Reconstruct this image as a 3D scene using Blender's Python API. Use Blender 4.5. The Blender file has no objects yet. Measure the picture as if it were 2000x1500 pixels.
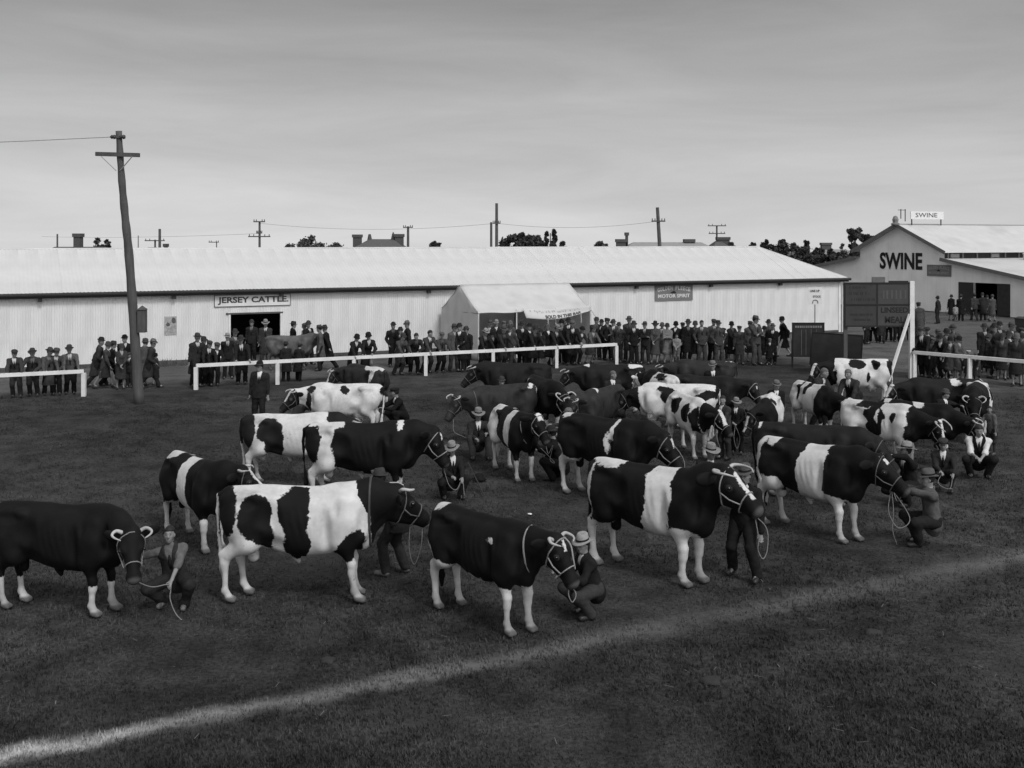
import bpy, math, random
import numpy as np
from mathutils import Vector, Matrix

# ------------------------------------------------------------------ camera, sky, sun, exposure
SC = bpy.context.scene
COL = SC.collection
H, F, HOR = 5.3, 2145.0, 470.0            # eye height (m), focal length and horizon row on a 2000 x 1500 plate
cam_d = bpy.data.cameras.new('camera')
cam_d.sensor_width = 36.0
cam_d.lens = 36.0 * F / 2000.0
cam_d.shift_y = -(750.0 - HOR) / 2000.0
cam_d.clip_start, cam_d.clip_end = 0.5, 4000.0
cam = bpy.data.objects.new('camera', cam_d)
cam.location = (0, 0, H)
cam.rotation_euler = (math.radians(90), 0, 0)
COL.objects.link(cam)
SC.camera = cam

SUN_EL, SUN_AZ = math.radians(47), math.radians(-58)     # azimuth of the sun measured from +X
world = bpy.data.worlds.new('World')
SC.world = world
world.use_nodes = True
wn, wl = world.node_tree.nodes, world.node_tree.links
wn.clear()
w_out = wn.new('ShaderNodeOutputWorld')
w_bg = wn.new('ShaderNodeBackground')
w_sky = wn.new('ShaderNodeTexSky')
w_sky.sky_type = 'NISHITA'
w_sky.sun_disc = False
w_sky.sun_elevation = SUN_EL
w_sky.sun_rotation = math.pi / 2 - SUN_AZ
w_sky.air_density, w_sky.dust_density, w_sky.ozone_density = 1.0, 0.6, 1.0
w_bw = wn.new('ShaderNodeRGBToBW')
wl.new(w_sky.outputs[0], w_bw.inputs[0])
w_co = wn.new('ShaderNodeTexCoord')
w_sep = wn.new('ShaderNodeSeparateXYZ')
wl.new(w_co.outputs['Generated'], w_sep.inputs[0])
w_hz = wn.new('ShaderNodeMapRange')                 # a thin bright overcast: no dark band at the skyline
w_hz.inputs['From Min'].default_value, w_hz.inputs['From Max'].default_value = 0.0, 1.0
w_hz.inputs['To Min'].default_value, w_hz.inputs['To Max'].default_value = 0.45, 1.0
wl.new(w_sep.outputs['Z'], w_hz.inputs['Value'])
w_cb = wn.new('ShaderNodeCombineXYZ')
wl.new(w_sep.outputs['X'], w_cb.inputs[0]); wl.new(w_sep.outputs['Y'], w_cb.inputs[1]); wl.new(w_hz.outputs[0], w_cb.inputs[2])
w_nm = wn.new('ShaderNodeVectorMath'); w_nm.operation = 'NORMALIZE'
wl.new(w_cb.outputs[0], w_nm.inputs[0]); wl.new(w_nm.outputs[0], w_sky.inputs['Vector'])
w_ramp = wn.new('ShaderNodeValToRGB')               # sky brightness: pale horizon, greyer above, raised towards the zenith as added fill light
w_ramp.color_ramp.interpolation = 'EASE'
e = w_ramp.color_ramp.elements
e[0].position, e[0].color = 0.0, (1, 1, 1, 1)
e[1].position, e[1].color = 1.0, (1.25, 1.25, 1.25, 1)
for pos, val in ((0.03, 0.97), (0.10, 0.84), (0.17, 0.69), (0.21, 0.61), (0.26, 0.60), (0.5, 0.92)):
    q = e.new(pos); q.color = (val, val, val, 1)
wl.new(w_sep.outputs['Z'], w_ramp.inputs[0])
w_map = wn.new('ShaderNodeMapping')
w_map.inputs['Scale'].default_value = (1.2, 1.2, 8.0)
w_map.inputs['Rotation'].default_value = (0.0, 0.05, 0.3)
wl.new(w_co.outputs['Generated'], w_map.inputs[0])
w_no = wn.new('ShaderNodeTexNoise')
w_no.inputs['Scale'].default_value = 2.6
w_no.inputs['Detail'].default_value = 7
w_no.inputs['Roughness'].default_value = 0.58
w_no.inputs['Distortion'].default_value = 0.4
wl.new(w_map.outputs[0], w_no.inputs['Vector'])
w_mr = wn.new('ShaderNodeMapRange')
w_mr.inputs['From Min'].default_value, w_mr.inputs['From Max'].default_value = 0.3, 0.7
w_mr.inputs['To Min'].default_value, w_mr.inputs['To Max'].default_value = 1.42, 1.78     # thin cloud is brighter than the clear sky behind it
wl.new(w_no.outputs['Fac'], w_mr.inputs['Value'])
w_m1 = wn.new('ShaderNodeMath'); w_m1.operation = 'MULTIPLY'
w_m2 = wn.new('ShaderNodeMath'); w_m2.operation = 'MULTIPLY'
wl.new(w_ramp.outputs[0], w_m1.inputs[0]); wl.new(w_mr.outputs[0], w_m1.inputs[1])
wl.new(w_m1.outputs[0], w_m2.inputs[0]); wl.new(w_bw.outputs[0], w_m2.inputs[1])
wl.new(w_m2.outputs[0], w_bg.inputs['Color'])
w_bg.inputs['Strength'].default_value = 0.13
wl.new(w_bg.outputs[0], w_out.inputs['Surface'])

sun_d = bpy.data.lights.new('sun', 'SUN')
sun_d.energy, sun_d.angle, sun_d.color = 0.95, math.radians(11), (1, 1, 1)
sun = bpy.data.objects.new('sun', sun_d)
sd = Vector((math.cos(SUN_EL) * math.cos(SUN_AZ), math.cos(SUN_EL) * math.sin(SUN_AZ), math.sin(SUN_EL)))
sun.rotation_euler = sd.to_track_quat('Z', 'Y').to_euler()
COL.objects.link(sun)

SC.view_settings.view_transform = 'Standard'
SC.view_settings.look = 'None'
SC.view_settings.exposure = 0.56
SC.view_settings.gamma = 1.0
SC.view_settings.use_curve_mapping = False
SC.cycles.use_denoising = True
SC.cycles.max_bounces = 6

# ------------------------------------------------------------------ helpers
def ground(px, py):
    Y = F * H / (py - HOR)
    return Vector(((px - 1000.0) * Y / F, Y, 0.0))

def at(px, py, Y):
    return Vector(((px - 1000.0) * Y / F, Y, H - (py - HOR) * Y / F))

def tag(o, label=None, cat=None, group=None, kind=None):
    if label: o['label'] = label
    if cat: o['category'] = cat
    if group: o['group'] = group
    if kind: o['kind'] = kind
    return o

def empty(name, loc=(0, 0, 0), rz=0.0):
    o = bpy.data.objects.new(name, None)
    o.empty_display_size = 0.1
    o.location = loc
    o.rotation_euler = (0, 0, rz)
    COL.objects.link(o)
    return o

def link(name, me, mat=None, parent=None, smooth=False):
    if mat is not None and not me.materials:
        me.materials.append(mat)
    o = bpy.data.objects.new(name, me)
    COL.objects.link(o)
    if parent is not None:
        o.parent = parent
    if mat is not None and me.materials[0] != mat:
        o.material_slots[0].link = 'OBJECT'
        o.material_slots[0].material = mat
    return o

def np_mesh(name, V, Q, smooth=True):
    """quads (or tris) from numpy arrays"""
    me = bpy.data.meshes.new(name)
    V = np.asarray(V, np.float32); Q = np.asarray(Q, np.int32)
    n, k = Q.shape
    me.vertices.add(len(V)); me.vertices.foreach_set('co', V.ravel())
    me.loops.add(n * k); me.loops.foreach_set('vertex_index', Q.ravel())
    me.polygons.add(n)
    me.polygons.foreach_set('loop_start', np.arange(0, n * k, k, dtype=np.int32))
    if smooth:
        me.polygons.foreach_set('use_smooth', np.ones(n, bool))
    me.update(calc_edges=True)
    return me

class MB:
    """collects simple shapes into one mesh"""
    def __init__(self): self.v, self.f = [], []
    def add(self, v, f):
        o = len(self.v); self.v += [tuple(p) for p in v]; self.f += [tuple(i + o for i in q) for q in f]; return self
    def box(self, lo, hi, M=None):
        (a, b, c), (d, e_, g) = lo, hi
        v = [(a, b, c), (d, b, c), (d, e_, c), (a, e_, c), (a, b, g), (d, b, g), (d, e_, g), (a, e_, g)]
        if M is not None: v = [M @ Vector(p) for p in v]
        return self.add(v, [(0, 3, 2, 1), (4, 5, 6, 7), (0, 1, 5, 4), (1, 2, 6, 5), (2, 3, 7, 6), (3, 0, 4, 7)])
    def bar(self, a, b, w, h=None, up=(0, 0, 1)):
        a, b = Vector(a), Vector(b); h = h or w
        d = (b - a).normalized(); s = d.cross(Vector(up))
        if s.length < 1e-4: s = d.cross(Vector((0, 1, 0)))
        s.normalize(); t = s.cross(d)
        v = [p + s * (i * w / 2) + t * (j * h / 2) for p in (a, b) for i, j in ((-1, -1), (1, -1), (1, 1), (-1, 1))]
        return self.add(v, [(0, 3, 2, 1), (4, 5, 6, 7), (0, 1, 5, 4), (1, 2, 6, 5), (2, 3, 7, 6), (3, 0, 4, 7)])
    def tube(self, pts, rad, n=8, caps=True):
        pts = [Vector(p) for p in pts]
        if not hasattr(rad, '__len__'): rad = [rad] * len(pts)
        v, f = [], []
        s = None
        for i, p in enumerate(pts):
            d = (pts[min(i + 1, len(pts) - 1)] - pts[max(i - 1, 0)]).normalized()
            if s is None:
                s = d.cross(Vector((0, 0, 1)))
                if s.length < 1e-3: s = d.cross(Vector((0, 1, 0)))
            s = (s - d * s.dot(d)).normalized(); t = d.cross(s)
            for k in range(n):
                a = 2 * math.pi * k / n
                v.append(p + (s * math.cos(a) + t * math.sin(a)) * rad[i])
        for i in range(len(pts) - 1):
            for k in range(n):
                f.append((i * n + k, i * n + (k + 1) % n, (i + 1) * n + (k + 1) % n, (i + 1) * n + k))
        if caps:
            f.append(tuple(range(n - 1, -1, -1))); f.append(tuple(range((len(pts) - 1) * n, len(pts) * n)))
        return self.add(v, f)
    def lathe(self, prof, n=20, M=None, sx=1.0, sy=1.0):
        v, f = [], []
        for r, z in prof:
            for k in range(n):
                a = 2 * math.pi * k / n
                v.append(Vector((r * math.cos(a) * sx, r * math.sin(a) * sy, z)))
        for i in range(len(prof) - 1):
            for k in range(n):
                f.append((i * n + k, i * n + (k + 1) % n, (i + 1) * n + (k + 1) % n, (i + 1) * n + k))
        if M is not None: v = [M @ p for p in v]
        return self.add(v, f)
    def mesh(self, name, smooth=False):
        me = bpy.data.meshes.new(name)
        me.from_pydata(self.v, [], self.f)
        if smooth:
            me.polygons.foreach_set('use_smooth', [True] * len(me.polygons))
        me.update()
        return me
    def build(self, name, mat, parent=None, smooth=False):
        return link(name, self.mesh(name, smooth), mat, parent)

def smooth_path(pts, n=8):
    P = [Vector(p) for p in pts]; P = [P[0] * 2 - P[1]] + P + [P[-1] * 2 - P[-2]]
    out = []
    for i in range(1, len(P) - 2):
        for k in range(n):
            t = k / n
            a, b, c, d = P[i - 1], P[i], P[i + 1], P[i + 2]
            out.append(0.5 * ((2 * b) + (c - a) * t + (2 * a - 5 * b + 4 * c - d) * t * t + (3 * b - a - 3 * c + d) * t ** 3))
    out.append(P[-2])
    return out

# ------------------------------------------------------------------ materials (the plate is monochrome, so every colour is a grey)
def g(v): return (v, v, v, 1.0)

MATS = {}
def mat(name, base, rough=0.8, var=0.12, scale=8.0, bump=0.0, bscale=60.0, spec=0.3, stretch=None, stain=0.0, stain_scale=1.2, detail=6):
    if name in MATS: return MATS[name]
    m = bpy.data.materials.new(name); m.use_nodes = True
    n, l = m.node_tree.nodes, m.node_tree.links
    b = n['Principled BSDF']
    b.inputs['Roughness'].default_value = rough
    b.inputs['Specular IOR Level'].default_value = spec
    tc = n.new('ShaderNodeTexCoord'); vec = tc.outputs['Object']
    if stretch:
        mp = n.new('ShaderNodeMapping'); mp.inputs['Scale'].default_value = stretch
        l.new(vec, mp.inputs[0]); vec = mp.outputs[0]
    no = n.new('ShaderNodeTexNoise'); no.inputs['Scale'].default_value = scale; no.inputs['Detail'].default_value = detail
    l.new(vec, no.inputs['Vector'])
    mr = n.new('ShaderNodeMapRange')
    mr.inputs['From Min'].default_value, mr.inputs['From Max'].default_value = 0.25, 0.75
    mr.inputs['To Min'].default_value, mr.inputs['To Max'].default_value = base * (1 - var), base * (1 + var)
    l.new(no.outputs['Fac'], mr.inputs['Value'])
    val = mr.outputs[0]
    if stain:
        n2 = n.new('ShaderNodeTexNoise'); n2.inputs['Scale'].default_value = stain_scale; n2.inputs['Detail'].default_value = 5
        l.new(tc.outputs['Object'], n2.inputs['Vector'])
        m2 = n.new('ShaderNodeMapRange')
        m2.inputs['From Min'].default_value, m2.inputs['From Max'].default_value = 0.45, 0.75
        m2.inputs['To Min'].default_value, m2.inputs['To Max'].default_value = 1.0, 1.0 - stain
        l.new(n2.outputs['Fac'], m2.inputs['Value'])
        mu = n.new('ShaderNodeMath'); mu.operation = 'MULTIPLY'
        l.new(val, mu.inputs[0]); l.new(m2.outputs[0], mu.inputs[1]); val = mu.outputs[0]
    l.new(val, b.inputs['Base Color'])
    if bump:
        n3 = n.new('ShaderNodeTexNoise'); n3.inputs['Scale'].default_value = bscale; n3.inputs['Detail'].default_value = 4
        l.new(vec, n3.inputs['Vector'])
        bp = n.new('ShaderNodeBump'); bp.inputs['Strength'].default_value = bump; bp.inputs['Distance'].default_value = 0.02
        l.new(n3.outputs['Fac'], bp.inputs['Height']); l.new(bp.outputs[0], b.inputs['Normal'])
    MATS[name] = m
    return m

M_WALL = mat('limewashed_iron', 0.70, 0.75, 0.08, 1.5, stain=0.20, stain_scale=0.55, stretch=(1, 1, 0.25))
M_ROOF = mat('painted_iron_roof', 0.56, 0.6, 0.07, 1.2, stain=0.22, stain_scale=0.35)
M_WALL2 = mat('limewashed_iron_swine', 0.88, 0.75, 0.06, 1.5, stain=0.12, stain_scale=0.7, stretch=(1, 1, 0.25))
M_WHITEWOOD = mat('white_painted_wood', 0.74, 0.6, 0.08, 6, bump=0.15, stain=0.2, stain_scale=3)
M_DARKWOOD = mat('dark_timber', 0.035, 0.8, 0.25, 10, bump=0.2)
M_GREYWOOD = mat('weathered_timber', 0.085, 0.85, 0.22, 6, bump=0.4, bscale=30, stretch=(3, 3, 0.35), stain=0.35, stain_scale=1.5)
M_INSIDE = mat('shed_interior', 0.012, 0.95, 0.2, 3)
M_CANVAS = mat('tent_canvas', 0.68, 0.9, 0.06, 2, bump=0.12, bscale=5, stain=0.12, stain_scale=0.9)
M_CANVAS2 = mat('tent_wall_canvas', 0.78, 0.9, 0.06, 2, bump=0.12, bscale=5, stain=0.12, stain_scale=0.9)
def let_light_through(m, f):
    n, l = m.node_tree.nodes, m.node_tree.links
    b = n['Principled BSDF']; t = n.new('ShaderNodeBsdfTranslucent'); x = n.new('ShaderNodeMixShader'); x.inputs[0].default_value = f
    src = b.inputs['Base Color'].links[0].from_socket; l.new(src, t.inputs['Color'])
    l.new(b.outputs[0], x.inputs[1]); l.new(t.outputs[0], x.inputs[2]); l.new(x.outputs[0], n['Material Output'].inputs['Surface'])
let_light_through(M_CANVAS, .25); let_light_through(M_CANVAS2, .35)
M_CLOTHSIGN = mat('banner_cloth', 0.55, 0.85, 0.05, 3, bump=0.2, bscale=6)
M_SIGNGREY = mat('sign_enamel_grey', 0.17, 0.45, 0.06, 4)
M_SIGNDK = mat('sign_panel_dark', 0.040, 0.6, 0.12, 4)
M_SIGNDK2 = mat('sign_panel_brown', 0.055, 0.6, 0.12, 4)
M_BLACKBOARD = mat('blackboard', 0.022, 0.7, 0.2, 3, stain=-0.5, stain_scale=1.5)
M_INK = mat('black_lettering', 0.012, 0.6, 0.15, 8)
M_INKSOFT = mat('faded_lettering', 0.06, 0.7, 0.25, 8)
M_LETTERW = mat('white_lettering', 0.62, 0.6, 0.1, 8)
M_DIMLETTER = mat('dim_lettering', 0.085, 0.6, 0.1, 8)
M_PAPER = mat('paper', 0.7, 0.8, 0.05, 8)
M_FARWALL = mat('far_house_wall', 0.16, 0.9, 0.2, 2)
M_FARROOF = mat('far_house_roof', 0.10, 0.85, 0.15, 3)
M_FARDARK = mat('far_dark_roof', 0.06, 0.85, 0.15, 3)
M_FARPALE = mat('far_pale_roof', 0.28, 0.85, 0.1, 3)
M_BRICK = mat('far_chimney_brick', 0.08, 0.9, 0.2, 10)
M_POLE = mat('far_pole_wood', 0.09, 0.9, 0.2, 5)
M_IRON = mat('black_iron', 0.03, 0.5, 0.2, 10)
M_PORCELAIN = mat('dark_insulator', 0.05, 0.25, 0.1, 10)
M_WIRE = mat('wire', 0.25, 0.5, 0.1, 10)
M_LEAF = mat('foliage', 0.05, 0.8, 0.35, 3.0)
M_LEAF2 = mat('foliage_pale', 0.085, 0.8, 0.3, 3.0)
M_BARK = mat('bark', 0.06, 0.9, 0.3, 6)
M_ROPE = mat('rope', 0.22, 0.85, 0.15, 40, bump=0.5, bscale=120)
M_LEATHER = mat('halter_leather', 0.11, 0.55, 0.2, 30)
M_STRAPW = mat('white_strap', 0.25, 0.6, 0.25, 60)
M_STRAPD = mat('dark_strap', 0.05, 0.5, 0.2, 30)
M_HORN = mat('horn', 0.38, 0.4, 0.3, 6)
M_CARPAINT = mat('car_paint', 0.02, 0.2, 0.1, 3, spec=0.5)
M_CARTOP = mat('car_hood_cloth', 0.05, 0.8, 0.15, 5)
M_TYRE = mat('tyre', 0.03, 0.8, 0.15, 10)
M_GLASS = mat('car_glass', 0.05, 0.1, 0.05, 3, spec=0.6)
M_RIM = mat('wheel_rim', 0.35, 0.4, 0.1, 8)
# ------------------------------------------------------------------ ground
U = Vector((0.901, 0.433, 0)); N_ = Vector((-0.433, 0.901, 0))     # along / into the showground's building grid
FENCE0 = Vector((-11.28, 39.2, 0))

def ground_nodes(m, blades=False):
    n, l = m.node_tree.nodes, m.node_tree.links
    b = n['Principled BSDF']; b.inputs['Roughness'].default_value = 0.95; b.inputs['Specular IOR Level'].default_value = 0.1
    geo = n.new('ShaderNodeNewGeometry')
    def noise(scale, detail=6, rough=0.55, stretch=None):
        t = n.new('ShaderNodeTexNoise'); t.inputs['Scale'].default_value = scale
        t.inputs['Detail'].default_value = detail; t.inputs['Roughness'].default_value = rough
        if stretch:
            mp = n.new('ShaderNodeMapping'); mp.inputs['Scale'].default_value = stretch
            l.new(geo.outputs['Position'], mp.inputs[0]); l.new(mp.outputs[0], t.inputs['Vector'])
        else:
            l.new(geo.outputs['Position'], t.inputs['Vector'])
        return t.outputs['Fac']
    def mr(v, a, b_, c, d):
        x = n.new('ShaderNodeMapRange'); x.interpolation_type = 'SMOOTHSTEP'
        for k, q in zip(('From Min', 'From Max', 'To Min', 'To Max'), (a, b_, c, d)): x.inputs[k].default_value = q
        l.new(v, x.inputs['Value']); return x.outputs[0]
    def ma(op, a, b_):
        x = n.new('ShaderNodeMath'); x.operation = op
        for i, q in enumerate((a, b_)):
            if isinstance(q, (int, float)): x.inputs[i].default_value = q
            else: l.new(q, x.inputs[i])
        return x.outputs[0]
    def dot(vec):
        x = n.new('ShaderNodeVectorMath'); x.operation = 'DOT_PRODUCT'
        l.new(geo.outputs['Position'], x.inputs[0]); x.inputs[1].default_value = vec; return x.outputs['Value']
    # turf: broad patches, medium clumps, fine fibre
    k = 1.25 if blades else 1.0
    big = mr(noise(0.16, 3), 0.3, 0.7, 0.74, 1.3)
    med = mr(noise(1.3, 5, 0.6), 0.3, 0.7, 0.64, 1.38)
    fin = mr(noise(16.0, 4, 0.7), 0.3, 0.7, 0.55, 1.5)
    turf = ma('MULTIPLY', ma('MULTIPLY', big, med), ma('MULTIPLY', fin, 0.038 * k))
    bare = mr(noise(0.55, 6, 0.62), 0.50, 0.70, 0.0, 0.7)          # trodden patches inside the ring
    scuff = mr(noise(3.2, 5, 0.7), 0.60, 0.72, 0.0, 0.5)             # hoof scuffs
    turf = ma('ADD', ma('MULTIPLY', turf, ma('SUBTRACT', 1.0, bare)), ma('MULTIPLY', bare, 0.050))
    turf = ma('MULTIPLY', turf, ma('SUBTRACT', 1.0, scuff))
    # worn earth outside the rails
    d = ma('SUBTRACT', dot(tuple(N_)), N_.dot(FENCE0))
    wob = mr(noise(0.35, 4), 0.2, 0.8, -1.3, 1.3)
    outside = mr(ma('ADD', d, wob), 0.2, 2.6, 0.0, 1.0)
    u2 = ma('SUBTRACT', dot(tuple(U)), U.dot(Vector((14.6, 43.4, 0))))
    outside2 = mr(ma('ADD', u2, wob), -0.3, 2.0, 0.0, 1.0)
    out = ma('MAXIMUM', outside, outside2)
    earth = ma('MULTIPLY', ma('MULTIPLY', mr(noise(0.6, 6), 0.3, 0.7, 0.82, 1.18), mr(noise(9.0, 5), 0.3, 0.7, 0.85, 1.15)), 0.098)
    tuft = mr(noise(0.8, 6, 0.65), 0.50, 0.66, 0.0, 0.55)
    earth_mix = ma('ADD', ma('MULTIPLY', earth, ma('SUBTRACT', 1.0, tuft)), ma('MULTIPLY', turf, tuft))
    val = ma('ADD', ma('MULTIPLY', turf, ma('SUBTRACT', 1.0, out)), ma('MULTIPLY', earth_mix, out))
    # pale streak of stray light painted into the near turf's colour
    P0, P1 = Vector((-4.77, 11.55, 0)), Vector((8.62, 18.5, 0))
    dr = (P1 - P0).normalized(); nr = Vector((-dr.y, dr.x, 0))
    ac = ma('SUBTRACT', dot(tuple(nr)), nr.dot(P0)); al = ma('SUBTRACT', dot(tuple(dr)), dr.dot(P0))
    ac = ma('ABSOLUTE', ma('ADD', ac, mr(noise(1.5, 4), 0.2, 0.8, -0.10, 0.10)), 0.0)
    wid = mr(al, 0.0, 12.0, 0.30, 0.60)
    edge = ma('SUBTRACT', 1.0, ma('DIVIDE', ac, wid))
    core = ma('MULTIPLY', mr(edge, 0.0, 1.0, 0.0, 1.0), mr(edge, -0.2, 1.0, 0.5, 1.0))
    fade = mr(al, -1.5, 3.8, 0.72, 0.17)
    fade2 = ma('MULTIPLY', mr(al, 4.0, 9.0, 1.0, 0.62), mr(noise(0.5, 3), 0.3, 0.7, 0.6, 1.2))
    light_streak = ma('MULTIPLY', ma('MULTIPLY', core, ma('MULTIPLY', fade, fade2)), mr(noise(7.0, 5, 0.7), 0.3, 0.7, 0.85, 1.12))
    val = ma('ADD', val, ma('MULTIPLY', light_streak, 0.62))
    l.new(val, b.inputs['Base Color'])
    if not blades:
        bp = n.new('ShaderNodeBump'); bp.inputs['Strength'].default_value = 0.6; bp.inputs['Distance'].default_value = 0.05
        hh = ma('ADD', noise(22.0, 5, 0.7), ma('MULTIPLY', noise(2.0, 5), 1.5))
        l.new(hh, bp.inputs['Height']); l.new(bp.outputs[0], b.inputs['Normal'])

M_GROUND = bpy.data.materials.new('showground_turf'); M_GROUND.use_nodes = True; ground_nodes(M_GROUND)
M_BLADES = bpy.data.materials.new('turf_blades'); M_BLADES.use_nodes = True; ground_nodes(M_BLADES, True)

# one sheet to the horizon, finer and gently uneven near the ring
xs = np.concatenate([[-1500, -400, -120, -60], np.arange(-34, 34.1, 0.5), [60, 120, 400, 1500]])
ys = np.concatenate([[-200, 0, 6], np.arange(9, 66.1, 0.5), [80, 120, 180, 250, 700, 3000]])
GX, GY = np.meshgrid(xs, ys, indexing='ij')
GZ = 0.018 * np.sin(GX * 0.9 + 0.6 * GY) * np.sin(GY * 0.7 - 0.3 * GX) - 0.016
near = (np.abs(GX) < 33) & (GY > 9) & (GY < 65)
GZ = np.where(near, GZ, -0.02) - np.maximum(GY - 180, 0) * 0.0092      # the plain falls away beyond the showground
nx_, ny_ = GX.shape
ii, jj = np.meshgrid(np.arange(nx_ - 1), np.arange(ny_ - 1), indexing='ij')
a_ = (ii * ny_ + jj).ravel()
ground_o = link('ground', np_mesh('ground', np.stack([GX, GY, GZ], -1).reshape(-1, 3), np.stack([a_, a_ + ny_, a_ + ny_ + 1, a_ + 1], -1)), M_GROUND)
tag(ground_o, 'dark trodden turf of the show ring with worn earth beyond the rails', 'ground', kind='structure')

def make_grass():
    r = np.random.default_rng(4)
    n = 60000
    # density falls off with distance
    Y = 10.5 + (r.random(n) ** 1.7) * 27
    X = (r.random(n) - 0.5) * (Y * 0.98 + 2)
    nb = 4
    ang = r.random((n, nb)) * 2 * np.pi
    hgt = (0.012 + 0.028 * r.random((n, nb)) ** 2)
    wid = 0.007 + 0.006 * r.random((n, nb))
    lean = 0.7 * hgt
    ox = X[:, None] + (r.random((n, nb)) - .5) * 0.10
    oy = Y[:, None] + (r.random((n, nb)) - .5) * 0.10
    ca, sa = np.cos(ang), np.sin(ang)
    z0 = np.full_like(ox, -0.02)
    v0 = np.stack([ox - sa * wid, oy + ca * wid, z0], -1)
    v1 = np.stack([ox + sa * wid, oy - ca * wid, z0], -1)
    v2 = np.stack([ox + ca * lean, oy + sa * lean, hgt], -1)
    V = np.stack([v0, v1, v2], 2).reshape(-1, 3)
    T = np.arange(len(V)).reshape(-1, 3)
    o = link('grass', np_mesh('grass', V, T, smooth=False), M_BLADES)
    tag(o, 'short dark grass tufts of the show ring turf', 'grass', kind='stuff')
make_grass()
# ------------------------------------------------------------------ sheds
ANG = math.atan2(U.y, U.x)
W0 = Vector((-19.07, 45.5, 0))          # front left wall foot of the cattle shed
S0 = Vector((32.8, 80.0, 0))            # reference foot of the swine shed's gable wall

def along(px, O, D):                    # distance along a wall (origin O, direction D) at which column px meets it
    k = (px - 1000.0) / F
    return (k * O.y - O.x) / (D.x - k * D.y)

def wall_z(px, py, O, D):
    Y = O.y + D.y * along(px, O, D)
    return H - (py - HOR) * Y / F

def sheet_mesh(a, b, z0, z1, axis='x', pitch=0.10, amp=0.011, per=6, off=0.0):
    """vertical corrugated sheet from a to b; z0, z1 are numbers or functions of the position"""
    f0 = z0 if callable(z0) else (lambda s: z0)
    f1 = z1 if callable(z1) else (lambda s: z1)
    n = max(2, int(round((b - a) / pitch * per)))
    s = np.linspace(a, b, n + 1)
    w = off - amp * np.sin(2 * np.pi * s / pitch)
    lo = np.array([f0(q) for q in s]); hi = np.array([f1(q) for q in s])
    c = np.stack([s, w, lo], -1), np.stack([s, w, hi], -1)
    if axis == 'y': c = [np.stack([p[:, 1], p[:, 0], p[:, 2]], -1) for p in c]
    V = np.concatenate(c)
    i = np.arange(n)
    Q = np.stack([i, i + 1, i + 1 + n + 1, i + n + 1], -1)
    if axis == 'y': Q = Q[:, ::-1]
    return np_mesh('wall_sheet', V, Q)

def letters(body, parent, loc, rz, width, height, m, bold=0.0, name='lettering', thick=0.004, shear=0.0):
    cu = bpy.data.curves.new('t', 'FONT'); cu.body = body; cu.size = 1.0; cu.offset = bold; cu.extrude = 0.0; cu.shear = shear
    cu.align_x = 'CENTER'; cu.align_y = 'CENTER'; cu.resolution_u = 3
    o = bpy.data.objects.new('t', cu); COL.objects.link(o)
    dg = bpy.context.evaluated_depsgraph_get()
    me = bpy.data.meshes.new_from_object(o.evaluated_get(dg))
    bpy.data.objects.remove(o); bpy.data.curves.remove(cu)
    n = len(me.vertices); v = np.empty(n * 3, np.float32); me.vertices.foreach_get('co', v); v = v.reshape(-1, 3)
    c = (v.max(0) + v.min(0)) / 2; ext = v.max(0) - v.min(0)
    v = v - c
    v = np.stack([v[:, 0] * width / ext[0], np.zeros(n), v[:, 1] * height / ext[1]], -1)
    me.vertices.foreach_set('co', v.astype(np.float32).ravel()); me.update(); me.name = name
    me.materials.clear(); me.materials.append(m)
    o = bpy.data.objects.new(name, me); COL.objects.link(o)
    o.parent = parent; o.location = loc; o.rotation_euler = (0, 0, rz)
    return o

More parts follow.
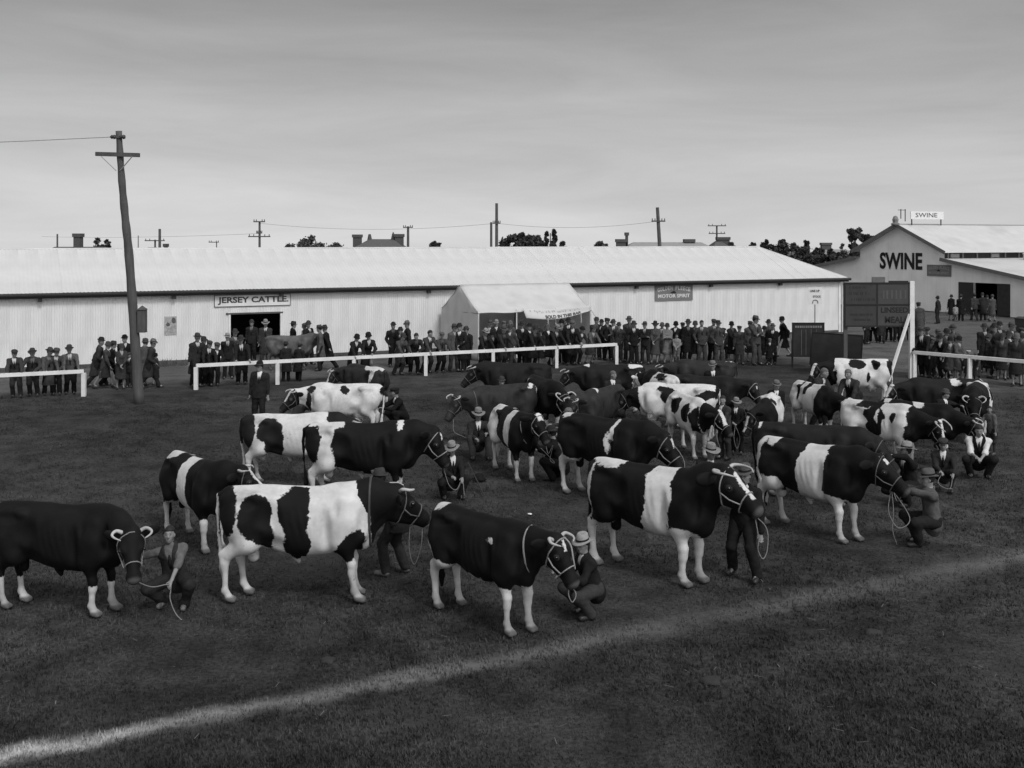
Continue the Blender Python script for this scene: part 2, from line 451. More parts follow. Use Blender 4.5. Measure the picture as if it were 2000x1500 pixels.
def build_cattle_shed():
    root = empty('cattle_shed', W0, ANG)
    tag(root, 'long low white corrugated iron shed with hipped pale roof behind the rails', 'shed')
    L0, L1, WH, D = -8.0, 42.3, 3.12, 3.3
    d0, d1 = along(450, W0, U), along(547, W0, U); dz = wall_z(500, 613, W0, U)
    cuts = list(np.arange(L0, d0 - 0.4, 0.8)) + [d0]
    std = {}
    def put(a, b, zb):
        key = (round(b - a, 3), round(zb, 3))
        if key not in std: std[key] = sheet_mesh(0, b - a, zb, WH)
        o = link('wall_sheet', std[key], M_WALL, root)
        o.location = (a, -0.004 * (len(std) % 2) - random.random() * 0.004, 0)
        o.rotation_euler = (0, 0, (random.random() - .5) * 0.008)
    random.seed(3)
    for a, b in zip(cuts[:-1], cuts[1:]): put(a, b, 0.0)
    n = int(round((d1 - d0) / 0.8))
    for k in range(n): put(d0 + (d1 - d0) * k / n, d0 + (d1 - d0) * (k + 1) / n, dz)
    a = d1
    while a < L1 - 0.05:
        b = min(a + 0.8, L1); put(a, b, 0.0); a = b
    # door frame and the dark inside
    MB().box((d0 - .09, -.05, 0), (d0, .06, dz + .08)).build('door_jamb', M_WHITEWOOD, root)
    MB().box((d1, -.05, 0), (d1 + .09, .06, dz + .08)).build('door_jamb', M_WHITEWOOD, root)
    MB().box((d0 - .2, -.055, dz), (d1 + .12, .05, dz + .075)).build('door_lintel', M_GREYWOOD, root)
    m = MB(); m.box((L0, 6.5, 0), (L1, 6.56, WH)); m.box((L0, .1, 0), (L0 + .05, 6.5, WH)); m.box((L1 - .05, .1, 0), (L1 - .001, 6.5, WH))
    m.build('rear_wall', M_WALL, root)
    m = MB(); m.box((d0 - 3, 3.2, 0), (d1 + 3, 3.24, WH)); m.box((d0 - 3, .08, 0), (d0 - 2.95, 3.2, WH)); m.box((d1 + 2.95, .08, 0), (d1 + 3, 3.2, WH))
    m.build('stall_partition', M_INSIDE, root)
    MB().box((L0, .1, WH - .02), (L1, 6.5, WH)).build('ceiling', M_INSIDE, root)
    # roof
    ez, ey, rz = 3.14, -0.30, 4.93
    slope = (rz - ez) / (D - ey)
    def roof_sheet(a, b):
        per, pitch = 4, 0.16
        nn = max(1, int(round((b - a) / pitch * per)))
        s = np.linspace(0, b - a, nn + 1)
        top = np.clip(np.where(s + a > 39.0, D - (s + a - 39.0), D), ey + 0.01, D)
        w = 0.010 * np.sin(2 * np.pi * s / pitch)
        lo = np.stack([s, np.full_like(s, ey), ez + w], -1); hi = np.stack([s, top, ez + slope * (top - ey) + w], -1)
        i = np.arange(nn)
        return np_mesh('roof_sheet', np.concatenate([lo, hi]), np.stack([i, i + 1, i + nn + 2, i + nn + 1], -1))
    std_r = roof_sheet(0, 0.8)
    a = L0 - .4
    while a < 42.55:
        b = min(a + 0.8, 42.6)
        me = std_r if b < 39.0 else roof_sheet(a, b)
        o = link('roof_sheet', me, M_ROOF, root); o.location = (a, 0, random.random() * 0.006 + 0.006 * (int(a * 10) % 2)); a = b
    MB().add([(39, D, rz), (42.6, ey, ez), (42.6, 7.05, ez), (39.0, D + .001, rz)], [(0, 1, 2, 3)]).build('hip_roof', M_ROOF, root)
    MB().add([(L0 - .4, D, rz), (39, D, rz), (42.6, 7.05, ez), (L0 - .4, 7.05, ez)], [(0, 1, 2, 3)]).build('rear_roof', M_ROOF, root)
    MB().tube([(L0 - .4, D, rz - .02), (39, D, rz - .02)], 0.07, 8).build('ridge_cap', M_ROOF, root)
    MB().tube([(39, D, rz - .02), (42.58, ey + .02, ez)], 0.05, 8).build('hip_cap', M_ROOF, root)
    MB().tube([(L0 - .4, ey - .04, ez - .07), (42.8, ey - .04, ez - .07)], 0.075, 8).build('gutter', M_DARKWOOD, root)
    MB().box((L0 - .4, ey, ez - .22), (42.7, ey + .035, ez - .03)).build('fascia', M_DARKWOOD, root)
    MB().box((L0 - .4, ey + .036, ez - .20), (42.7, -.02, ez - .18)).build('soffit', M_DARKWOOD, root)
    for px in (78, 338, 548, 835, 1240, 1385, 1520):
        t = along(px, W0, U)
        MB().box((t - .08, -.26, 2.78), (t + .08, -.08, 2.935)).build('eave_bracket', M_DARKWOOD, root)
    MB().box((L1 - .14, -.06, 0), (L1 + .02, .1, 3.0)).build('corner_post', M_WHITEWOOD, root)
    MB().tube([(L1 + .10, -.26, 2.95), (L1 + .10, -.12, 2.7), (L1 + .10, -.1, 0)], 0.05, 8).build('downpipe', M_WALL, root)
    MB().box((L0, -.05, 0), (d0 - .09, -.02, .12)).build('ground_board', M_GREYWOOD, root)
    MB().box((d1 + .09, -.05, 0), (L1 - .15, -.02, .12)).build('ground_board', M_GREYWOOD, root)
    return root
build_cattle_shed()

def wall_sign(name, px0, px1, py0, py1, O, D, label, board, frame=None, rot=0.0, proud=0.05, cat='sign'):
    a, b = along(px0, O, D), along(px1, O, D)
    z1, z0 = wall_z((px0 + px1) / 2, py0, O, D), wall_z((px0 + px1) / 2, py1, O, D)
    P = O + D * ((a + b) / 2)
    r = empty(name, (P.x, P.y, (z0 + z1) / 2), rot)
    tag(r, label, cat)
    w, h = abs(b - a), z1 - z0
    MB().box((-w / 2, -proud, -h / 2), (w / 2, -proud + .03, h / 2)).build('board', board, r)
    if frame:
        t = .022
        for lo, hi in (((-w / 2 - t, -h / 2 - t), (w / 2 + t, -h / 2)), ((-w / 2 - t, h / 2), (w / 2 + t, h / 2 + t)),
                       ((-w / 2 - t, -h / 2), (-w / 2, h / 2)), ((w / 2, -h / 2), (w / 2 + t, h / 2))):
            MB().box((lo[0], -proud - .012, lo[1]), (hi[0], -proud + .035, hi[1])).build('frame', frame, r)
    return r, w, h

r, w, h = wall_sign('wall_sign', 419, 566, 576, 597, W0, U, 'white sign reading JERSEY CATTLE over the shed doorway', M_WHITEWOOD, M_GREYWOOD, ANG)
letters('JERSEY CATTLE.', r, (0.03, -.058, 0), 0, w * .94, h * .72, M_INKSOFT, 0.035)
def fuel_sign(px0, px1, py0, py1, O, D, rot, label, dim=False):
    r, w, h = wall_sign('fuel_sign', px0, px1, py0, py1, O, D, label, M_SIGNGREY, M_SIGNGREY, rot)
    lm = M_LETTERW if not dim else mat('worn_lettering', 0.3, .6)
    for i, ch in enumerate('GOLDEN FLEECE'):
        if ch == ' ': continue
        u = (i + .5) / 13 - .5
        letters(ch, r, (u * w * .9, -.058, h * (.30 - .55 * u * u)), 0, w * .058, h * .26, lm, 0.03, 'letter')
    letters('MOTOR SPIRIT', r, (0, -.058, -h * .22), 0, w * .86, h * .24, lm, 0.03)
    MB().add([(-.11 * w, -.059, -.02 * h), (.0, -.059, .12 * h), (.06 * w, -.059, .0), (.03 * w, -.059, -.07 * h), (-.05 * w, -.059, -.06 * h)], [(0, 4, 3, 2, 1)]).build('emblem', M_INK, r)
fuel_sign(1279, 1351, 556, 586, W0, U, ANG, 'grey GOLDEN FLEECE MOTOR SPIRIT sign on the long cattle shed wall')
fuel_sign(1812, 1858, 518, 539, S0, -N_, ANG - math.pi / 2, 'grey GOLDEN FLEECE MOTOR SPIRIT sign on the swine shed gable', True)

r, w, h = wall_sign('poster', 321, 345, 618, 654, W0, U, 'pictorial poster pasted on the shed wall beside the doorway', mat('poster_ground', .34, .8, .35, 9), None, ANG, .03, 'poster')
random.seed(8)
mp = mat('poster_dark', 0.09, .8, .4, 12); mq = mat('poster_mid', 0.28, .8, .4, 12)
for (x0, z0, x1, z1, m_) in ((-.46, .18, -.1, .46, mq), (.02, .08, .45, .47, mp), (-.4, -.05, -.02, .2, mp), (.0, -.14, .42, .1, mq), (-.25, -.24, .2, -.1, mq), (-.45, -.40, .45, -.36, mq)):
    k = 6; pts = []
    for i in range(10):
        a = 2 * math.pi * i / 10; q = .75 + .25 * random.random()
        pts.append((w * ((x0 + x1) / 2 + math.cos(a) * (x1 - x0) / 2 * q), -.034, h * ((z0 + z1) / 2 + math.sin(a) * (z1 - z0) / 2 * q)))
    MB().add(pts, [tuple(range(10))]).build('print', m_, r)

def build_swine_shed():
    root = empty('swine_shed', S0, ANG)
    tag(root, 'white corrugated swine shed with tall gable and lean-to roofs at the back', 'shed')
    E, A, mid, y0, y1 = 4.6, 6.5, 5.99, 1.63, 10.35
    def top(s):
        if y0 <= s <= y1: return E + (A - E) * (1 - abs(s - mid) / ((y1 - y0) / 2))
        if s < y0: return 3.93 - (y0 - s) * 0.163
        return 3.93 - (s - y1) * 0.163
    dy0, dy1, dz = -4.15, .3, 2.28
    s = -7.5
    edges = [s]
    while s < 17.5:
        s2 = s + .8
        for c in (dy0, dy1, y0, y1):
            if s < c < s2 - .01: s2 = c
        edges.append(s2); s = s2
    for a, b in zip(edges[:-1], edges[1:]):
        c = (a + b) / 2
        base = dz if dy0 < c < dy1 else 0.0
        eps = 1e-3
        o = link('wall_sheet', sheet_mesh(a + eps, b - eps, base, top, 'y'), M_WALL2, root)
        o.location = (-random.random() * .006, 0, 0)
    Ln = 40.0
    # roofs
    def slab(name, pts, m, t=0.05):
        lo = [(p[0], p[1], p[2] - t) for p in pts]
        n = len(pts)
        f = [tuple(range(n)), tuple(range(2 * n - 1, n - 1, -1))] + [(i, i + n, (i + 1) % n + n, (i + 1) % n) for i in range(n)]
        MB().add(list(pts) + lo, f).build(name, m, root)
    ov = .5
    sl = (A - E) / ((y1 - y0) / 2)
    for k in range(int(Ln / 2)):
        x0, x1 = (-ov if k == 0 else k * 2.0), (k + 1) * 2.0 - .004
        slab('roof_sheet', [(x0, y0 - ov, E - ov * sl + .05), (x1, y0 - ov, E - ov * sl + .05), (x1, mid, A + .05 + .002), (x0, mid, A + .052)], M_ROOF, .03)
    slab('rear_roof', [(-ov, mid, A + .05), (Ln, mid, A + .05), (Ln, y1 + ov, E - ov * sl + .05), (-ov, y1 + ov, E - ov * sl + .05)], M_ROOF, .03)
    slab('lean_to_roof', [(-ov, -7.5, 3.93 - 9.13 * .163 + .05), (Ln, -7.5, 3.93 - 9.13 * .163 + .05), (Ln, y0, 3.98), (-ov, y0, 3.98)], M_ROOF, .03)
    slab('lean_to_roof', [(-ov, y1, 3.98), (Ln, y1, 3.98), (Ln, 17.5, 3.93 - 7.15 * .163 + .05), (-ov, 17.5, 3.93 - 7.15 * .163 + .05)], M_ROOF, .03)
    MB().tube([(-ov, mid, A + .06), (Ln, mid, A + .06)], .06, 8).build('ridge_cap', M_FARPALE, root)
    # barge boards
    mb = mat('barge_board', 0.15, .7, .15, 3)
    X = -ov - .02
    for p, q in (((X, mid, A + .02), (X, y0 - ov, E - ov * sl + .02)), ((X, mid, A + .02), (X, y1 + ov, E - ov * sl + .02)),
                 ((X, y0, 3.92), (X, -7.5, 3.93 - 9.13 * .163 - .02)), ((X, y1, 3.92), (X, 17.5, 3.93 - 7.15 * .163 - .02))):
        MB().bar(p, q, .04, .26).build('barge_board', mb, root)
    MB().lathe([(.0, A + .75), (.14, A + .68), (.24, A + .45), (.2, A + .2), (.34, A + .12), (.3, A), (0, A)], 10, Matrix.Translation((X, mid, 0))).build('finial', mat('finial_grey', .2), root)
    # clerestory
    MB().box((.02, y0 + .05, 3.9), (Ln, y0 + .08, E)).build('clerestory_wall', M_DARKWOOD, root)
    for k in range(26):
        MB().box((k * 1.5 + .3, y0 - .03, 3.99), (k * 1.5 + .42, y0 + .04, E - .1)).build('clerestory_post', mat('grey_post', .2), root)
    for k in range(9):
        MB().box((k * 4.2 + .6, y0 - .02, 4.03), (k * 4.2 + 1.5, y0 + .045, 4.32)).build('louvre', mat('louvre', .3), root)
    MB().lathe([(.16, 3.7), (.16, 4.25), (.22, 4.3), (.02, 4.42)], 10, Matrix.Translation((7.3, .6, 0))).build('roof_vent', M_ROOF, root)
    # doors
    MB().box((-.06, -1.0, .05), (-.02, dy1, dz)).build('door', mat('shed_door', .035, .8, .25, 4), root)
    MB().box((-.07, -1.2, 0), (.02, -1.05, dz)).build('door_post', mat('grey_post2', .32), root)
    MB().box((-.06, dy0, .05), (-.02, -3.1, dz)).build('door', mat('shed_door', .035), root)
    m = MB(); m.box((3, -7.4, 0), (3.05, 17.4, 2.4)); m.box((.05, -6, 0), (3, -5.95, 2.4)); m.box((.05, 1, 0), (3, 1.05, 2.4)); m.box((.05, -6, 2.3), (3, 1, 2.34))
    m.build('stall_partition', M_INSIDE, root)
    MB().box((.05, -7.45, 0), (Ln, -7.4, 2.4)).build('side_wall', M_WALL2, root)
    o = letters('SWINE', root, (-.035, 5.95, 3.72), -math.pi / 2, 4.4, 1.32, M_INK, 0.035, 'painted_lettering')
build_swine_shed()

P = S0 + N_ * 5.6 + U * 2.4
r = empty('roof_sign', (P.x, P.y, 6.6), ANG); tag(r, 'small white SWINE name board standing on the shed ridge', 'sign')
MB().box((-1.75, -.03, .38), (1.75, .03, .98)).build('board', M_PAPER, r)
for x in (-1.6, 1.5): MB().box((x, .03, -.1), (x + .08, .09, .9)).build('post', M_GREYWOOD, r)
letters('SWINE', r, (-.1, -.04, .70), 0, 2.3, .34, M_INK, 0.0)
P = S0 + N_ * 5.95 + U * .1
r = empty('roof_bracket', (P.x, P.y, 7.0), ANG); tag(r, 'thin iron bracket frame standing beside the ridge name board', 'bracket')
MB().bar((-.1, 0, .0), (-.1, 0, .75), .05).bar((.35, 0, -.2), (.35, 0, .75), .05).bar((-.4, 0, .68), (.4, 0, .68), .04).build('frame', M_IRON, r)

# ------------------------------------------------------------------ tent against the shed wall
def build_tent():
    P = Vector((-1.48, 48.7, 0))
    root = empty('refreshment_tent', P, ANG)
    tag(root, 'pale canvas ridge tent pitched against the shed wall', 'tent')
    W, Lt, ez, rz = 4.4, 5.75, 2.08, 3.27
    def skin(name, fn, nu, nv, m, flip=False):
        V, Q = [], []
        for i in range(nu + 1):
            for j in range(nv + 1): V.append(fn(i / nu, j / nv))
        for i in range(nu):
            for j in range(nv):
                q = (i * (nv + 1) + j, (i + 1) * (nv + 1) + j, (i + 1) * (nv + 1) + j + 1, i * (nv + 1) + j + 1)
                Q.append(q[::-1] if flip else q)
        o = link(name, np_mesh(name, V, Q), m, root)
        so = o.modifiers.new('thickness', 'SOLIDIFY'); so.thickness = .012
        return o
    def sag(u, v): return -.07 * math.sin(math.pi * v) * (1 + .5 * math.sin(9.5 * u)) - .03 * abs(math.sin(math.pi * u * 3)) * 0 + .02 * math.sin(6.28 * 3 * u) * (1 - v)
    skin('roof_panel', lambda u, v: (u * Lt, v * W / 2, ez + (rz - ez) * v + sag(u, v)), 24, 10, M_CANVAS)
    skin('roof_panel', lambda u, v: (u * Lt, W - v * W / 2, ez + (rz - ez) * v + sag(u, v)), 24, 10, M_CANVAS, True)
    def endz(v): return ez + (rz - ez) * (1 - abs(2 * v - 1))
    wr = lambda u, v: .03 * math.sin(11 * v + 2 * u) * (1 - u) + .02 * math.sin(23 * v)
    skin('end_wall', lambda u, v: (.02 + wr(u, v) * .6 - .10 * (1 - u), v * W, endz(v) * u * .995), 10, 24, M_CANVAS2)
    skin('end_wall', lambda u, v: (Lt - .02 + wr(u, v) * .6, v * W, endz(v) * u * .995), 10, 24, M_CANVAS2)
    skin('back_wall', lambda u, v: (v * Lt, W - .03, ez * u), 4, 8, M_CANVAS2)
    for x in (.02, 1.9, 3.9, Lt - .02): MB().tube([(x, .06, 0), (x, .06, ez + .12)], .03, 8).build('pole', M_WHITEWOOD, root)
    for x in (.4, Lt / 2, Lt - .4): MB().tube([(x, W / 2, 0), (x, W / 2, rz - .09)], .04, 8).build('ridge_pole_upright', M_GREYWOOD, root)
    MB().tube([(0, W / 2, rz - .05), (Lt, W / 2, rz - .05)], .04, 8).build('ridge_pole', M_GREYWOOD, root)
    for x0, x1 in ((Lt, Lt + 1.0),): MB().tube([(x0, .05, ez), (x1, -.9, 0)], .012, 6).build('guy_rope', M_ROPE, root)
    MB().tube([(0, W * .55, 2.0), (0.004, .02, ez)], .018, 5).build('wall_seam', mat('seam', .3), root)
    return root, W, Lt, ez, rz
TENT = build_tent()

def build_banner():
    P = Vector((-1.48, 48.7, 0)) + U * 2.15 - N_ * .12
    root = empty('cloth_banner', (P.x, P.y, 0), ANG)
    tag(root, 'sagging white cloth banner lettered SOLD IN THIS BAR across the tent front', 'banner')
    V, Q = [], []
    nu, nv = 30, 8
    def fn(u, v):
        top = 2.24 - .10 * math.sin(math.pi * u) + .05 * u
        bot = 1.80 - .10 * math.sin(math.pi * min(1, u * 1.1)) + .22 * u ** 3
        x = u * 3.55 + (1 - v) * .12 * (1 - 2 * u)
        return (x, .10 * v - .04 * math.sin(5 * u + 3 * v) - .05 * (1 - v), bot + (top - bot) * v)
    for i in range(nu + 1):
        for j in range(nv + 1): V.append(fn(i / nu, j / nv))
    for i in range(nu):
        for j in range(nv): Q.append((i * (nv + 1) + j, (i + 1) * (nv + 1) + j, (i + 1) * (nv + 1) + j + 1, i * (nv + 1) + j + 1))
    o = link('cloth', np_mesh('cloth', V, Q), M_CLOTHSIGN, root)
    so = o.modifiers.new('thickness', 'SOLIDIFY'); so.thickness = .006; so.offset = 1
    t = letters('SOLD IN THIS BAR', root, (0, 0, 0), 0, 2.0, .17, M_INKSOFT, 0.05)
    me = t.data; n = len(me.vertices); v = np.empty(n * 3, np.float32); me.vertices.foreach_get('co', v); v = v.reshape(-1, 3)
    def lay(v, u0, v0):
        out = []
        for x, _, z in v:
            p = fn(u0 + x / 3.55, v0 + z / .5); out.append((p[0], p[1] - .02, p[2]))
        return np.array(out, np.float32)
    me.vertices.foreach_set('co', lay(v, .58, .24).ravel()); me.update()
    random.seed(5)                                             # the upper line is too faded to read: broken strokes
    m = MB(); x = -1.35
    while x < 1.3:
        wd = .05 + random.random() * .08
        for _ in range(2):
            dx, dz_ = random.random() * wd, (random.random() - .5) * .08
            a = [(x + dx, 0, dz_ - .035), (x + dx + .03, 0, dz_ - .035), (x + dx + .03, 0, dz_ + .035), (x + dx, 0, dz_ + .035)]
            m.add(lay(a, .45, .74), [(0, 1, 2, 3)])
        x += wd + (.05 if random.random() < .8 else .2)
    m.build('faded_lettering', mat('faded_print', .3), root)
    for u in (.33, .62, .86):
        p = fn(u, 0); MB().bar((p[0], p[1], p[2]), (p[0] + .03, p[1] + .02, p[2] - .42), .045, .02).build('tie_tape', M_CLOTHSIGN, root)
build_banner()

# ------------------------------------------------------------------ ring rails
def rail_run(name, posts, label, zr=.82, cat='fence'):
    root = empty(name, posts[0]); tag(root, label, cat)
    o0 = posts[0]
    for p in posts:
        q = p - o0
        MB().box((q.x - .065, q.y - .065, -.05), (q.x + .065, q.y + .065, zr - .04)).build('post', M_WHITEWOOD, root)
    for a, b in zip(posts[:-1], posts[1:]):
        a, b = a - o0, b - o0
        d = (b - a).normalized() * .004
        MB().bar((a.x + d.x, a.y + d.y, zr + .02), (b.x - d.x, b.y - d.y, zr + .02), .12, .12).build('rail', M_WHITEWOOD, root)
fd = (Vector((4.5, 47.2, 0)) - FENCE0); fl = fd.length; fdn = fd.normalized()
rail_run('ring_fence', [FENCE0 + fd * (k / 6) for k in range(7)], 'long white post and rail fence across the middle before the tent')
E0 = FENCE0 - fdn * 3.75
rail_run('ring_fence', [E0, E0 - fdn * 2.95, E0 - fdn * 5.9, E0 - fdn * 8.85], 'short end of white rail fence left of the tall leaning pole')
R0 = Vector((15.4, 42.4, 0)); rd = Vector((.647, -.762, 0))
rail_run('ring_fence', [R0 + rd * .15, R0 + rd * 2.35, R0 + rd * 4.6, R0 + rd * 6.9], 'white rail fence running from the notice hoarding past the right crowd', .98)

# ------------------------------------------------------------------ notice hoarding and boards
def build_hoarding():
    Yb = 42.4
    A, B = at(1650, 553, Yb), at(1776, 637, Yb)
    root = empty('notice_hoarding', (A.x, Yb, 0)); tag(root, 'dark four-panel hoarding lettered LINSEED MEAL on white posts', 'hoarding')
    w = B.x - A.x; z1, z0 = A.z, B.z
    hw = .50
    pans = [(0, hw, .5, 1, M_SIGNDK), (hw, 1, .5, 1, M_SIGNDK2), (0, hw, 0, .5, M_SIGNDK), (hw, 1, 0, .5, M_SIGNDK2)]
    for a, b, c, d, m in pans:
        MB().box((a * w + .012, -.03, z0 + c * (z1 - z0) + .012), (b * w - .012, .02, z0 + d * (z1 - z0) - .012)).build('panel', m, root)
    hz = (z1 - z0)
    fr = mat('hoarding_frame', .022)
    for z in (z0, z0 + hz / 2, z1): MB().box((-.03, -.05, z - .03), (w, .04, z + .03)).build('frame_rail', fr, root)
    for x in (0, hw * w): MB().box((x - .025, -.045, z0 + .03), (x + .025, .035, z1 - .03)).build('frame_stile', fr, root)
    letters('LINSEED', root, (w * .765, -.036, z0 + hz * .375), 0, w * .42, hz * .13, M_INK, 0.03)
    letters('MEAL', root, (w * .765, -.036, z0 + hz * .15), 0, w * .30, hz * .15, M_INK, 0.03)
    random.seed(2)
    def worn(cx, cz, ww, hh, m):                                # lettering worn past reading: strokes only
        k = MB(); x = -ww / 2
        while x < ww / 2:
            s = hh * (.35 + .25 * random.random())
            k.add([(cx + x, -.035, cz - hh / 2), (cx + x + s * .35, -.035, cz - hh / 2), (cx + x + s * .35, -.035, cz + hh / 2), (cx + x, -.035, cz + hh / 2)], [(0, 1, 2, 3)])
            x += s * (1.0 if random.random() < .75 else 2.0)
        k.build('worn_lettering', m, root)
    worn(w * .2, z0 + hz * .90, w * .26, hz * .06, M_INK); worn(w * .2, z0 + hz * .76, w * .26, hz * .07, M_INK); worn(w * .28, z0 + hz * .62, w * .36, hz * .06, M_INK)
    worn(w * .25, z0 + hz * .27, w * .34, hz * .05, M_INK); worn(w * .25, z0 + hz * .15, w * .26, hz * .05, M_INK)
    worn(w * .76, z0 + hz * .74, w * .34, hz * .2, M_DIMLETTER)
    MB().box((w - .002, -.1, -.05), (w + .17, .08, z1 + .08)).build('post', M_WHITEWOOD, root)
    MB().box((-.02, .045, -.05), (.12, .16, z1)).build('post', M_GREYWOOD, root)
    MB().bar((w - .03, -.14, z0 + hz * .28), (w - 1.15, -1.0, 0.0), .09, .09).build('brace', M_WHITEWOOD, root)
    MB().box((w * .42, -.04, z1 + .03), (w * .62, .03, z1 + .24)).build('nameplate', mat('nameplate', .13), root)
    MB().box((w * .68, -.03, z1 + .03), (w * .98, .03, z1 + .09)).build('cap_board', fr, root)
build_hoarding()

def easel_board(name, x0, x1, py_top, py_bot, Y, label, legs, tilt=0.0, head=False):
    A, B = at(x0, py_top, Y), at(x1, py_bot, Y)
    root = empty(name, ((A.x + B.x) / 2, Y, 0)); tag(root, label, 'blackboard')
    w = B.x - A.x
    M = Matrix.Rotation(tilt, 4, 'Y')
    c = (A.z + B.z) / 2; hh = (A.z - B.z) / 2
    T = Matrix.Translation((0, 0, c)) @ M
    MB().box((-w / 2 + .03, -.02, -hh + .03), (w / 2 - .03, .02, hh - .03), T).build('panel', M_BLACKBOARD, root)
    fr = mat('blackboard_frame', .014, .7)
    for lo, hi in (((-w / 2, -hh), (w / 2, -hh + .05)), ((-w / 2, hh - .05), (w / 2, hh)), ((-w / 2, -hh + .05), (-w / 2 + .05, hh - .05)), ((w / 2 - .05, -hh + .05), (w / 2, hh - .05))):
        MB().box((lo[0], -.035, lo[1]), (hi[0], .03, hi[1]), T).build('frame', fr, root)
    for x in legs: MB().box((x * w - .035, .03, -.03), (x * w + .035, .09, c)).build('leg', fr, root)
    if head:
        random.seed(12)
        mm = mat('chalk', .2, .9)
        k = MB(); x = -w / 2 + .12
        while x < w / 2 - .1:
            s = .05 + .04 * random.random(); k.add([(x, -.038, c + hh - .22), (x + s, -.038, c + hh - .22), (x + s, -.038, c + hh - .13), (x, -.038, c + hh - .13)], [(0, 1, 2, 3)]); x += s + .025
        k.build('chalk_heading', mm, root)
        for x in (-.22, -.08, .08, .24):
            MB().add([(x * w, -.0365, c - hh + .08), (x * w + .012, -.0365, c - hh + .08), (x * w + .012, -.0365, c + hh - .28), (x * w, -.0365, c + hh - .28)], [(0, 1, 2, 3)]).build('chalk_line', mm, root)
    return root
easel_board('score_board', 1547, 1610, 630, 697, 46.0, 'narrow blackboard ruled with chalk columns beside the shed end', (-.48, .46), 0, True)
easel_board('score_board', 1583, 1684, 651, 716, 44.7, 'wide blank blackboard tilted in front of the ruled board', (-.47, .47), math.radians(4))

def small_sign():
    Yp = 51.0
    P = at(1592, 700, Yp); r = empty('paper_notice', (P.x, Yp, 0)); tag(r, 'small white notice reading STOCK on a thin stake near the shed corner', 'sign')
    z = at(1592, 580, Yp).z
    MB().tube([(0, .03, 0), (0, .03, z + .45)], .022, 6).build('stake', M_GREYWOOD, r)
    MB().box((-.3, -.02, z - .35), (.32, .0, z + .45)).build('board', M_PAPER, r)
    letters('LINE UP', r, (-.02, -.03, z + .28), 0, .44, .11, M_INKSOFT, .03)
    letters('STOCK', r, (.08, -.03, z + .02), 0, .38, .10, M_INKSOFT, .03)
    MB().tube(smooth_path([(-.12, -.03, z - .3), (-.1, -.03, z - .18), (0, -.03, z - .14), (.1, -.03, z - .18), (.12, -.03, z - .3)], 4), .016, 5).build('emblem', M_INKSOFT, r)
small_sign()

# ------------------------------------------------------------------ poles
def big_pole():
    B = ground(272, 788)
    r = empty('power_pole', B); tag(r, 'tall leaning timber power pole with cross arm and meter box', 'pole')
    tops = [(272, 788), (262, 640), (252, 500), (244, 420), (237, 340), (232, 256)]
    pts = []
    for px, py in tops:
        q = at(px, py, B.y); pts.append(q - B)
    pts[0].z = -.1
    pts = smooth_path(pts, 6); n = len(pts)
    rad = [.165 - .07 * i / n + .008 * math.sin(i * 1.7) for i in range(n)]
    MB().tube(pts, rad, 14).build('shaft', M_GREYWOOD, r, True)
    cz = at(232, 303, B.y) - B
    MB().bar((cz.x - .70, -.13, cz.z + .03), (cz.x + .72, -.13, cz.z - .01), .11, .13).build('cross_arm', M_GREYWOOD, r)
    for s in (-1, 1):
        MB().bar((cz.x + s * .5, -.19, cz.z - .06), (cz.x + .02 + s * .06, -.12, cz.z - .52), .035, .02).build('brace', M_WIRE, r)
    tz = at(232, 268, B.y) - B
    MB().bar((tz.x - .17, -.1, tz.z), (tz.x + .2, -.1, tz.z), .07, .07).build('top_bracket', M_GREYWOOD, r)
    for s in (-1, 1):
        MB().lathe([(0, .1), (.06, .09), (.075, .03), (.05, 0), (.07, -.04), (.03, -.09), (0, -.09)], 10, Matrix.Translation((tz.x + .15 * s, -.1, tz.z + .0)) @ Matrix.Rotation(math.pi / 2, 4, 'Y')).build('insulator', M_PORCELAIN, r, True)
    bz = at(267, 625, B.y) - B
    m = MB().box((bz.x + .07, -.16, bz.z - .40), (bz.x + .31, .1, bz.z + .34)); m.build('meter_box', M_GREYWOOD, r)
    MB().add([(bz.x + .05, -.19, bz.z + .34), (bz.x + .33, -.19, bz.z + .34), (bz.x + .33, .13, bz.z + .34), (bz.x + .05, .13, bz.z + .34), (bz.x + .19, -.03, bz.z + .48)], [(0, 1, 4), (1, 2, 4), (2, 3, 4), (3, 0, 4), (3, 2, 1, 0)]).build('box_lid', M_GREYWOOD, r)
    return B + Vector((tz.x - .15, -.1, tz.z))
WTOP = big_pole()
def wire(name, a, b, sagm, label):
    a, b = Vector(a), Vector(b)
    pts = [a.lerp(b, t / 14) - Vector((0, 0, sagm * 4 * (t / 14) * (1 - t / 14))) for t in range(15)]
    tag(MB().tube(pts, .012, 5).build(name, M_WIRE), label, 'wire')
wire('overhead_wire', WTOP, WTOP + Vector((-40, 3, .3)), .5, 'thin overhead wire running off from the leaning pole top')

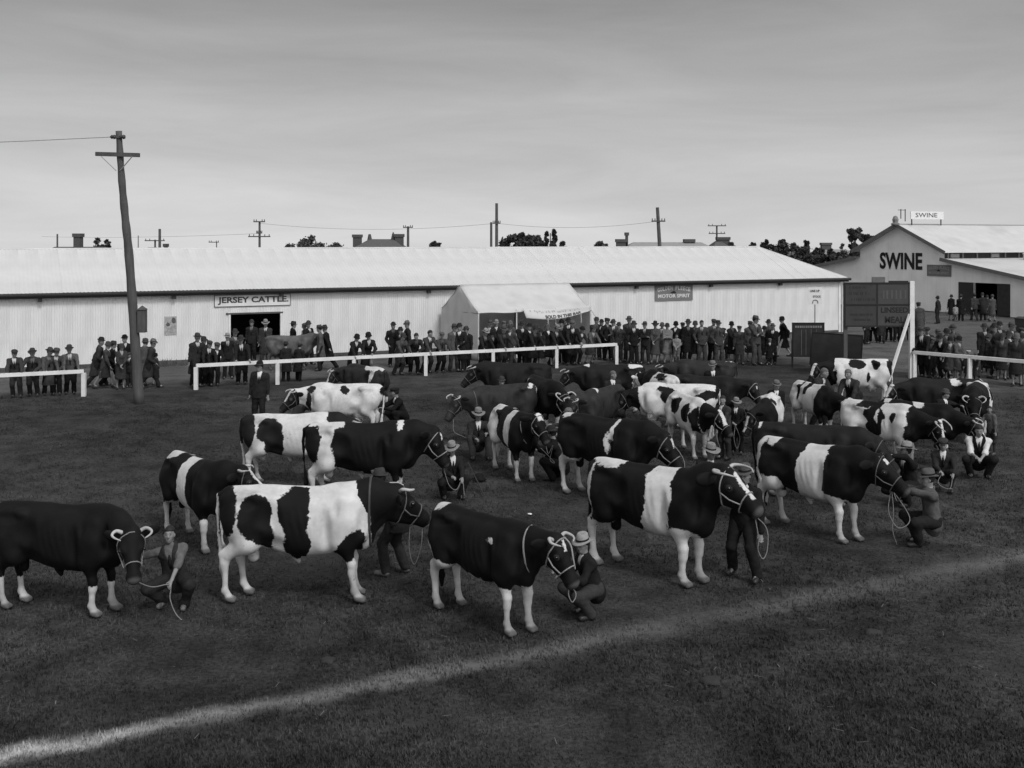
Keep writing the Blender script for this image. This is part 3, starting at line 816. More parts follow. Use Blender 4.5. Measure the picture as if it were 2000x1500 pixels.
def far_pole(px, top, Y, label, arms=(), lean=0.0, rad=.13, twin=False):
    P = at(px, 600, Y); P.z = 0
    zt = at(px, top, Y).z
    r = empty('telegraph_pole', P); tag(r, label, 'pole', 'telegraph poles beyond the shed roof')
    MB().tube([(lean, 0, 0), (0, 0, zt)], [rad, rad * .7], 8).build('shaft', M_POLE, r)
    for py, hw, dx in arms:
        z = at(px, py, Y).z; f_ = lean * (1 - z / zt)
        MB().bar((f_ - hw + dx, -.12, z), (f_ + hw + dx, -.12, z), .1, .1).build('cross_arm', M_POLE, r)
        for q in (-.9, -.5, .5, .9): MB().box((f_ + dx + q * hw - .03, -.15, z + .05), (f_ + dx + q * hw + .03, -.09, z + .2)).build('insulator', M_PORCELAIN, r)
    if twin: MB().tube([(-.42, 0, 0), (-.42, 0, at(px, 434, Y).z)], [rad * .7, rad * .6], 8).build('stay_post', M_POLE, r)
far_pole(507, 432, 95, 'far pole with two cross arms above the roof near the doorway sign', ((433, .5, 0), (455, .25, 0), (462, .95, 0)))
far_pole(970, 397, 85, 'tallest thin far pole rising behind the roof left of the dark trees', ((436, .3, 0),), 0, .15, True)
far_pole(1284, 405, 80, 'leaning far pole with one cross arm behind the shed roof', ((432, .5, 0),), .45, .17)
far_pole(1400, 440, 120, 'small far pole with two cross arms beyond the shed ridge', ((441, 1.0, 0), (456, .9, 0)))
far_pole(797, 442, 100, 'far pole with a single cross arm beside the finialled house', ((444, .45, 0),), 0, .15)
far_pole(312, 447, 95, 'thick short far pole beside the low dark rooftops', (), 0, .16)
far_pole(303, 468, 110, 'low far pole with wide cross arm next to the thick pole', ((470, 1.0, 0),))
far_pole(112, 457, 110, 'thin far post at the end of the low flat roof', (), 0, .12)
far_pole(270, 460, 120, 'thin bare far post just right of the leaning pole', (), 0, .07)
far_pole(423, 472, 130, 'faint far pole with a small cross arm over the roof ridge', ((473, .6, -.3),), 0, .08)
far_pole(1075, 455, 150, 'slim bare far post behind the poplars', (), 0, .1)
wire('overhead_wire', at(81, 462, 130), at(507, 456, 95), .2, 'faint far wire strung over the left part of the roof')
wire('overhead_wire', at(507, 436, 95), at(970, 436, 85), .5, 'faint far wire between the two middle far poles')
wire('overhead_wire', at(970, 436, 85), at(1284, 432, 80), .4, 'faint far wire between the tallest far pole and the leaning far pole')

# ------------------------------------------------------------------ houses far behind
def far_house(px0, px1, py_ridge, Y, label, roof=M_FARROOF, hip=1.6, chim=(), finials=(), depth=7.0, wallh=3.4):
    A, B = at(px0, 480, Y), at(px1, 480, Y)
    zr = at((px0 + px1) / 2, py_ridge, Y).z
    w = B.x - A.x
    r = empty('house', ((A.x + B.x) / 2, Y, 0)); tag(r, label, 'house')
    MB().box((-w / 2 + .3, -depth / 2 + .3, 0), (w / 2 - .3, depth / 2 - .3, wallh)).build('wall', M_FARWALL, r)
    h2 = min(hip, w / 2 - .1)
    v = [(-w / 2, -depth / 2, wallh), (w / 2, -depth / 2, wallh), (w / 2, depth / 2, wallh), (-w / 2, depth / 2, wallh), (-w / 2 + h2, 0, zr), (w / 2 - h2, 0, zr)]
    rf = MB().add(v, [(0, 1, 5, 4), (1, 2, 5), (2, 3, 4, 5), (3, 0, 4), (3, 2, 1, 0)]).build('roof', roof, r)
    for cx, top, cw in chim:
        q = at(cx, top, Y); x = q.x - (A.x + B.x) / 2
        MB().box((x - cw / 2, -.4, wallh), (x + cw / 2, .4, q.z - .3)).box((x - cw / 2 - .08, -.48, q.z - .3), (x + cw / 2 + .08, .48, q.z)).build('chimney', M_BRICK, rf)
    for fx, top in finials:
        q = at(fx, top, Y); x = q.x - (A.x + B.x) / 2
        MB().tube([(x, 0, zr - .1), (x, 0, zr + .5), (x, 0, q.z)], [.25, .12, .03], 6).build('finial', M_BRICK, rf)
far_house(688, 802, 467, 110, 'far house with hipped roof, finials and two round-topped chimneys', M_FARROOF, 1.7, ((698, 458, .8), (780, 457, .8)), ((722, 459), (768, 453)), 8, 4.2)
far_house(98, 215, 482, 95, 'low long dark roof far behind the shed at left', M_FARDARK, .4, ((153, 456, .55),), (), 5, 4.2)
far_house(283, 312, 483, 105, 'tiny dark rooftop right of the leaning pole', M_FARDARK, .3, (), (), 5, 4.1)
far_house(316, 332, 483, 105, 'tiny dark rooftop beside the thick far pole', M_FARDARK, .3, ((324, 476, .15),), (), 4, 4.1)
far_house(398, 408, 484, 105, 'smallest far dark rooftop standing alone on the skyline', M_FARDARK, .2, (), (), 3, 4.2)
far_house(1206, 1400, 473, 105, 'long pale far roof with chimneys beyond the shed ridge', M_FARPALE, 1.5, ((1214, 467, 1.0), (1224, 454, .2), (1346, 467, .9)), (), 7, 4.2)
far_house(1380, 1425, 470, 118, 'small far roof with square chimney at the end of the pale roof', M_FARROOF, 1.0, ((1412, 463, 1.3),), (), 7, 4.2)
far_house(1590, 1670, 487, 140, 'far house with pale gable and chimney among the dark trees', M_FARPALE, 1.2, ((1613, 474, 1.2),), (), 8, 3.6)

# ------------------------------------------------------------------ trees far behind
def tree(px, py_top, py_bot, half_w, Y, label, kind='round', m=M_LEAF, n=1500, seed=1, name='tree', leaf=.15):
    rng = np.random.default_rng(seed); n = int(n * 2.2)
    P = at(px, 600, Y); P.z = 0
    zt = at(px, py_top, Y).z; zb = max(.8, at(px, py_bot, Y).z - 1.5)
    hw = half_w * Y / F
    r = empty(name, P); tag(r, label, 'tree', 'trees beyond the sheds')
    nc = {'round': 34, 'poplar': 22, 'gum': 20, 'sparse': 16}[kind]
    cs = []
    for i in range(nc):
        t = rng.random()
        z = zb + (zt - zb) * (.15 + .8 * t)
        if kind == 'poplar': ww = hw * (1 - .75 * t)
        elif kind == 'gum': ww = hw * (.35 + .65 * t)
        else: ww = hw * math.sqrt(max(.06, 1 - (1.55 * t - .55) ** 2))
        a = rng.random() * 6.28
        q = ww * (.25 + .72 * rng.random())
        cs.append((math.cos(a) * q, math.sin(a) * q * .8, z, ww * (.16 + .22 * rng.random())))
    # trunk with limbs to the clumps
    m_ = MB(); m_.tube([(0, 0, 0), (.05, 0, zb * .6), (0, .05, zb + (zt - zb) * .4)], [hw * .10 + .08, hw * .07 + .06, .05], 7)
    for c in cs[::2]: m_.tube([(0.02, 0.02, zb * .9), (c[0] * .5, c[1] * .5, (zb + c[2]) / 2), (c[0], c[1], c[2])], [.09, .06, .025], 5)
    m_.build('trunk', M_BARK, r)
    C = np.array(cs)
    pick = rng.integers(0, nc, n)
    d = rng.normal(size=(n, 3)); d /= np.linalg.norm(d, axis=1)[:, None]
    rad = rng.random(n) ** (1 / 2.2) * (1 + .35 * (rng.random(n) > .86))
    zs = .8 if kind != 'poplar' else 1.9
    ctr = C[pick, :3] + d * (C[pick, 3] * rad)[:, None] * np.array([1, 1, zs])
    ctr[:, 2] = np.minimum(ctr[:, 2], zt + .1)
    if kind == 'sparse': ctr += rng.normal(size=(n, 3)) * hw * .08
    a = rng.normal(size=(n, 3)); a /= np.linalg.norm(a, axis=1)[:, None]
    b = np.cross(a, rng.normal(size=(n, 3))); b /= np.linalg.norm(b, axis=1)[:, None]
    s = (leaf * (.6 + .8 * rng.random(n)))[:, None]
    V = np.stack([ctr - a * s, ctr + b * s * .55, ctr + a * s, ctr - b * s * .55], 1).reshape(-1, 3)
    link('crown', np_mesh('crown', V, np.arange(4 * n).reshape(-1, 4), False), m, r)
tree(1018, 455, 482, 45, 95, 'broad dark rounded tree beside the tallest far pole', 'round', M_LEAF, 3600, 1)
tree(1050, 461, 482, 20, 97, 'small feathery dark tree at the edge of the broad one', 'sparse', M_LEAF, 900, 21)
tree(1068, 450, 482, 9, 95, 'slim dark poplar beside the broad rounded tree', 'poplar', M_LEAF, 900, 2)
tree(1083, 446, 482, 13, 96, 'tallest dark poplar right of the slim one', 'poplar', M_LEAF, 1200, 3)
tree(1100, 470, 483, 9, 96, 'low dark shrub top at the foot of the poplars', 'round', M_LEAF, 400, 4)
tree(850, 470, 483, 18, 100, 'small dark bushy treetop over the ridge left of the tent', 'round', M_LEAF, 900, 5)
tree(1172, 471, 482, 20, 110, 'low grey bushy treetop between the poplars and pale roof', 'round', M_LEAF2, 900, 6)
tree(608, 464, 486, 36, 120, 'pale grey loose treetop left of the finialled house', 'sparse', M_LEAF2, 1500, 7)
tree(567, 476, 486, 20, 125, 'thin low treetops at the left of the pale loose tree', 'sparse', M_LEAF2, 500, 8)
tree(655, 474, 486, 18, 125, 'faint small treetop just left of the finialled house chimney', 'sparse', M_LEAF2, 500, 9)
tree(190, 464, 487, 14, 105, 'thin wispy treetop above the low dark roof', 'sparse', M_LEAF2, 380, 10)
tree(208, 467, 487, 12, 104, 'small dark treetop just left of the leaning pole', 'round', M_LEAF, 500, 11)
tree(1428, 470, 482, 9, 112, 'dark rounded bush beside the square chimney', 'round', M_LEAF, 400, 12)
for i, (px, top, hw_, sd_, lb) in enumerate([(1470, 471, 12, 31, 'first low dark treetop in the row behind the shed hip'), (1500, 466, 26, 32, 'second and wider dark treetop behind the shed hip'),
                                             (1535, 462, 32, 33, 'broadest dark tree of the row above the shed hip'), (1572, 467, 26, 34, 'dark pointed tree of the row nearest the far chimney'),
                                             (1625, 484, 22, 35, 'dark tree filling the gap below the far chimney'), (1598, 480, 20, 36, 'low dark tree before the far house with chimney')]):
    tree(px, top, 515, hw_, 108 + i, lb, 'round', M_LEAF, 1700, sd_)
tree(1668, 434, 490, 24, 112, 'tall open-crowned gum tree left of the swine gable', 'gum', M_LEAF, 1500, 40)
tree(1695, 456, 500, 28, 118, 'dark rounded tree behind the swine gable slope', 'round', M_LEAF, 1800, 41)
tree(1720, 460, 500, 16, 121, 'small dark treetop touching the swine shed roof edge', 'round', M_LEAF, 800, 42)
tree(1645, 476, 500, 14, 125, 'thin bare-looking tree under the tall gum', 'sparse', M_LEAF2, 350, 43)

def weeds(pts, name, label, seed):
    rng = np.random.default_rng(seed); V = []
    for (x, y, rr, hh, n) in pts:
        for _ in range(n):
            a = rng.random() * 6.28; q = rr * math.sqrt(rng.random()); bx, by = x + math.cos(a) * q, y + math.sin(a) * q * .5
            h_ = hh * (.4 + .6 * rng.random()) * (1 - .6 * q / rr); t = rng.random() * 6.28; w_ = .025
            V += [(bx - w_, by, -.02), (bx + w_, by, -.02), (bx + math.cos(t) * h_ * .5, by + math.sin(t) * h_ * .5, h_)]
    o = link(name, np_mesh(name, V, np.arange(len(V)).reshape(-1, 3), False), M_LEAF2); tag(o, label, 'weeds', kind='stuff')
wp = []
for px, py, rr, hh, n in ((330, 712, .9, .35, 260), (300, 714, .6, .25, 140), (365, 706, .7, .6, 240), (200, 717, 1.0, .2, 160), (590, 700, .8, .15, 120), (1885, 613, 2.2, .3, 260), (1866, 616, 1.2, .25, 150)):
    G = ground(px, py); wp.append((G.x, G.y, rr, hh, n))
weeds(wp, 'weeds', 'rough weeds growing along the shed wall foot', 6)
# ------------------------------------------------------------------ implicit modelling (one continuous skin per body)
class Prim:
    __slots__ = ('f', 'lo', 'hi', 'k', 'tag')
    def __init__(s, f, lo, hi, k, tag): s.f, s.lo, s.hi, s.k, s.tag = f, np.asarray(lo), np.asarray(hi), k, tag

def rc(a, b, ra, rb, k=0.05, tag='', sq=None, s=1.0):
    """capsule with changing radius; sq/s squashes it along a direction"""
    a = np.asarray(a, float); b = np.asarray(b, float); ba = b - a; bb = max(ba @ ba, 1e-9); R = max(ra, rb)
    sq_ = None if sq is None else np.asarray(sq, float) / np.linalg.norm(sq)
    def f(x, y, z):
        px, py, pz = x - a[0], y - a[1], z - a[2]
        t = np.clip((px * ba[0] + py * ba[1] + pz * ba[2]) / bb, 0, 1)
        qx, qy, qz = px - t * ba[0], py - t * ba[1], pz - t * ba[2]
        if sq_ is not None:
            w = (qx * sq_[0] + qy * sq_[1] + qz * sq_[2]) * (1 / s - 1)
            qx, qy, qz = qx + w * sq_[0], qy + w * sq_[1], qz + w * sq_[2]
        return (np.sqrt(qx * qx + qy * qy + qz * qz) - (ra + (rb - ra) * t)) * (1.0 if s >= 1 or sq_ is None else (s + 1) / 2)
    e = R * max(1.0, s if sq_ is not None else 1.0) + 0.02
    return Prim(f, np.minimum(a, b) - e, np.maximum(a, b) + e, k, tag)

def el(c, r, k=0.05, tag='', M=None):
    c = np.asarray(c, float); r = np.asarray(r, float)
    A = np.eye(3) if M is None else np.asarray(M, float)          # rows are the ellipsoid's axes
    def f(x, y, z):
        px, py, pz = x - c[0], y - c[1], z - c[2]
        u = [(A[i, 0] * px + A[i, 1] * py + A[i, 2] * pz) for i in range(3)]
        k0 = np.sqrt(sum((u[i] / r[i]) ** 2 for i in range(3)))
        k1 = np.sqrt(sum((u[i] / r[i] ** 2) ** 2 for i in range(3))) + 1e-9
        return k0 * (k0 - 1) / k1
    e = np.abs(A.T) @ r + 0.02
    return Prim(f, c - e, c + e, k, tag)

def smin(a, b, k):
    h = np.maximum(k - np.abs(a - b), 0) / k
    return np.minimum(a, b) - h * h * k * 0.25

def field(prims, lo, hi, h):
    lo = np.asarray(lo, float); n = np.ceil((np.asarray(hi) - lo) / h).astype(int) + 1
    ax = [lo[i] + h * np.arange(n[i]) for i in range(3)]
    D = np.full(n, 0.5, np.float32)
    for p in prims:
        m = max(p.k, 0.02) + h
        s = []
        for i in range(3):
            a0 = int(max(0, math.floor((p.lo[i] - m - lo[i]) / h))); a1 = int(min(n[i], math.ceil((p.hi[i] + m - lo[i]) / h) + 1))
            s.append(slice(a0, max(a0, a1)))
        if any(q.stop <= q.start for q in s): continue
        x = ax[0][s[0]][:, None, None]; y = ax[1][s[1]][None, :, None]; z = ax[2][s[2]][None, None, :]
        d = p.f(x, y, z)
        D[tuple(s)] = smin(D[tuple(s)], d, p.k)
    return D, ax

def evalp(prims, P, big=9.0):
    d = np.full(len(P), big)
    for p in prims: d = smin(d, p.f(P[:, 0], P[:, 1], P[:, 2]), p.k)
    return d

def nets(D, lo, h):
    S = D < 0
    a, b, c = D.shape
    cnt = np.zeros((a - 1, b - 1, c - 1), np.int8)
    for i in (0, 1):
        for j in (0, 1):
            for k in (0, 1): cnt += S[i:a - 1 + i, j:b - 1 + j, k:c - 1 + k]
    act = (cnt > 0) & (cnt < 8)
    ids = np.argwhere(act)
    idx = np.full(act.shape, -1, np.int32); idx[act] = np.arange(len(ids))
    acc = np.zeros((len(ids), 3)); num = np.zeros(len(ids))
    cor = [(i, j, k) for i in (0, 1) for j in (0, 1) for k in (0, 1)]
    for p in cor:
        for ax in range(3):
            if p[ax]: continue
            q = list(p); q[ax] = 1
            d0 = D[ids[:, 0] + p[0], ids[:, 1] + p[1], ids[:, 2] + p[2]]; d1 = D[ids[:, 0] + q[0], ids[:, 1] + q[1], ids[:, 2] + q[2]]
            cr = (d0 < 0) != (d1 < 0)
            t = np.where(cr, d0 / np.where(cr, d0 - d1, 1), 0)
            e = np.tile(np.array(p, float), (len(ids), 1)); e[:, ax] += t
            acc += e * cr[:, None]; num += cr
    V = (ids + acc / np.maximum(num, 1)[:, None]) * h + np.asarray(lo)
    Q = []
    for ax in range(3):
        o1, o2 = (ax + 1) % 3, (ax + 2) % 3
        s0 = [slice(None)] * 3; s1 = [slice(None)] * 3
        s0[ax] = slice(0, -1); s1[ax] = slice(1, None)
        for o in (o1, o2): s0[o] = slice(1, -1); s1[o] = slice(1, -1)
        A, B = S[tuple(s0)], S[tuple(s1)]
        for sign in (True, False):
            e = np.argwhere((A == sign) & (B != sign))
            if not len(e): continue
            e = e.copy(); e[:, o1] += 1; e[:, o2] += 1
            def cell(d1_, d2_):
                q = e.copy(); q[:, o1] -= d1_; q[:, o2] -= d2_
                return idx[q[:, 0], q[:, 1], q[:, 2]]
            quad = np.stack([cell(1, 1), cell(0, 1), cell(0, 0), cell(1, 0)], -1)
            Q.append(quad if sign else quad[:, ::-1])
    Q = np.concatenate(Q)
    return V, Q[(Q >= 0).all(1)]

def relax(V, Q, it=1, w=0.5):
    n = len(V)
    for _ in range(it):
        acc = np.zeros_like(V); cnt = np.zeros(n)
        for k in range(4):
            i, j = Q[:, k], Q[:, (k + 1) % 4]
            for d in range(3): acc[:, d] += np.bincount(i, V[j, d], n) + np.bincount(j, V[i, d], n)
            cnt += np.bincount(i, minlength=n) + np.bincount(j, minlength=n)
        V = V * (1 - w) + w * acc / np.maximum(cnt, 1)[:, None]
    return V

def wob(P, fr, seed, oct=3):
    r = np.random.default_rng(seed); out = np.zeros(len(P)); amp = 1.0; tot = 0
    for o in range(oct):
        for _ in range(4):
            k = r.normal(size=3); k = k / np.linalg.norm(k) * fr * (2 ** o)
            out += amp * np.sin(P @ k + r.random() * 6.28) * 0.5
        tot += amp; amp *= 0.5
    return out / tot

def skin(prims, h, cut_ground=True, smooth=1, wrinkle=None, extra=None):
    lo = np.min([p.lo for p in prims], 0) - 0.05; hi = np.max([p.hi for p in prims], 0) + 0.05
    D, ax = field(prims, lo, hi, h)
    if wrinkle:
        amp, fr, seed = wrinkle
        X, Y, Z = np.meshgrid(*ax, indexing='ij')
        near = np.abs(D) < amp * 3 + h * 2
        P = np.stack([X[near], Y[near], Z[near]], -1)
        D[near] += (amp * wob(P, fr, seed)).astype(np.float32)
    if extra is not None: D = extra(D, ax[0][:, None, None], ax[1][None, :, None], ax[2][None, None, :])
    if cut_ground: D = np.maximum(D, -(ax[2][None, None, :] - 0.002)).astype(np.float32)
    V, Q = nets(D, lo, h)
    return relax(V, Q, smooth, 0.5) if smooth else V, Q

def set_attr(me, name, A):
    at_ = me.attributes.new(name, 'FLOAT_COLOR', 'POINT')
    C = np.ones((len(A), 4), np.float32); C[:, :A.shape[1]] = A
    at_.data.foreach_set('color', C.ravel())

def rotm(yaw, pitch, roll=0.0):
    """rows: forward, left, up"""
    cy, sy, cp, sp = math.cos(yaw), math.sin(yaw), math.cos(pitch), math.sin(pitch)
    f = np.array([cp * cy, cp * sy, sp]); l = np.array([-sy, cy, 0.0]); u = np.cross(f, l)
    if roll:
        c, s = math.cos(roll), math.sin(roll); l, u = c * l + s * u, c * u - s * l
    return np.stack([f, l, u])
# ------------------------------------------------------------------ cattle
def coat_material(name, black, white=0.60, rough=0.72):
    m = bpy.data.materials.new(name); m.use_nodes = True
    n, l = m.node_tree.nodes, m.node_tree.links
    b = n['Principled BSDF']; b.inputs['Roughness'].default_value = rough; b.inputs['Specular IOR Level'].default_value = 0.16
    b.inputs['Sheen Weight'].default_value = 0.0; b.inputs['Sheen Roughness'].default_value = 0.4
    at_ = n.new('ShaderNodeAttribute'); at_.attribute_name = 'coat'
    sp = n.new('ShaderNodeSeparateColor'); l.new(at_.outputs['Color'], sp.inputs[0])
    tc = n.new('ShaderNodeTexCoord')
    def noise(sc, det=4):
        t = n.new('ShaderNodeTexNoise'); t.inputs['Scale'].default_value = sc; t.inputs['Detail'].default_value = det
        l.new(tc.outputs['Object'], t.inputs['Vector']); return t.outputs['Fac']
    def mr(v, a, b_, c, d):
        x = n.new('ShaderNodeMapRange')
        for k, q in zip(('From Min', 'From Max', 'To Min', 'To Max'), (a, b_, c, d)): x.inputs[k].default_value = q
        l.new(v, x.inputs['Value']); return x.outputs[0]
    def ma(op, a, b_):
        x = n.new('ShaderNodeMath'); x.operation = op
        for i, q in enumerate((a, b_)):
            if isinstance(q, (int, float)): x.inputs[i].default_value = q
            else: l.new(q, x.inputs[i])
        return x.outputs[0]
    edge = ma('ADD', sp.outputs['Red'], mr(noise(30, 5), 0.3, 0.7, -0.13, 0.13))
    fleck = mr(noise(17, 3), 0.70, 0.74, 0.0, 1.0)
    mask = ma('MULTIPLY', mr(edge, 0.43, 0.57, 0.0, 1.0), ma('SUBTRACT', 1.0, ma('MULTIPLY', fleck, 0.55)))
    stain = mr(noise(2.2, 6), 0.52, 0.72, 1.0, 0.68)
    wv = ma('MULTIPLY', mr(noise(3.0, 5), 0.3, 0.7, 0.84, 1.08), mr(noise(14, 4), 0.3, 0.7, 0.93, 1.06))
    wv = ma('MULTIPLY', ma('MULTIPLY', wv, stain), white)
    bv = ma('MULTIPLY', mr(noise(4.0, 5), 0.3, 0.7, 0.7, 1.35), black)
    col = ma('ADD', ma('MULTIPLY', wv, mask), ma('MULTIPLY', bv, ma('SUBTRACT', 1.0, mask)))
    col = ma('MULTIPLY', col, sp.outputs['Green'])                 # grubby knees, hocks and feet
    hoof = sp.outputs['Blue']
    col = ma('ADD', ma('MULTIPLY', col, hoof), ma('MULTIPLY', ma('SUBTRACT', 1.0, hoof), 0.075))
    l.new(col, b.inputs['Base Color'])
    bp = n.new('ShaderNodeBump'); bp.inputs['Strength'].default_value = 0.25; bp.inputs['Distance'].default_value = 0.012
    mp = n.new('ShaderNodeMapping'); mp.inputs['Scale'].default_value = (30, 60, 60); l.new(tc.outputs['Object'], mp.inputs[0])
    t = n.new('ShaderNodeTexNoise'); t.inputs['Scale'].default_value = 1.6; t.inputs['Detail'].default_value = 3; l.new(mp.outputs[0], t.inputs['Vector'])
    l.new(ma('ADD', t.outputs['Fac'], ma('MULTIPLY', noise(9, 3), 1.2)), bp.inputs['Height']); l.new(bp.outputs[0], b.inputs['Normal'])
    return m
COAT = {'black': coat_material('friesian_coat', 0.0055), 'soft': coat_material('friesian_coat_soft', 0.011), 'brown': coat_material('dark_brown_coat', 0.022, 0.6, 0.6),
        'tan': coat_material('fawn_coat', 0.085, 0.5, 0.6)}

ST = np.array([  # x, top, bottom, half width
    (-1.04, 1.34, 1.08, .08), (-0.98, 1.42, .92, .17), (-0.80, 1.46, .78, .245), (-0.52, 1.475, .72, .275), (-0.22, 1.455, .635, .305),
    (0.08, 1.445, .585, .32), (0.36, 1.455, .585, .305), (0.58, 1.475, .63, .262), (0.75, 1.44, .69, .215), (0.87, 1.36, .78, .16), (0.96, 1.24, .90, .09)])

M_EYE = mat('animal_eye', .006, .12, .1, 5, spec=.6)
EYE = MB().lathe([(0, -.021), (.012, -.017), (.02, -.007), (.021, 0), (.02, .007), (.012, .017), (0, .021)], 10).mesh('eye', True)
def cow_torso(bull, fat=1.0, dip=0.0):
    xs_, top, bot, hw = ST.T.copy()
    if bull: hw = hw * 1.06; bot = bot - 0.01
    else:
        hw = hw * .96; top = top - np.exp(-((xs_ - .05) / .35) ** 2) * .025; bot = bot + np.where(xs_ > .3, .03, 0) - np.exp(-((xs_ + .15) / .3) ** 2) * .02
    hw = hw * fat
    top = top - dip * np.exp(-((xs_ - .05) / .4) ** 2)
    def f(x, y, z):
        xx = np.clip(x, xs_[0], xs_[-1])
        def ip(v): return np.interp(xx, xs_, v)
        # smooth interpolation through a few samples
        T = (ip(top) + np.interp(np.clip(xx - .06, xs_[0], xs_[-1]), xs_, top) + np.interp(np.clip(xx + .06, xs_[0], xs_[-1]), xs_, top)) / 3
        B = (ip(bot) + np.interp(np.clip(xx - .06, xs_[0], xs_[-1]), xs_, bot) + np.interp(np.clip(xx + .06, xs_[0], xs_[-1]), xs_, bot)) / 3
        W = (ip(hw) + np.interp(np.clip(xx - .06, xs_[0], xs_[-1]), xs_, hw) + np.interp(np.clip(xx + .06, xs_[0], xs_[-1]), xs_, hw)) / 3
        zc = B + (T - B) * .48; hh = np.where(z > zc, T - zc, zc - B)
        v = (z - zc) / hh
        w = W * (1 - .06 * np.clip(v, 0, 1) ** 2)
        e = 2.35
        r_ = (np.abs(y / w) ** e + np.abs(v) ** e) ** (1 / e)
        d = (r_ - 1) * np.minimum(w, hh) * .85
        ox = np.maximum(x - xs_[-1], 0) + np.maximum(xs_[0] - x, 0)
        return np.where(ox > 0, np.sqrt(np.maximum(d, 0) ** 2 + ox ** 2), d)
    return Prim(f, (-1.06, -.40, .50), (1.0, .40, 1.52), 0.05, 'torso')

def build_cow(px, py, heading, scale, label, base, strokes, bull=True, neck=(12, 0), head=(-45, 0), legs=(0, 0, 0, 0), coat='black', horns=True,
              res=0.028, halter=True, collar=None, group='show cattle standing in the ring', seed=1, white_legs=(.55, .62), udder=False, tail=True, roll=0.0,
              blaze=None, neck_len=None, name=None, fat=1.0, horn_mat=None, girth=None, legy=1.0, squash=1.0, headk=1.0):
    nm = name or ('bull' if bull else 'cow')
    G = ground(px, py)
    R = math.radians
    rg = random.Random(seed * 31 + 5)
    if not any(legs): legs = tuple(rg.uniform(-.10, .10) for _ in range(4))
    P = []
    P.append(cow_torso(bull, fat))
    # haunch, hips, shoulders
    for s in (-1, 1):
        P.append(el((-.74, .17 * s, 1.08), (.25, .135, .32), .10, 'torso'))
        P.append(el((-.52, (.205 if bull else .225) * s, 1.37), (.085, .06, .055), .08, 'torso'))            # hook bone
        P.append(el((-.96, .10 * s, 1.33), (.06, .06, .06), .08, 'torso'))
        P.append(el((.66, .20 * s, 1.02), (.19, .10, .33), .10, 'torso'))
        P.append(el((.80, .14 * s, .94), (.11, .085, .15), .09, 'torso'))
    P.append(el((.62, 0, 1.43), (.24, .09, .075), .10, 'torso')); P.append(rc((-.95, 0, 1.43), (.5, 0, 1.44), .035, .035, .10, 'torso'))
    P.append(el((.80, 0, .77), (.13, .085, .12), .10, 'torso'))                           # brisket
    # legs: dx of each foot (rear right, rear left, front right, front left)
    LEGP = []
    for i, s in ((0, -1), (1, 1)):
        d = legs[i]
        hip = np.array((-.74, .17 * s, 1.02)); st = np.array((-.63 + .2 * d, .19 * s, .78)); hk = np.array((-.885 + .75 * d, .175 * s * legy, .53)); fl = np.array((-.855 + d, .17 * s * legy, .15)); ho = np.array((-.79 + d, .17 * s * legy, .04))
        q = [rc(hip, st, .19, .145, .10, 'leg'), rc(st, hk + (.05, 0, .09), .135, .064, .08, 'leg'), rc(hk + (.04, 0, .07), hk, .062, .056, .04, 'leg', (0, 1, 0), .8), rc(hk + (-.045, 0, .07), hk + (-.01, 0, -.08), .030, .036, .04, 'leg'), rc(st + (-.12, 0, .0), hk + (-.05, 0, .12), .06, .024, .06, 'leg'),
             rc(hk + (.005, 0, -.03), fl, .046, .038, .05, 'leg'), rc(fl + (-.008, 0, 0), ho + (-.02, 0, .05), .050, .042, .03, 'leg'), rc(ho + (-.025, .028, .02), ho + (.05, .030, -.005), .042, .036, .02, 'leg'), rc(ho + (-.025, -.028, .02), ho + (.05, -.030, -.005), .042, .036, .02, 'leg')]
        LEGP += q
    for i, s in ((2, -1), (3, 1)):
        d = legs[i]
        eb = np.array((.56 + .15 * d, .19 * s, .80)); kn = np.array((.61 + .6 * d, .17 * s * legy, .44)); fl = np.array((.60 + d, .165 * s * legy, .145)); ho = np.array((.66 + d, .165 * s * legy, .04))
        q = [rc((.64, .19 * s, 1.05), eb, .15, .125, .10, 'leg'), rc(eb, kn + (0, 0, .08), .118, .058, .07, 'leg'), rc(kn + (.012, 0, .05), kn + (.008, 0, -.055), .063, .052, .04, 'leg'),
             rc(kn + (0, 0, -.06), fl, .044, .039, .04, 'leg'), rc(fl + (-.008, 0, 0), ho + (-.02, 0, .05), .050, .042, .03, 'leg'), rc(ho + (-.025, .028, .02), ho + (.052, .031, -.005), .043, .037, .02, 'leg'), rc(ho + (-.025, -.028, .02), ho + (.052, -.031, -.005), .043, .037, .02, 'leg')]
        LEGP += q
    P += LEGP
    if udder:
        P.append(el((-.45, 0, .66), (.20, .15, .17), .06, 'udder'))
        for a, b in ((-.52, .07), (-.52, -.07), (-.36, .07), (-.36, -.07)): P.append(rc((a, b, .54), (a, b, .46), .024, .018, .02, 'udder'))
    if bull:
        P.append(rc((-.62, 0, .72), (-.62, 0, .56), .07, .075, .04, 'udder')); P.append(rc((-.05, 0, .57), (-.02, 0, .49), .06, .028, .05, 'torso'))
    # neck
    nb = np.array((.68, 0, 1.15)); L = neck_len or (.52 if bull else .60)
    np_, ny = R(neck[0]), R(neck[1])
    poll = nb + L * np.array((math.cos(np_) * math.cos(ny), math.cos(np_) * math.sin(ny), math.sin(np_))) + np.array((.05, 0, .06))
    mid = (nb + poll) / 2 + np.array((0, -.03 * math.sin(ny), .05 if bull else .01))
    r0, r1, r2 = (.30, .25, .17) if bull else (.265, .195, .14)
    dirn = poll - nb; latn = np.array((-math.sin(ny), math.cos(ny), 0.0))
    NP = [rc(nb, mid, r0, r1, .12, 'neck', latn, .66), rc(mid, poll, r1, r2, .10, 'neck', latn, .70)]
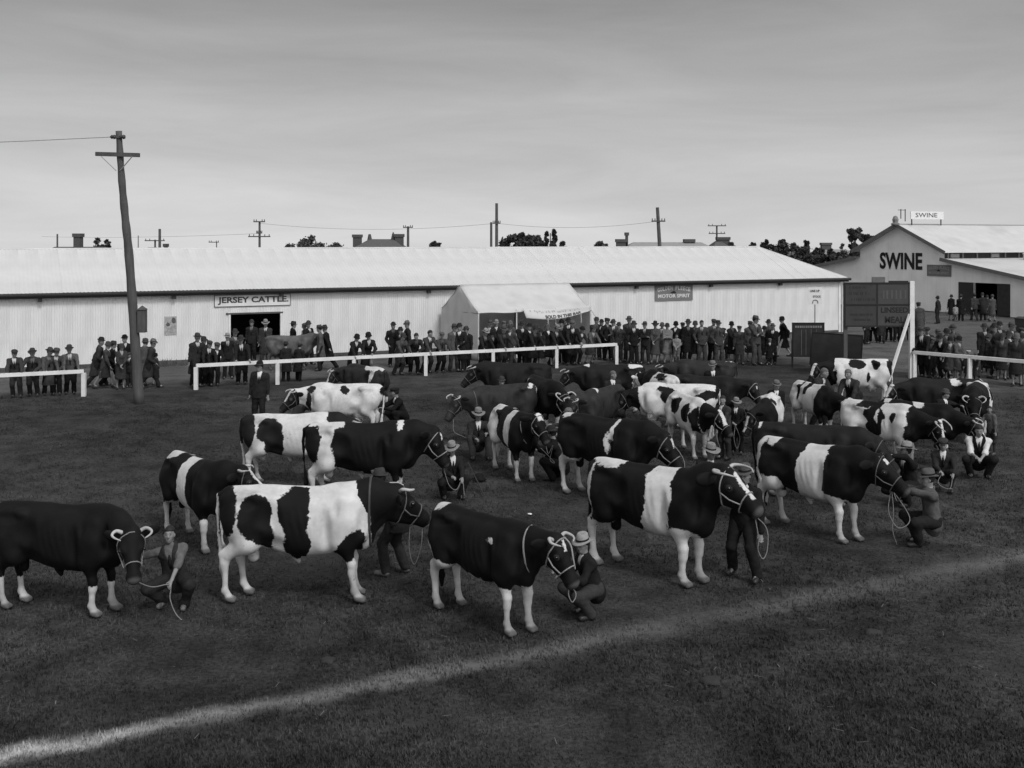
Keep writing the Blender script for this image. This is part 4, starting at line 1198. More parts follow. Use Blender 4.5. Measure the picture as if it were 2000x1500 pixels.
    if bull: NP.append(rc(nb + (0.02, 0, .16), mid + (0, 0, .12), .15, .13, .10, 'neck', latn, .8))   # crest
    dl = (nb + poll) / 2 + np.array((.02, 0, -.24 if bull else -.20))
    NP.append(rc(np.array((.86, 0, .84)), dl, .06, .05, .14, 'neck', latn, .5)); NP.append(rc(dl, poll + (.03, 0, -.20), .05, .045, .12, 'neck', latn, .5))
    P += NP
    # head
    A = rotm(ny + R(head[1]), R(head[0]), R(roll))
    hs = (1.30 if bull else 1.22) * headk
    def hp(x, y, z): return poll + hs * (x * A[0] + y * A[1] + z * A[2])
    wd = 1.16 if bull else 1.02
    HP = [el(hp(.07, 0, -.03), hs * np.array((.125, .112 * wd, .125)), .06, 'head', A), rc(hp(.10, 0, -.02), hp(.40, 0, -.04), .108 * hs * wd, .066 * hs, .06, 'head', A[1], .92),
          el(hp(.45, 0, -.06), hs * np.array((.078, .086, .076)), .05, 'head', A), rc(hp(.12, 0, -.135), hp(.38, 0, -.108), .100 * hs, .052 * hs, .06, 'head', A[1], .8),
          el(hp(.16, .075 * wd, .025), hs * np.array((.06, .035, .04)), .04, 'head', A), el(hp(.16, -.075 * wd, .025), hs * np.array((.06, .035, .04)), .04, 'head', A),
          el(hp(.005, 0, .075), hs * np.array((.05, .075, .05)), .05, 'head', A)]
    HP.append(el(hp(.45, 0, -.12), hs * np.array((.06, .05, .03)), .03, 'head', A))
    for s in (-1, 1):
        ax0 = A[1] * s * .93 - A[0] * .30 - A[2] * .18; ax0 /= np.linalg.norm(ax0)
        ax2 = A[0] * .75 + A[2] * .5; ax2 -= ax0 * (ax2 @ ax0); ax2 /= np.linalg.norm(ax2); ax1 = np.cross(ax2, ax0)
        HP.append(el(hp(-.005, .115 * s, -.005) + ax0 * .10 * hs, hs * np.array((.115, .062, .026)), .03, 'ear', np.stack([ax0, ax1, ax2])))
    P += HP
    # tail
    TP = []
    if tail:
        tx = -1.05; ts = rg.uniform(-.10, .10); pts = [(-.98, 0, 1.40), (tx - .02, .0, 1.36), (tx - .045, .01, 1.15), (tx - .03, .02 + ts * .4, .85), (tx + .0, .03 + ts, .62)]
        for a, b, ra, rb in zip(pts[:-1], pts[1:], (.05, .036, .027, .022), (.038, .028, .022, .022)): TP.append(rc(a, b, ra, rb, .03, 'tail'))
        TP.append(rc((tx, .03 + ts, .62), (tx + .02, .03 + ts * 1.2, .40), .032, .045, .03, 'tail')); TP.append(rc((tx + .02, .03 + ts * 1.2, .40), (tx + .03, .03 + ts * 1.3, .24), .045, .02, .03, 'tail'))
        P += TP
    def carve(D, x, y, z):                                        # hollows: flank before the hip, behind the elbow, under the tail, cheek of the rump
        for s in (-1, 1):
            for c, r_, dep in (((-.38, (.335 if bull else .315) * s, 1.17), (.16, .10, .17), .08), ((.37, .335 * s, .98), (.06, .09, .30), .07), ((-.30, .36 * s, .74), (.16, .14, .12), .08), ((-.70, .30 * s, 1.32), (.14, .07, .06), .06), ((.50, .32 * s, 1.30), (.05, .07, .14), .05), ((.86, .30 * s, 1.10), (.06, .13, .22), .06)):
                q = el(c, r_).f(x, y, z); k_ = dep
                hh = np.maximum(k_ - np.abs(D + q), 0) / k_
                D = np.maximum(D, -q) + hh * hh * k_ * .25
        rb = np.exp(-((x - .08) / .26) ** 2) * np.exp(-((z - 1.02) / .22) ** 2) * np.clip((np.abs(y) - .18) / .08, 0, 1)
        D = D + (.0045 if bull else .0065) * rb * np.sin((x + .25 * (z - 1.0)) * 2 * math.pi / .105)      # ribs
        return D.astype(np.float32)
    V, Q = skin(P, res, True, 1, (.008, 8, seed + 70), carve)
    # ---- coat pattern
    dist = lambda q: evalp(q, V) if q else np.full(len(V), 9.0)
    dh, dn, dlg, dt = dist(HP), dist(NP), dist(LEGP), dist(TP)
    dtor = evalp([p for p in P if p.tag in ('torso', 'udder')], V)
    x = V[:, 0] + .060 * wob(V, 5, seed * 7 + 1) + .032 * wob(V, 14, seed * 7 + 2) + .014 * wob(V, 45, seed * 7 + 6); z = V[:, 2] + .060 * wob(V, 5, seed * 7 + 3) + .032 * wob(V, 14, seed * 7 + 4) + .014 * wob(V, 45, seed * 7 + 7); y = V[:, 1] + .02 * wob(V, 9, seed * 7 + 5)
    is_head = (dh < np.minimum(dtor, dn) - .0) & (dh < .06)
    hl = (V - poll) / hs; hx, hy, hz = hl @ A[0], hl @ A[1], hl @ A[2]
    v = np.full(len(V), 1.0 if base == 'w' else -1.0)
    def paint(c, d, sel=None):
        q = np.clip(d / .05, -1, 1)
        new = np.minimum(v, q) if c == 'b' else np.maximum(v, -q)
        v[:] = new if sel is None else np.where(sel, new, v)
    wl_r, wl_f = white_legs
    if wl_r: paint('w', np.where((dlg < .05) & (V[:, 0] < 0), z - wl_r, .2), ~is_head)
    if wl_f: paint('w', np.where((dlg < .05) & (V[:, 0] > 0), z - wl_f, .2), ~is_head)
    for st in strokes:
        c, kind = st[0], st[1]
        if kind == 'e':
            _, _, cx, cz, rx, rz_, side = st
            d = (np.sqrt(((x - cx) / rx) ** 2 + ((z - cz) / rz_) ** 2) - 1) * min(rx, rz_)
            if side: d = np.maximum(d, -side * y + .02)
            paint(c, d, ~is_head)
        elif kind == 'band':                                     # x0..x1 at z = 1, leaning with height
            _, _, x0, x1, sl = st
            xx = x - sl * (z - 1.0); paint(c, np.maximum(x0 - xx, xx - x1), ~is_head)
        elif kind == 'top':                                      # along the spine
            _, _, x0, x1, zt = st
            paint(c, np.maximum(np.maximum(x0 - x, x - x1), zt - z), ~is_head)
        elif kind == 'belly':
            _, _, x0, x1, zb_ = st
            paint(c, np.maximum(np.maximum(x0 - x, x - x1), z - zb_), ~is_head)
        elif kind == 'neck': paint(c, np.where(dn < dtor - .0, -.1, .1) * 1.0, ~is_head)
        elif kind == 'head': paint(c, np.where(is_head | ((dh < .02)), -.1, .1))
        elif kind == 'tail': paint(c, np.where((dt < .02) & (dt < dtor + .01) & (V[:, 0] < -1.03) & (z < st[2]), -.1, .1))
        elif kind == 'legs':
            _, _, which, z1 = st
            sel = {'rr': (V[:, 0] < 0) & (V[:, 1] < 0), 'rl': (V[:, 0] < 0) & (V[:, 1] > 0), 'fr': (V[:, 0] > 0) & (V[:, 1] < 0), 'fl': (V[:, 0] > 0) & (V[:, 1] > 0)}[which]
            paint(c, np.where((dlg < .05) & sel, z - z1, .2), ~is_head)
    if wl_r > .5: paint('w', np.where((dlg < .05) & (V[:, 0] < 0), z - .5, .2), ~is_head)
    if wl_f > .45: paint('w', np.where((dlg < .05) & (V[:, 0] > 0), z - min(wl_f, .52), .2), ~is_head)
    if blaze is not None:                                        # white face: (half width, from, to)
        hw_, b0, b1 = blaze
        paint('w', np.maximum(np.maximum(np.abs(hy + .01 * wob(V, 15, seed)) - hw_, -.02 - hz + .01), np.maximum(b0 - hx, hx - b1)), is_head)
    dark = np.ones(len(V))
    eye = np.minimum(np.linalg.norm(hl - (np.array((.17, .10 * wd, .012)) @ np.eye(3))[None], axis=1), 9) if False else np.minimum(
        np.sqrt((hx - .175) ** 2 + (hy - .105 * wd) ** 2 + (hz - .008) ** 2), np.sqrt((hx - .175) ** 2 + (hy + .105 * wd) ** 2 + (hz - .008) ** 2))
    hoofm = np.clip((V[:, 2] - .065) / .03, .12, 1)
    hoofm = np.where(V[:, 2] > .3, 1, hoofm)
    hoofm = np.where(is_head, np.clip((eye - .022) / .018, 0, 1) * np.clip((.50 - hx) / .03, 0, 1), hoofm)
    grub = 1 - .62 * np.clip(1 - V[:, 2] / .5, 0, 1) * (.25 + .75 * np.clip(wob(V, 10, seed + 50) * .9 + .5, 0, 1)) * np.where(V[:, 2] < .6, 1, 0)
    grub = np.where(np.isin(np.argmin(np.stack([dtor, dlg]), 0), [0]) & (V[:, 2] < .6) & (np.abs(V[:, 1]) < .2), grub * .9, grub)
    me = np_mesh(nm + '_body', V, Q)
    set_attr(me, 'coat', np.stack([.5 + .5 * v, grub, hoofm], -1))
    root = empty(nm, G, R(heading)); root.scale = (scale, scale * squash, scale)
    tag(root, label, 'bull' if bull else 'cow', group)
    link('body', me, COAT[coat], root)
    hf = lambda X, Y_, Z: Vector(hp(X, Y_, Z))
    if res < .0235:
        for s in (-1, 1):
            o = link('eye', EYE, M_EYE, root); o.location = hf(.175, .104 * s * wd, .008); o.scale = (hs, hs, hs)
    if horns:
        k = 1.0 if horns is True else horns
        for s in (-1, 1):
            pts = smooth_path([hf(-.0, .075 * s, .06), hf(-.02, (.13 + .03 * k) * s, .085), hf(.03, (.165 + .05 * k) * s, .11), hf(.03 + .09 * k, (.15 + .05 * k) * s, .12 + .03 * k), hf(.05 + .13 * k, (.09 + .05 * k) * s, .13 + .03 * k)], 4)
            n = len(pts); MB().tube(pts, [.030 * (1 - .75 * i / n) for i in range(n)], 8).build('horn', horn_mat or M_HORN, root, True)
    allh = HP + NP
    def ring(c, d1, d2, off=.012, n=28, prims=None):
        c = np.asarray(c, float); out = []
        pr = prims or P
        for i in range(n):
            a = 2 * math.pi * i / n; dv = math.cos(a) * d1 + math.sin(a) * d2
            t = np.linspace(.01, .75, 75); q = c + t[:, None] * dv
            dd = evalp(pr, q); k = np.argmax(dd > 0) if (dd > 0).any() else 60
            out.append(Vector(c + (t[k] + off) * dv))
        return out + [out[0], out[1]]
    if halter:
        hm = M_ROPE if halter == 'rope' else (M_STRAPW if halter == 'white' else M_LEATHER)
        hr = .009 if halter != 'white' else .010
        hprim = [p for p in HP if p.tag == 'head']
        m = MB(); m.tube(ring(hp(.33, 0, -.06), A[1], A[2], .006, 24, hprim), hr, 6, False)
        up = A[2] * .94 - A[0] * .35; m.tube(ring(hp(.10, 0, -.05), A[1], up / np.linalg.norm(up), .008, 26, hprim), hr, 6, False)
        for s in (-1, 1): m.tube([hf(.12, .115 * s * wd, -.08), hf(.22, .105 * s, -.095), hf(.33, .088 * s, -.07)], hr, 6)
        m.build('halter', hm, root, True)
    if collar:
        cm, cw, cp_ = collar                                      # material, half width, position along the neck
        c = nb + (poll - nb) * cp_; dn_ = (poll - nb) / np.linalg.norm(poll - nb); upn = np.cross(dn_, latn)
        tl = upn * .9 + dn_ * .25
        MB().tube(ring(c, latn, tl / np.linalg.norm(tl), .008, 32, NP + [P[0]]), cw, 6, False).build('collar', cm, root, True)
    if girth is not None:
        MB().tube(ring((girth, 0, 1.0), np.array((0, 1.0, 0)), np.array((.0, 0, 1.0)), .006, 40, [p for p in P if p.tag in ('torso', 'neck')]), .018, 6, False).build('girth_strap', M_STRAPD, root, True)
    Mw = Matrix.Translation(G) @ Matrix.Rotation(R(heading), 4, 'Z') @ Matrix.Scale(scale, 4)
    return {'root': root, 'nose': Mw @ hf(.46, 0, -.10), 'jaw': Mw @ hf(.33, 0, -.17), 'poll': Mw @ hf(0, 0, .05), 'side': lambda X, Y_, Z: Mw @ hf(X, Y_, Z)}
# ------------------------------------------------------------------ people
def tone(v):                                                        # woven cloth of a given grey
    v = round(v, 3)
    return mat('cloth_%03d' % int(v * 1000), v, .95, .22, 14, bump=.35, bscale=70, spec=.04)
def skin_material():
    m = bpy.data.materials.new('skin'); m.use_nodes = True
    n, l = m.node_tree.nodes, m.node_tree.links
    b = n['Principled BSDF']; b.inputs['Roughness'].default_value = .6; b.inputs['Specular IOR Level'].default_value = .3
    a = n.new('ShaderNodeAttribute'); a.attribute_name = 'face'
    sp = n.new('ShaderNodeSeparateColor'); l.new(a.outputs['Color'], sp.inputs[0])
    tc = n.new('ShaderNodeTexCoord'); t = n.new('ShaderNodeTexNoise'); t.inputs['Scale'].default_value = 25; l.new(tc.outputs['Object'], t.inputs['Vector'])
    mr = n.new('ShaderNodeMapRange'); mr.inputs['To Min'].default_value, mr.inputs['To Max'].default_value = .19, .25; l.new(t.outputs['Fac'], mr.inputs['Value'])
    mu = n.new('ShaderNodeMath'); mu.operation = 'MULTIPLY'; l.new(mr.outputs[0], mu.inputs[0]); l.new(sp.outputs['Red'], mu.inputs[1])
    l.new(mu.outputs[0], b.inputs['Base Color'])
    return m
M_SKIN = skin_material()
M_HAIR = mat('dark_hair', .014, .6, .4, 30, bump=.4, bscale=80)
M_HAIR2 = mat('fair_hair', .10, .6, .3, 30, bump=.4, bscale=80)
M_SHOE = mat('boot_leather', .03, .4, .2, 20)
M_SHOE2 = mat('dusty_boot', .12, .7, .2, 20)
M_SHIRT = mat('white_shirt', .6, .8, .06, 20)

def ik(a, b, l1, l2, pole):
    a, b, pole = np.asarray(a, float), np.asarray(b, float), np.asarray(pole, float)
    d = b - a; L = np.linalg.norm(d); 
    if L > (l1 + l2) * .998: b = a + d / L * (l1 + l2) * .998; d = b - a; L = np.linalg.norm(d)
    if L < abs(l1 - l2) + .02: L = abs(l1 - l2) + .02
    u = d / np.linalg.norm(d); c = (l1 * l1 + L * L - l2 * l2) / (2 * l1 * L); c = max(-1, min(1, c))
    p = pole - u * (pole @ u); p /= max(np.linalg.norm(p), 1e-6)
    return a + u * l1 * c + p * l1 * math.sqrt(1 - c * c), b

POSE = {  # pelvis, lean (fwd deg, side deg), hands (l, r), feet ankles (l, r), head (yaw, pitch), elbow pole, knee pole l/r
    'stand':  dict(pel=(0, 0, .93), lean=(2, 0), hl=(.05, .27, .80), hr=(.03, -.26, .80), fl=(.02, .11, .09), fr=(-.02, -.11, .09), head=(0, -4)),
    'stand2': dict(pel=(0, .03, .925), lean=(1, -2), hl=(.12, .20, .90), hr=(.08, -.26, .82), fl=(.06, .14, .09), fr=(-.04, -.12, .09), head=(15, -5)),
    'pockets': dict(pel=(0, 0, .93), lean=(-2, 0), hl=(.10, .22, .95), hr=(.10, -.22, .95), fl=(.03, .13, .09), fr=(0, -.13, .09), head=(-8, -3), ep=(-.6, 1, 0)),
    'folded': dict(pel=(0, 0, .93), lean=(-2, 0), hl=(.22, -.10, 1.17), hr=(.20, .12, 1.14), fl=(.02, .13, .09), fr=(0, -.13, .09), head=(5, -4), ep=(.1, 1, -.6)),
    'behind': dict(pel=(0, 0, .93), lean=(0, 0), hl=(-.16, .06, .90), hr=(-.16, -.06, .90), fl=(.02, .12, .09), fr=(0, -.12, .09), head=(0, -2), ep=(-.5, 1, 0)),
    'clasp':  dict(pel=(0, 0, .93), lean=(2, 0), hl=(.24, .02, .98), hr=(.24, -.03, .96), fl=(.02, .10, .09), fr=(0, -.10, .09), head=(-5, -6), ep=(-.2, 1, -.3)),
    'rail':   dict(pel=(-.16, 0, .90), lean=(20, 0), hl=(.40, .24, .90), hr=(.40, -.22, .90), fl=(-.24, .12, .09), fr=(-.30, -.12, .09), head=(8, -12), ep=(-.2, 1, -.2)),
    'rail2':  dict(pel=(-.20, 0, .89), lean=(30, 4), hl=(.36, .12, .92), hr=(.38, -.26, .90), fl=(-.20, .13, .09), fr=(-.34, -.10, .09), head=(-14, -14), ep=(-.2, 1, -.2)),
    'walk':   dict(pel=(0, 0, .91), lean=(6, 0), hl=(-.16, .26, .84), hr=(.24, -.25, .88), fl=(.30, .09, .09), fr=(-.32, -.09, .13), head=(0, -5)),
    'crouch': dict(pel=(-.16, 0, .34), lean=(22, 0), hl=(.46, .16, .62), hr=(.48, -.14, .64), fl=(.02, .17, .08), fr=(-.02, -.17, .08), head=(0, -6), kp=((1, .5, .5), (1, -.5, .5))),
    'crouch_reach_r': dict(pel=(-.14, 0, .36), lean=(16, -6), hl=(.40, .10, .60), hr=(.22, -.62, .86), fl=(.06, .17, .08), fr=(-.06, -.19, .08), head=(0, -4), kp=((1, .6, .5), (1, -.7, .5))),
    'crouch_reach_l': dict(pel=(-.14, 0, .36), lean=(16, 6), hl=(.34, .58, .95), hr=(.40, -.10, .60), fl=(-.06, .19, .08), fr=(.06, -.17, .08), head=(10, -2), kp=((1, .7, .5), (1, -.6, .5))),
    'squat_low': dict(pel=(-.10, 0, .30), lean=(12, 0), hl=(.40, .22, .48), hr=(.36, -.05, .50), fl=(.14, .16, .08), fr=(.02, -.20, .08), head=(0, -10), kp=((1, .4, .6), (1, -.6, .4))),
    'kneel':  dict(pel=(-.05, 0, .50), lean=(14, 0), hl=(.42, .16, .95), hr=(.46, -.10, .92), fl=(.32, .12, .08), fr=(-.44, -.12, .10), head=(0, -4), kp=((1, .1, .4), (.6, -.2, -1))),
    'reach_up': dict(pel=(-.12, 0, .40), lean=(10, 0), hl=(.48, .14, 1.05), hr=(.52, -.04, .98), fl=(.10, .16, .08), fr=(-.12, -.16, .08), head=(0, 8), kp=((1, .5, .5), (1, -.5, .3))),
    'sit':    dict(pel=(-.10, 0, .16), lean=(10, 0), hl=(.34, .18, .44), hr=(.38, -.12, .46), fl=(.50, .18, .08), fr=(.42, -.20, .08), head=(0, -4), kp=((.3, .3, 1), (.3, -.3, 1))),
    'bend':   dict(pel=(-.22, 0, .84), lean=(58, 0), hl=(.52, .20, .55), hr=(.56, -.16, .52), fl=(.06, .14, .09), fr=(-.10, -.14, .09), head=(0, -10), ep=(-.2, 1, .1)),
    'stoop':  dict(pel=(-.10, 0, .88), lean=(30, 0), hl=(.44, .16, .86), hr=(.50, -.14, .92), fl=(.08, .16, .09), fr=(-.10, -.16, .09), head=(0, -4), ep=(-.2, 1, -.2)),
    'lead':   dict(pel=(-.02, 0, .90), lean=(14, 8), hl=(.10, .34, .62), hr=(.42, -.20, 1.30), fl=(.12, .26, .09), fr=(-.06, -.22, .09), head=(0, -2), ep=(-.3, 1, 0)),
    'standreach_l': dict(pel=(0, 0, .92), lean=(6, 8), hl=(.30, .52, 1.20), hr=(.12, -.26, .84), fl=(.04, .14, .09), fr=(-.04, -.14, .09), head=(25, -6)),
    'standreach_r': dict(pel=(0, 0, .92), lean=(6, -8), hl=(.12, .26, .84), hr=(.32, -.52, 1.15), fl=(.04, .14, .09), fr=(-.04, -.14, .09), head=(-25, -6)),
    'holdfront': dict(pel=(0, 0, .93), lean=(4, 0), hl=(.30, .10, 1.02), hr=(.34, -.08, 1.08), fl=(.04, .12, .09), fr=(-.04, -.12, .09), head=(0, -4), ep=(-.3, 1, -.2)),
}

def figure(pose, build=1.0, female=False, near=False, over=None):
    """joint table and primitives for one figure, feet at z = 0, facing +x, height about 1.74"""
    p = dict(POSE[pose])
    if over: p.update(over)
    R = math.radians
    pel = np.array(p['pel'], float)
    if pel[2] >= .915: pel[2] += .03
    lf, ls = R(p['lean'][0]), R(p['lean'][1])
    up = np.array((math.sin(lf), math.sin(ls), math.cos(lf) * math.cos(ls))); up /= np.linalg.norm(up)
    lat = np.array((0, 1, 0)) - up * up[1]; lat /= np.linalg.norm(lat); fw = np.cross(lat, up)
    T = lambda f, l, u: pel + fw * f + lat * l + up * u
    sw = .185 if not female else .165
    up2 = up * .75 + np.array((0, 0, .25)); up2 /= np.linalg.norm(up2)
    chest = T(.0, 0, .36); neck = T(-.01, 0, .52)
    sh = {s: T(-.005, s * sw, .465) for s in (1, -1)}; hip = {s: pel + lat * s * .09 + up * -.02 for s in (1, -1)}
    ep = p.get('ep', (-1, .45, -.15)); kp = p.get('kp', ((1, .05, 0), (1, -.05, 0)))
    el_, wr, kn, an = {}, {}, {}, {}
    for s, hk, fk, kk in ((1, 'hl', 'fl', 0), (-1, 'hr', 'fr', 1)):
        el_[s], wr[s] = ik(sh[s], p[hk], .295, .27, np.array((ep[0], ep[1] * s, ep[2])))
        kn[s], an[s] = ik(hip[s], p[fk], .435, .42, np.array(kp[kk], float))
    A = rotm(R(p['head'][0]), R(p['head'][1]))
    hn = neck + up2 * .085; hc = hn + A[2] * .105 + A[0] * .03
    J = dict(pel=pel, up=up, fw=fw, lat=lat, chest=chest, neck=neck, sh=sh, hip=hip, el=el_, wr=wr, kn=kn, an=an, A=A, hc=hc)
    H_ = lambda x, y, z: hc + A[0] * x + A[1] * y + A[2] * z
    B = []
    # head
    hd = [el(H_(-.012, 0, .02), (.096, .076, .098), .03, 'head', A), el(H_(.035, 0, -.045), (.058, .056, .075), .04, 'head', A), rc(H_(.06, 0, -.085), H_(.045, 0, -.10), .026, .03, .03, 'head'),
          rc(H_(.088, 0, .012), H_(.108, 0, -.028), .010, .017, .015, 'head'), rc(H_(.078, .03, .028), H_(.078, -.03, .028), .016, .016, .02, 'head'),
          rc(H_(.084, .016, -.062), H_(.084, -.016, -.062), .011, .011, .012, 'head'),
          el(H_(-.005, .080, -.01), (.020, .012, .032), .012, 'head', A), el(H_(-.005, -.080, -.01), (.020, .012, .032), .012, 'head', A), el(H_(.05, .042, -.02), (.03, .022, .025), .03, 'head', A), el(H_(.05, -.042, -.02), (.03, .022, .025), .03, 'head', A)]
    B += hd
    B.append(rc(neck, hc + A[0] * -.03 + A[2] * -.05, .058, .054, .04, 'neck'))
    B += [rc(pel, T(0, 0, .18), .125, .115, .06, 't', fw, .7), rc(T(0, 0, .18), T(0, 0, .40), .115, .14, .06, 't', fw, .68), rc(sh[1], sh[-1], .05, .05, .06, 't')]
    for s in (1, -1):
        B += [rc(sh[s], el_[s], .05, .04, .04, 'a'), rc(el_[s], wr[s], .04, .027, .03, 'a'), rc(hip[s], kn[s], .08, .055, .06, 'l'), rc(kn[s], an[s], .052, .034, .04, 'l'), rc(an[s], an[s] + (.11, 0, -.04), .034, .03, .03, 'l')]
        # hand: palm, four curled fingers, thumb from the side of the palm
        d = wr[s] - el_[s]; d = d / np.linalg.norm(d)
        side = np.cross(d, np.array((0, 0, 1.0)));
        if np.linalg.norm(side) < .1: side = np.array((1.0, 0, 0))
        side /= np.linalg.norm(side); nrm = np.cross(side, d) * (1 if abs(d[2]) < .8 else -1)
        pc = wr[s] + d * .05
        B.append(rc(wr[s], wr[s] + d * .075, .026, .034, .02, 'h', nrm, .6))
        for q, ln in ((-.027, .062), (-.009, .075), (.009, .078), (.027, .066)):
            k0 = wr[s] + d * .085 + side * q; k1 = k0 + d * ln * .5 - nrm * .012; k2 = k1 + d * ln * .3 - nrm * ln * .45
            B += [rc(k0, k1, .0105, .0098, .006, 'h'), rc(k1, k2, .0098, .0088, .004, 'h')]
        t0 = wr[s] + d * .03 + side * .028 * (1 if s > 0 else 1); t1 = t0 + side * .03 + d * .035; B += [rc(t0, t1, .013, .011, .008, 'h'), rc(t1, t1 + d * .03 - nrm * .01, .011, .009, .004, 'h')]
    J['prims'] = B; J['hd'] = hd
    return J

def figure_meshes(key, pose, coat='jacket', female=False, res=.022, seed=1, over=None, legs_='trousers', build=1.0):
    if over is None:                                                    # no two carry themselves quite alike
        rg = random.Random(seed * 101 + len(pose) * 7 + len(coat)); b0 = POSE[pose]
        jit = lambda v, a: tuple(q + rg.uniform(-a, a) for q in v)
        over = dict(head=(b0['head'][0] + rg.uniform(-32, 32), b0['head'][1] + rg.uniform(-8, 5)), lean=(b0['lean'][0] + rg.uniform(-3, 5), b0['lean'][1] + rg.uniform(-4, 4)))
        if not pose.startswith('rail'):
            over['hl'], over['hr'] = jit(b0['hl'], .05), jit(b0['hr'], .05)
        over['fl'] = (b0['fl'][0] + rg.uniform(-.07, .07), b0['fl'][1] + rg.uniform(-.02, .05), b0['fl'][2]); over['fr'] = (b0['fr'][0] + rg.uniform(-.07, .07), b0['fr'][1] - rg.uniform(-.02, .05), b0['fr'][2])
    J = figure(pose, build, female, res < .018, over)
    pel, up, fw, lat, sh, hip, el_, wr, kn, an, A, hc, neck = (J[k] for k in ('pel', 'up', 'fw', 'lat', 'sh', 'hip', 'el', 'wr', 'kn', 'an', 'A', 'hc', 'neck'))
    T = lambda f, l, u: pel + fw * f + lat * l + up * u
    out = {}
    V, Q = skin(J['prims'], min(res, .017), True, 0)
    me = np_mesh('body', V, Q)
    q = (V - hc); hx, hy, hz = q @ A[0], q @ A[1], q @ A[2]
    inh = (np.linalg.norm(q, axis=1) < .16) & (hx > .03)
    f = np.ones(len(V))
    for s in (1, -1):
        f = np.where(inh, np.minimum(f, np.clip(np.sqrt(((hy - s * .032) / 1.5) ** 2 + (hz - .008) ** 2) / .016, .18, 1)), f)
        f = np.where(inh, np.minimum(f, np.clip(np.sqrt(((hy - s * .034) / 2.2) ** 2 + (hz - .034) ** 2) / .011, .35, 1)), f)
    f = np.where(inh, np.minimum(f, np.clip(np.sqrt((hy / 2.0) ** 2 + (hz + .064) ** 2) / .012, .5, 1)), f)
    set_attr(me, 'face', np.stack([f, f, f], -1)); me.materials.append(M_SKIN)
    out['body'] = me
    bw = build * (.93 if female else 1.0)
    # upper garment
    hem = {'jacket': -.16, 'sweater': -.08, 'vest': -.06, 'overcoat': -.52, 'coat': -.50, 'dress': -.48, 'shirt': -.06}[coat]
    C = [rc(T(0, 0, .0), T(0, 0, .18), .162 * bw, .150 * bw, .06, 't', fw, .72), rc(T(0, 0, .18), T(.005, 0, .40), .150 * bw, .172 * bw, .06, 't', fw, .70), rc(sh[1] - up * .02, sh[-1] - up * .02, .068, .068, .06, 't'),
         rc(T(-.01, .09, .47), T(-.015, -.09, .47), .06, .06, .05, 't'), rc(neck - up * .03, neck + up * .01, .075, .066, .04, 't')]
    if female: C.append(rc(T(.07, .065, .33), T(.07, -.065, .33), .075, .075, .06, 't'))
    crouched = pel[2] < .7
    if hem < -.1 and not crouched:
        low = T(0, 0, hem + (-.0 if hem > -.3 else 0)) if pose not in ('rail', 'rail2', 'bend', 'stoop') else pel + np.array((0, 0, hem))
        wl = .178 if hem > -.3 else (.215 if not female else .225)
        low = low - np.array((0, 0, .06))
        C.append(rc(T(0, 0, 0), low, .172 * bw, wl * bw, .06, 't', fw, .84))
    else:
        C.append(rc(T(0, 0, 0), T(-.01, 0, -.07), .165 * bw, .16 * bw, .06, 't', fw, .78))
    sleeves = [rc(a, b, ra, rb, .04, 'a') for s in (1, -1) for a, b, ra, rb in ((sh[s], el_[s], .072 * bw, .058), (el_[s], wr[s] + (el_[s] - wr[s]) * .06, .058, .044))]
    zl = None
    if hem < -.1 and not crouched: zl = pel[2] + (hem if hem < -.3 else hem - .02)
    def cut(D, x, y, z):
        # lapel opening: a V down the chest
        if coat in ('jacket', 'overcoat', 'vest', 'coat'):
            px, py_, pz = x - neck[0], y - neck[1], z - neck[2]
            u = px * up[0] + py_ * up[1] + pz * up[2]; l_ = px * lat[0] + py_ * lat[1] + pz * lat[2]; f_ = px * fw[0] + py_ * fw[1] + pz * fw[2]
            dep = .27 if coat in ('jacket', 'vest') else .16
            wdt = np.maximum((u + dep) / dep, 0) * .062 + (0 if coat != 'jacket' else 0)
            v = np.maximum(np.abs(l_) - wdt, np.maximum(-dep - u, .03 - f_))
            D = np.maximum(D, -v)
        if zl is not None: D = np.maximum(D, zl - z)
        return D.astype(np.float32)
    wr_ = (.014, 21, seed)
    parts_c = C + (sleeves if coat not in ('vest', 'dress_s') else [])
    Vc, Qc = skin(parts_c, res, True, 0, wr_, cut)
    out['coat'] = np_mesh('coat', Vc, Qc)
    if coat == 'vest':
        S2 = [rc(a, b, ra, rb, .04, 'a') for s in (1, -1) for a, b, ra, rb in ((sh[s], el_[s], .066 * bw, .056), (el_[s], el_[s] + (wr[s] - el_[s]) * .15, .056, .05))]
        Vs, Qs = skin(S2 + [rc(T(0, 0, .02), T(.005, 0, .40), .145 * bw, .160 * bw, .06, 't', fw, .66), rc(sh[1], sh[-1], .062, .062, .05, 't'), rc(neck - up * .03, neck + up * .03, .064, .058, .04, 't')], res, True, 0, wr_)
    elif coat in ('jacket', 'overcoat', 'coat', 'sweater', 'dress'):
        Vs, Qs = skin([rc(T(.0, 0, .14), T(.005, 0, .40), .12, .150 * bw, .06, 't', fw, .68), rc(neck - up * .04, neck + up * .035, .064, .058, .04, 't')], res, True, 0)
    else: Vs = None
    if Vs is not None: out['shirt'] = np_mesh('shirt', Vs, Qs)
    if coat in ('jacket', 'overcoat', 'vest') and not female:
        t0 = neck + fw * .085 - up * .005; t1 = T(.135, 0, .32); t2 = T(.128, 0, .22)
        m = MB(); m.tube([t0, (t0 + t1) / 2 + fw * .016, t1, t2], [.014, .02, .026, .02], 6); out['tie'] = m.mesh('tie', True)
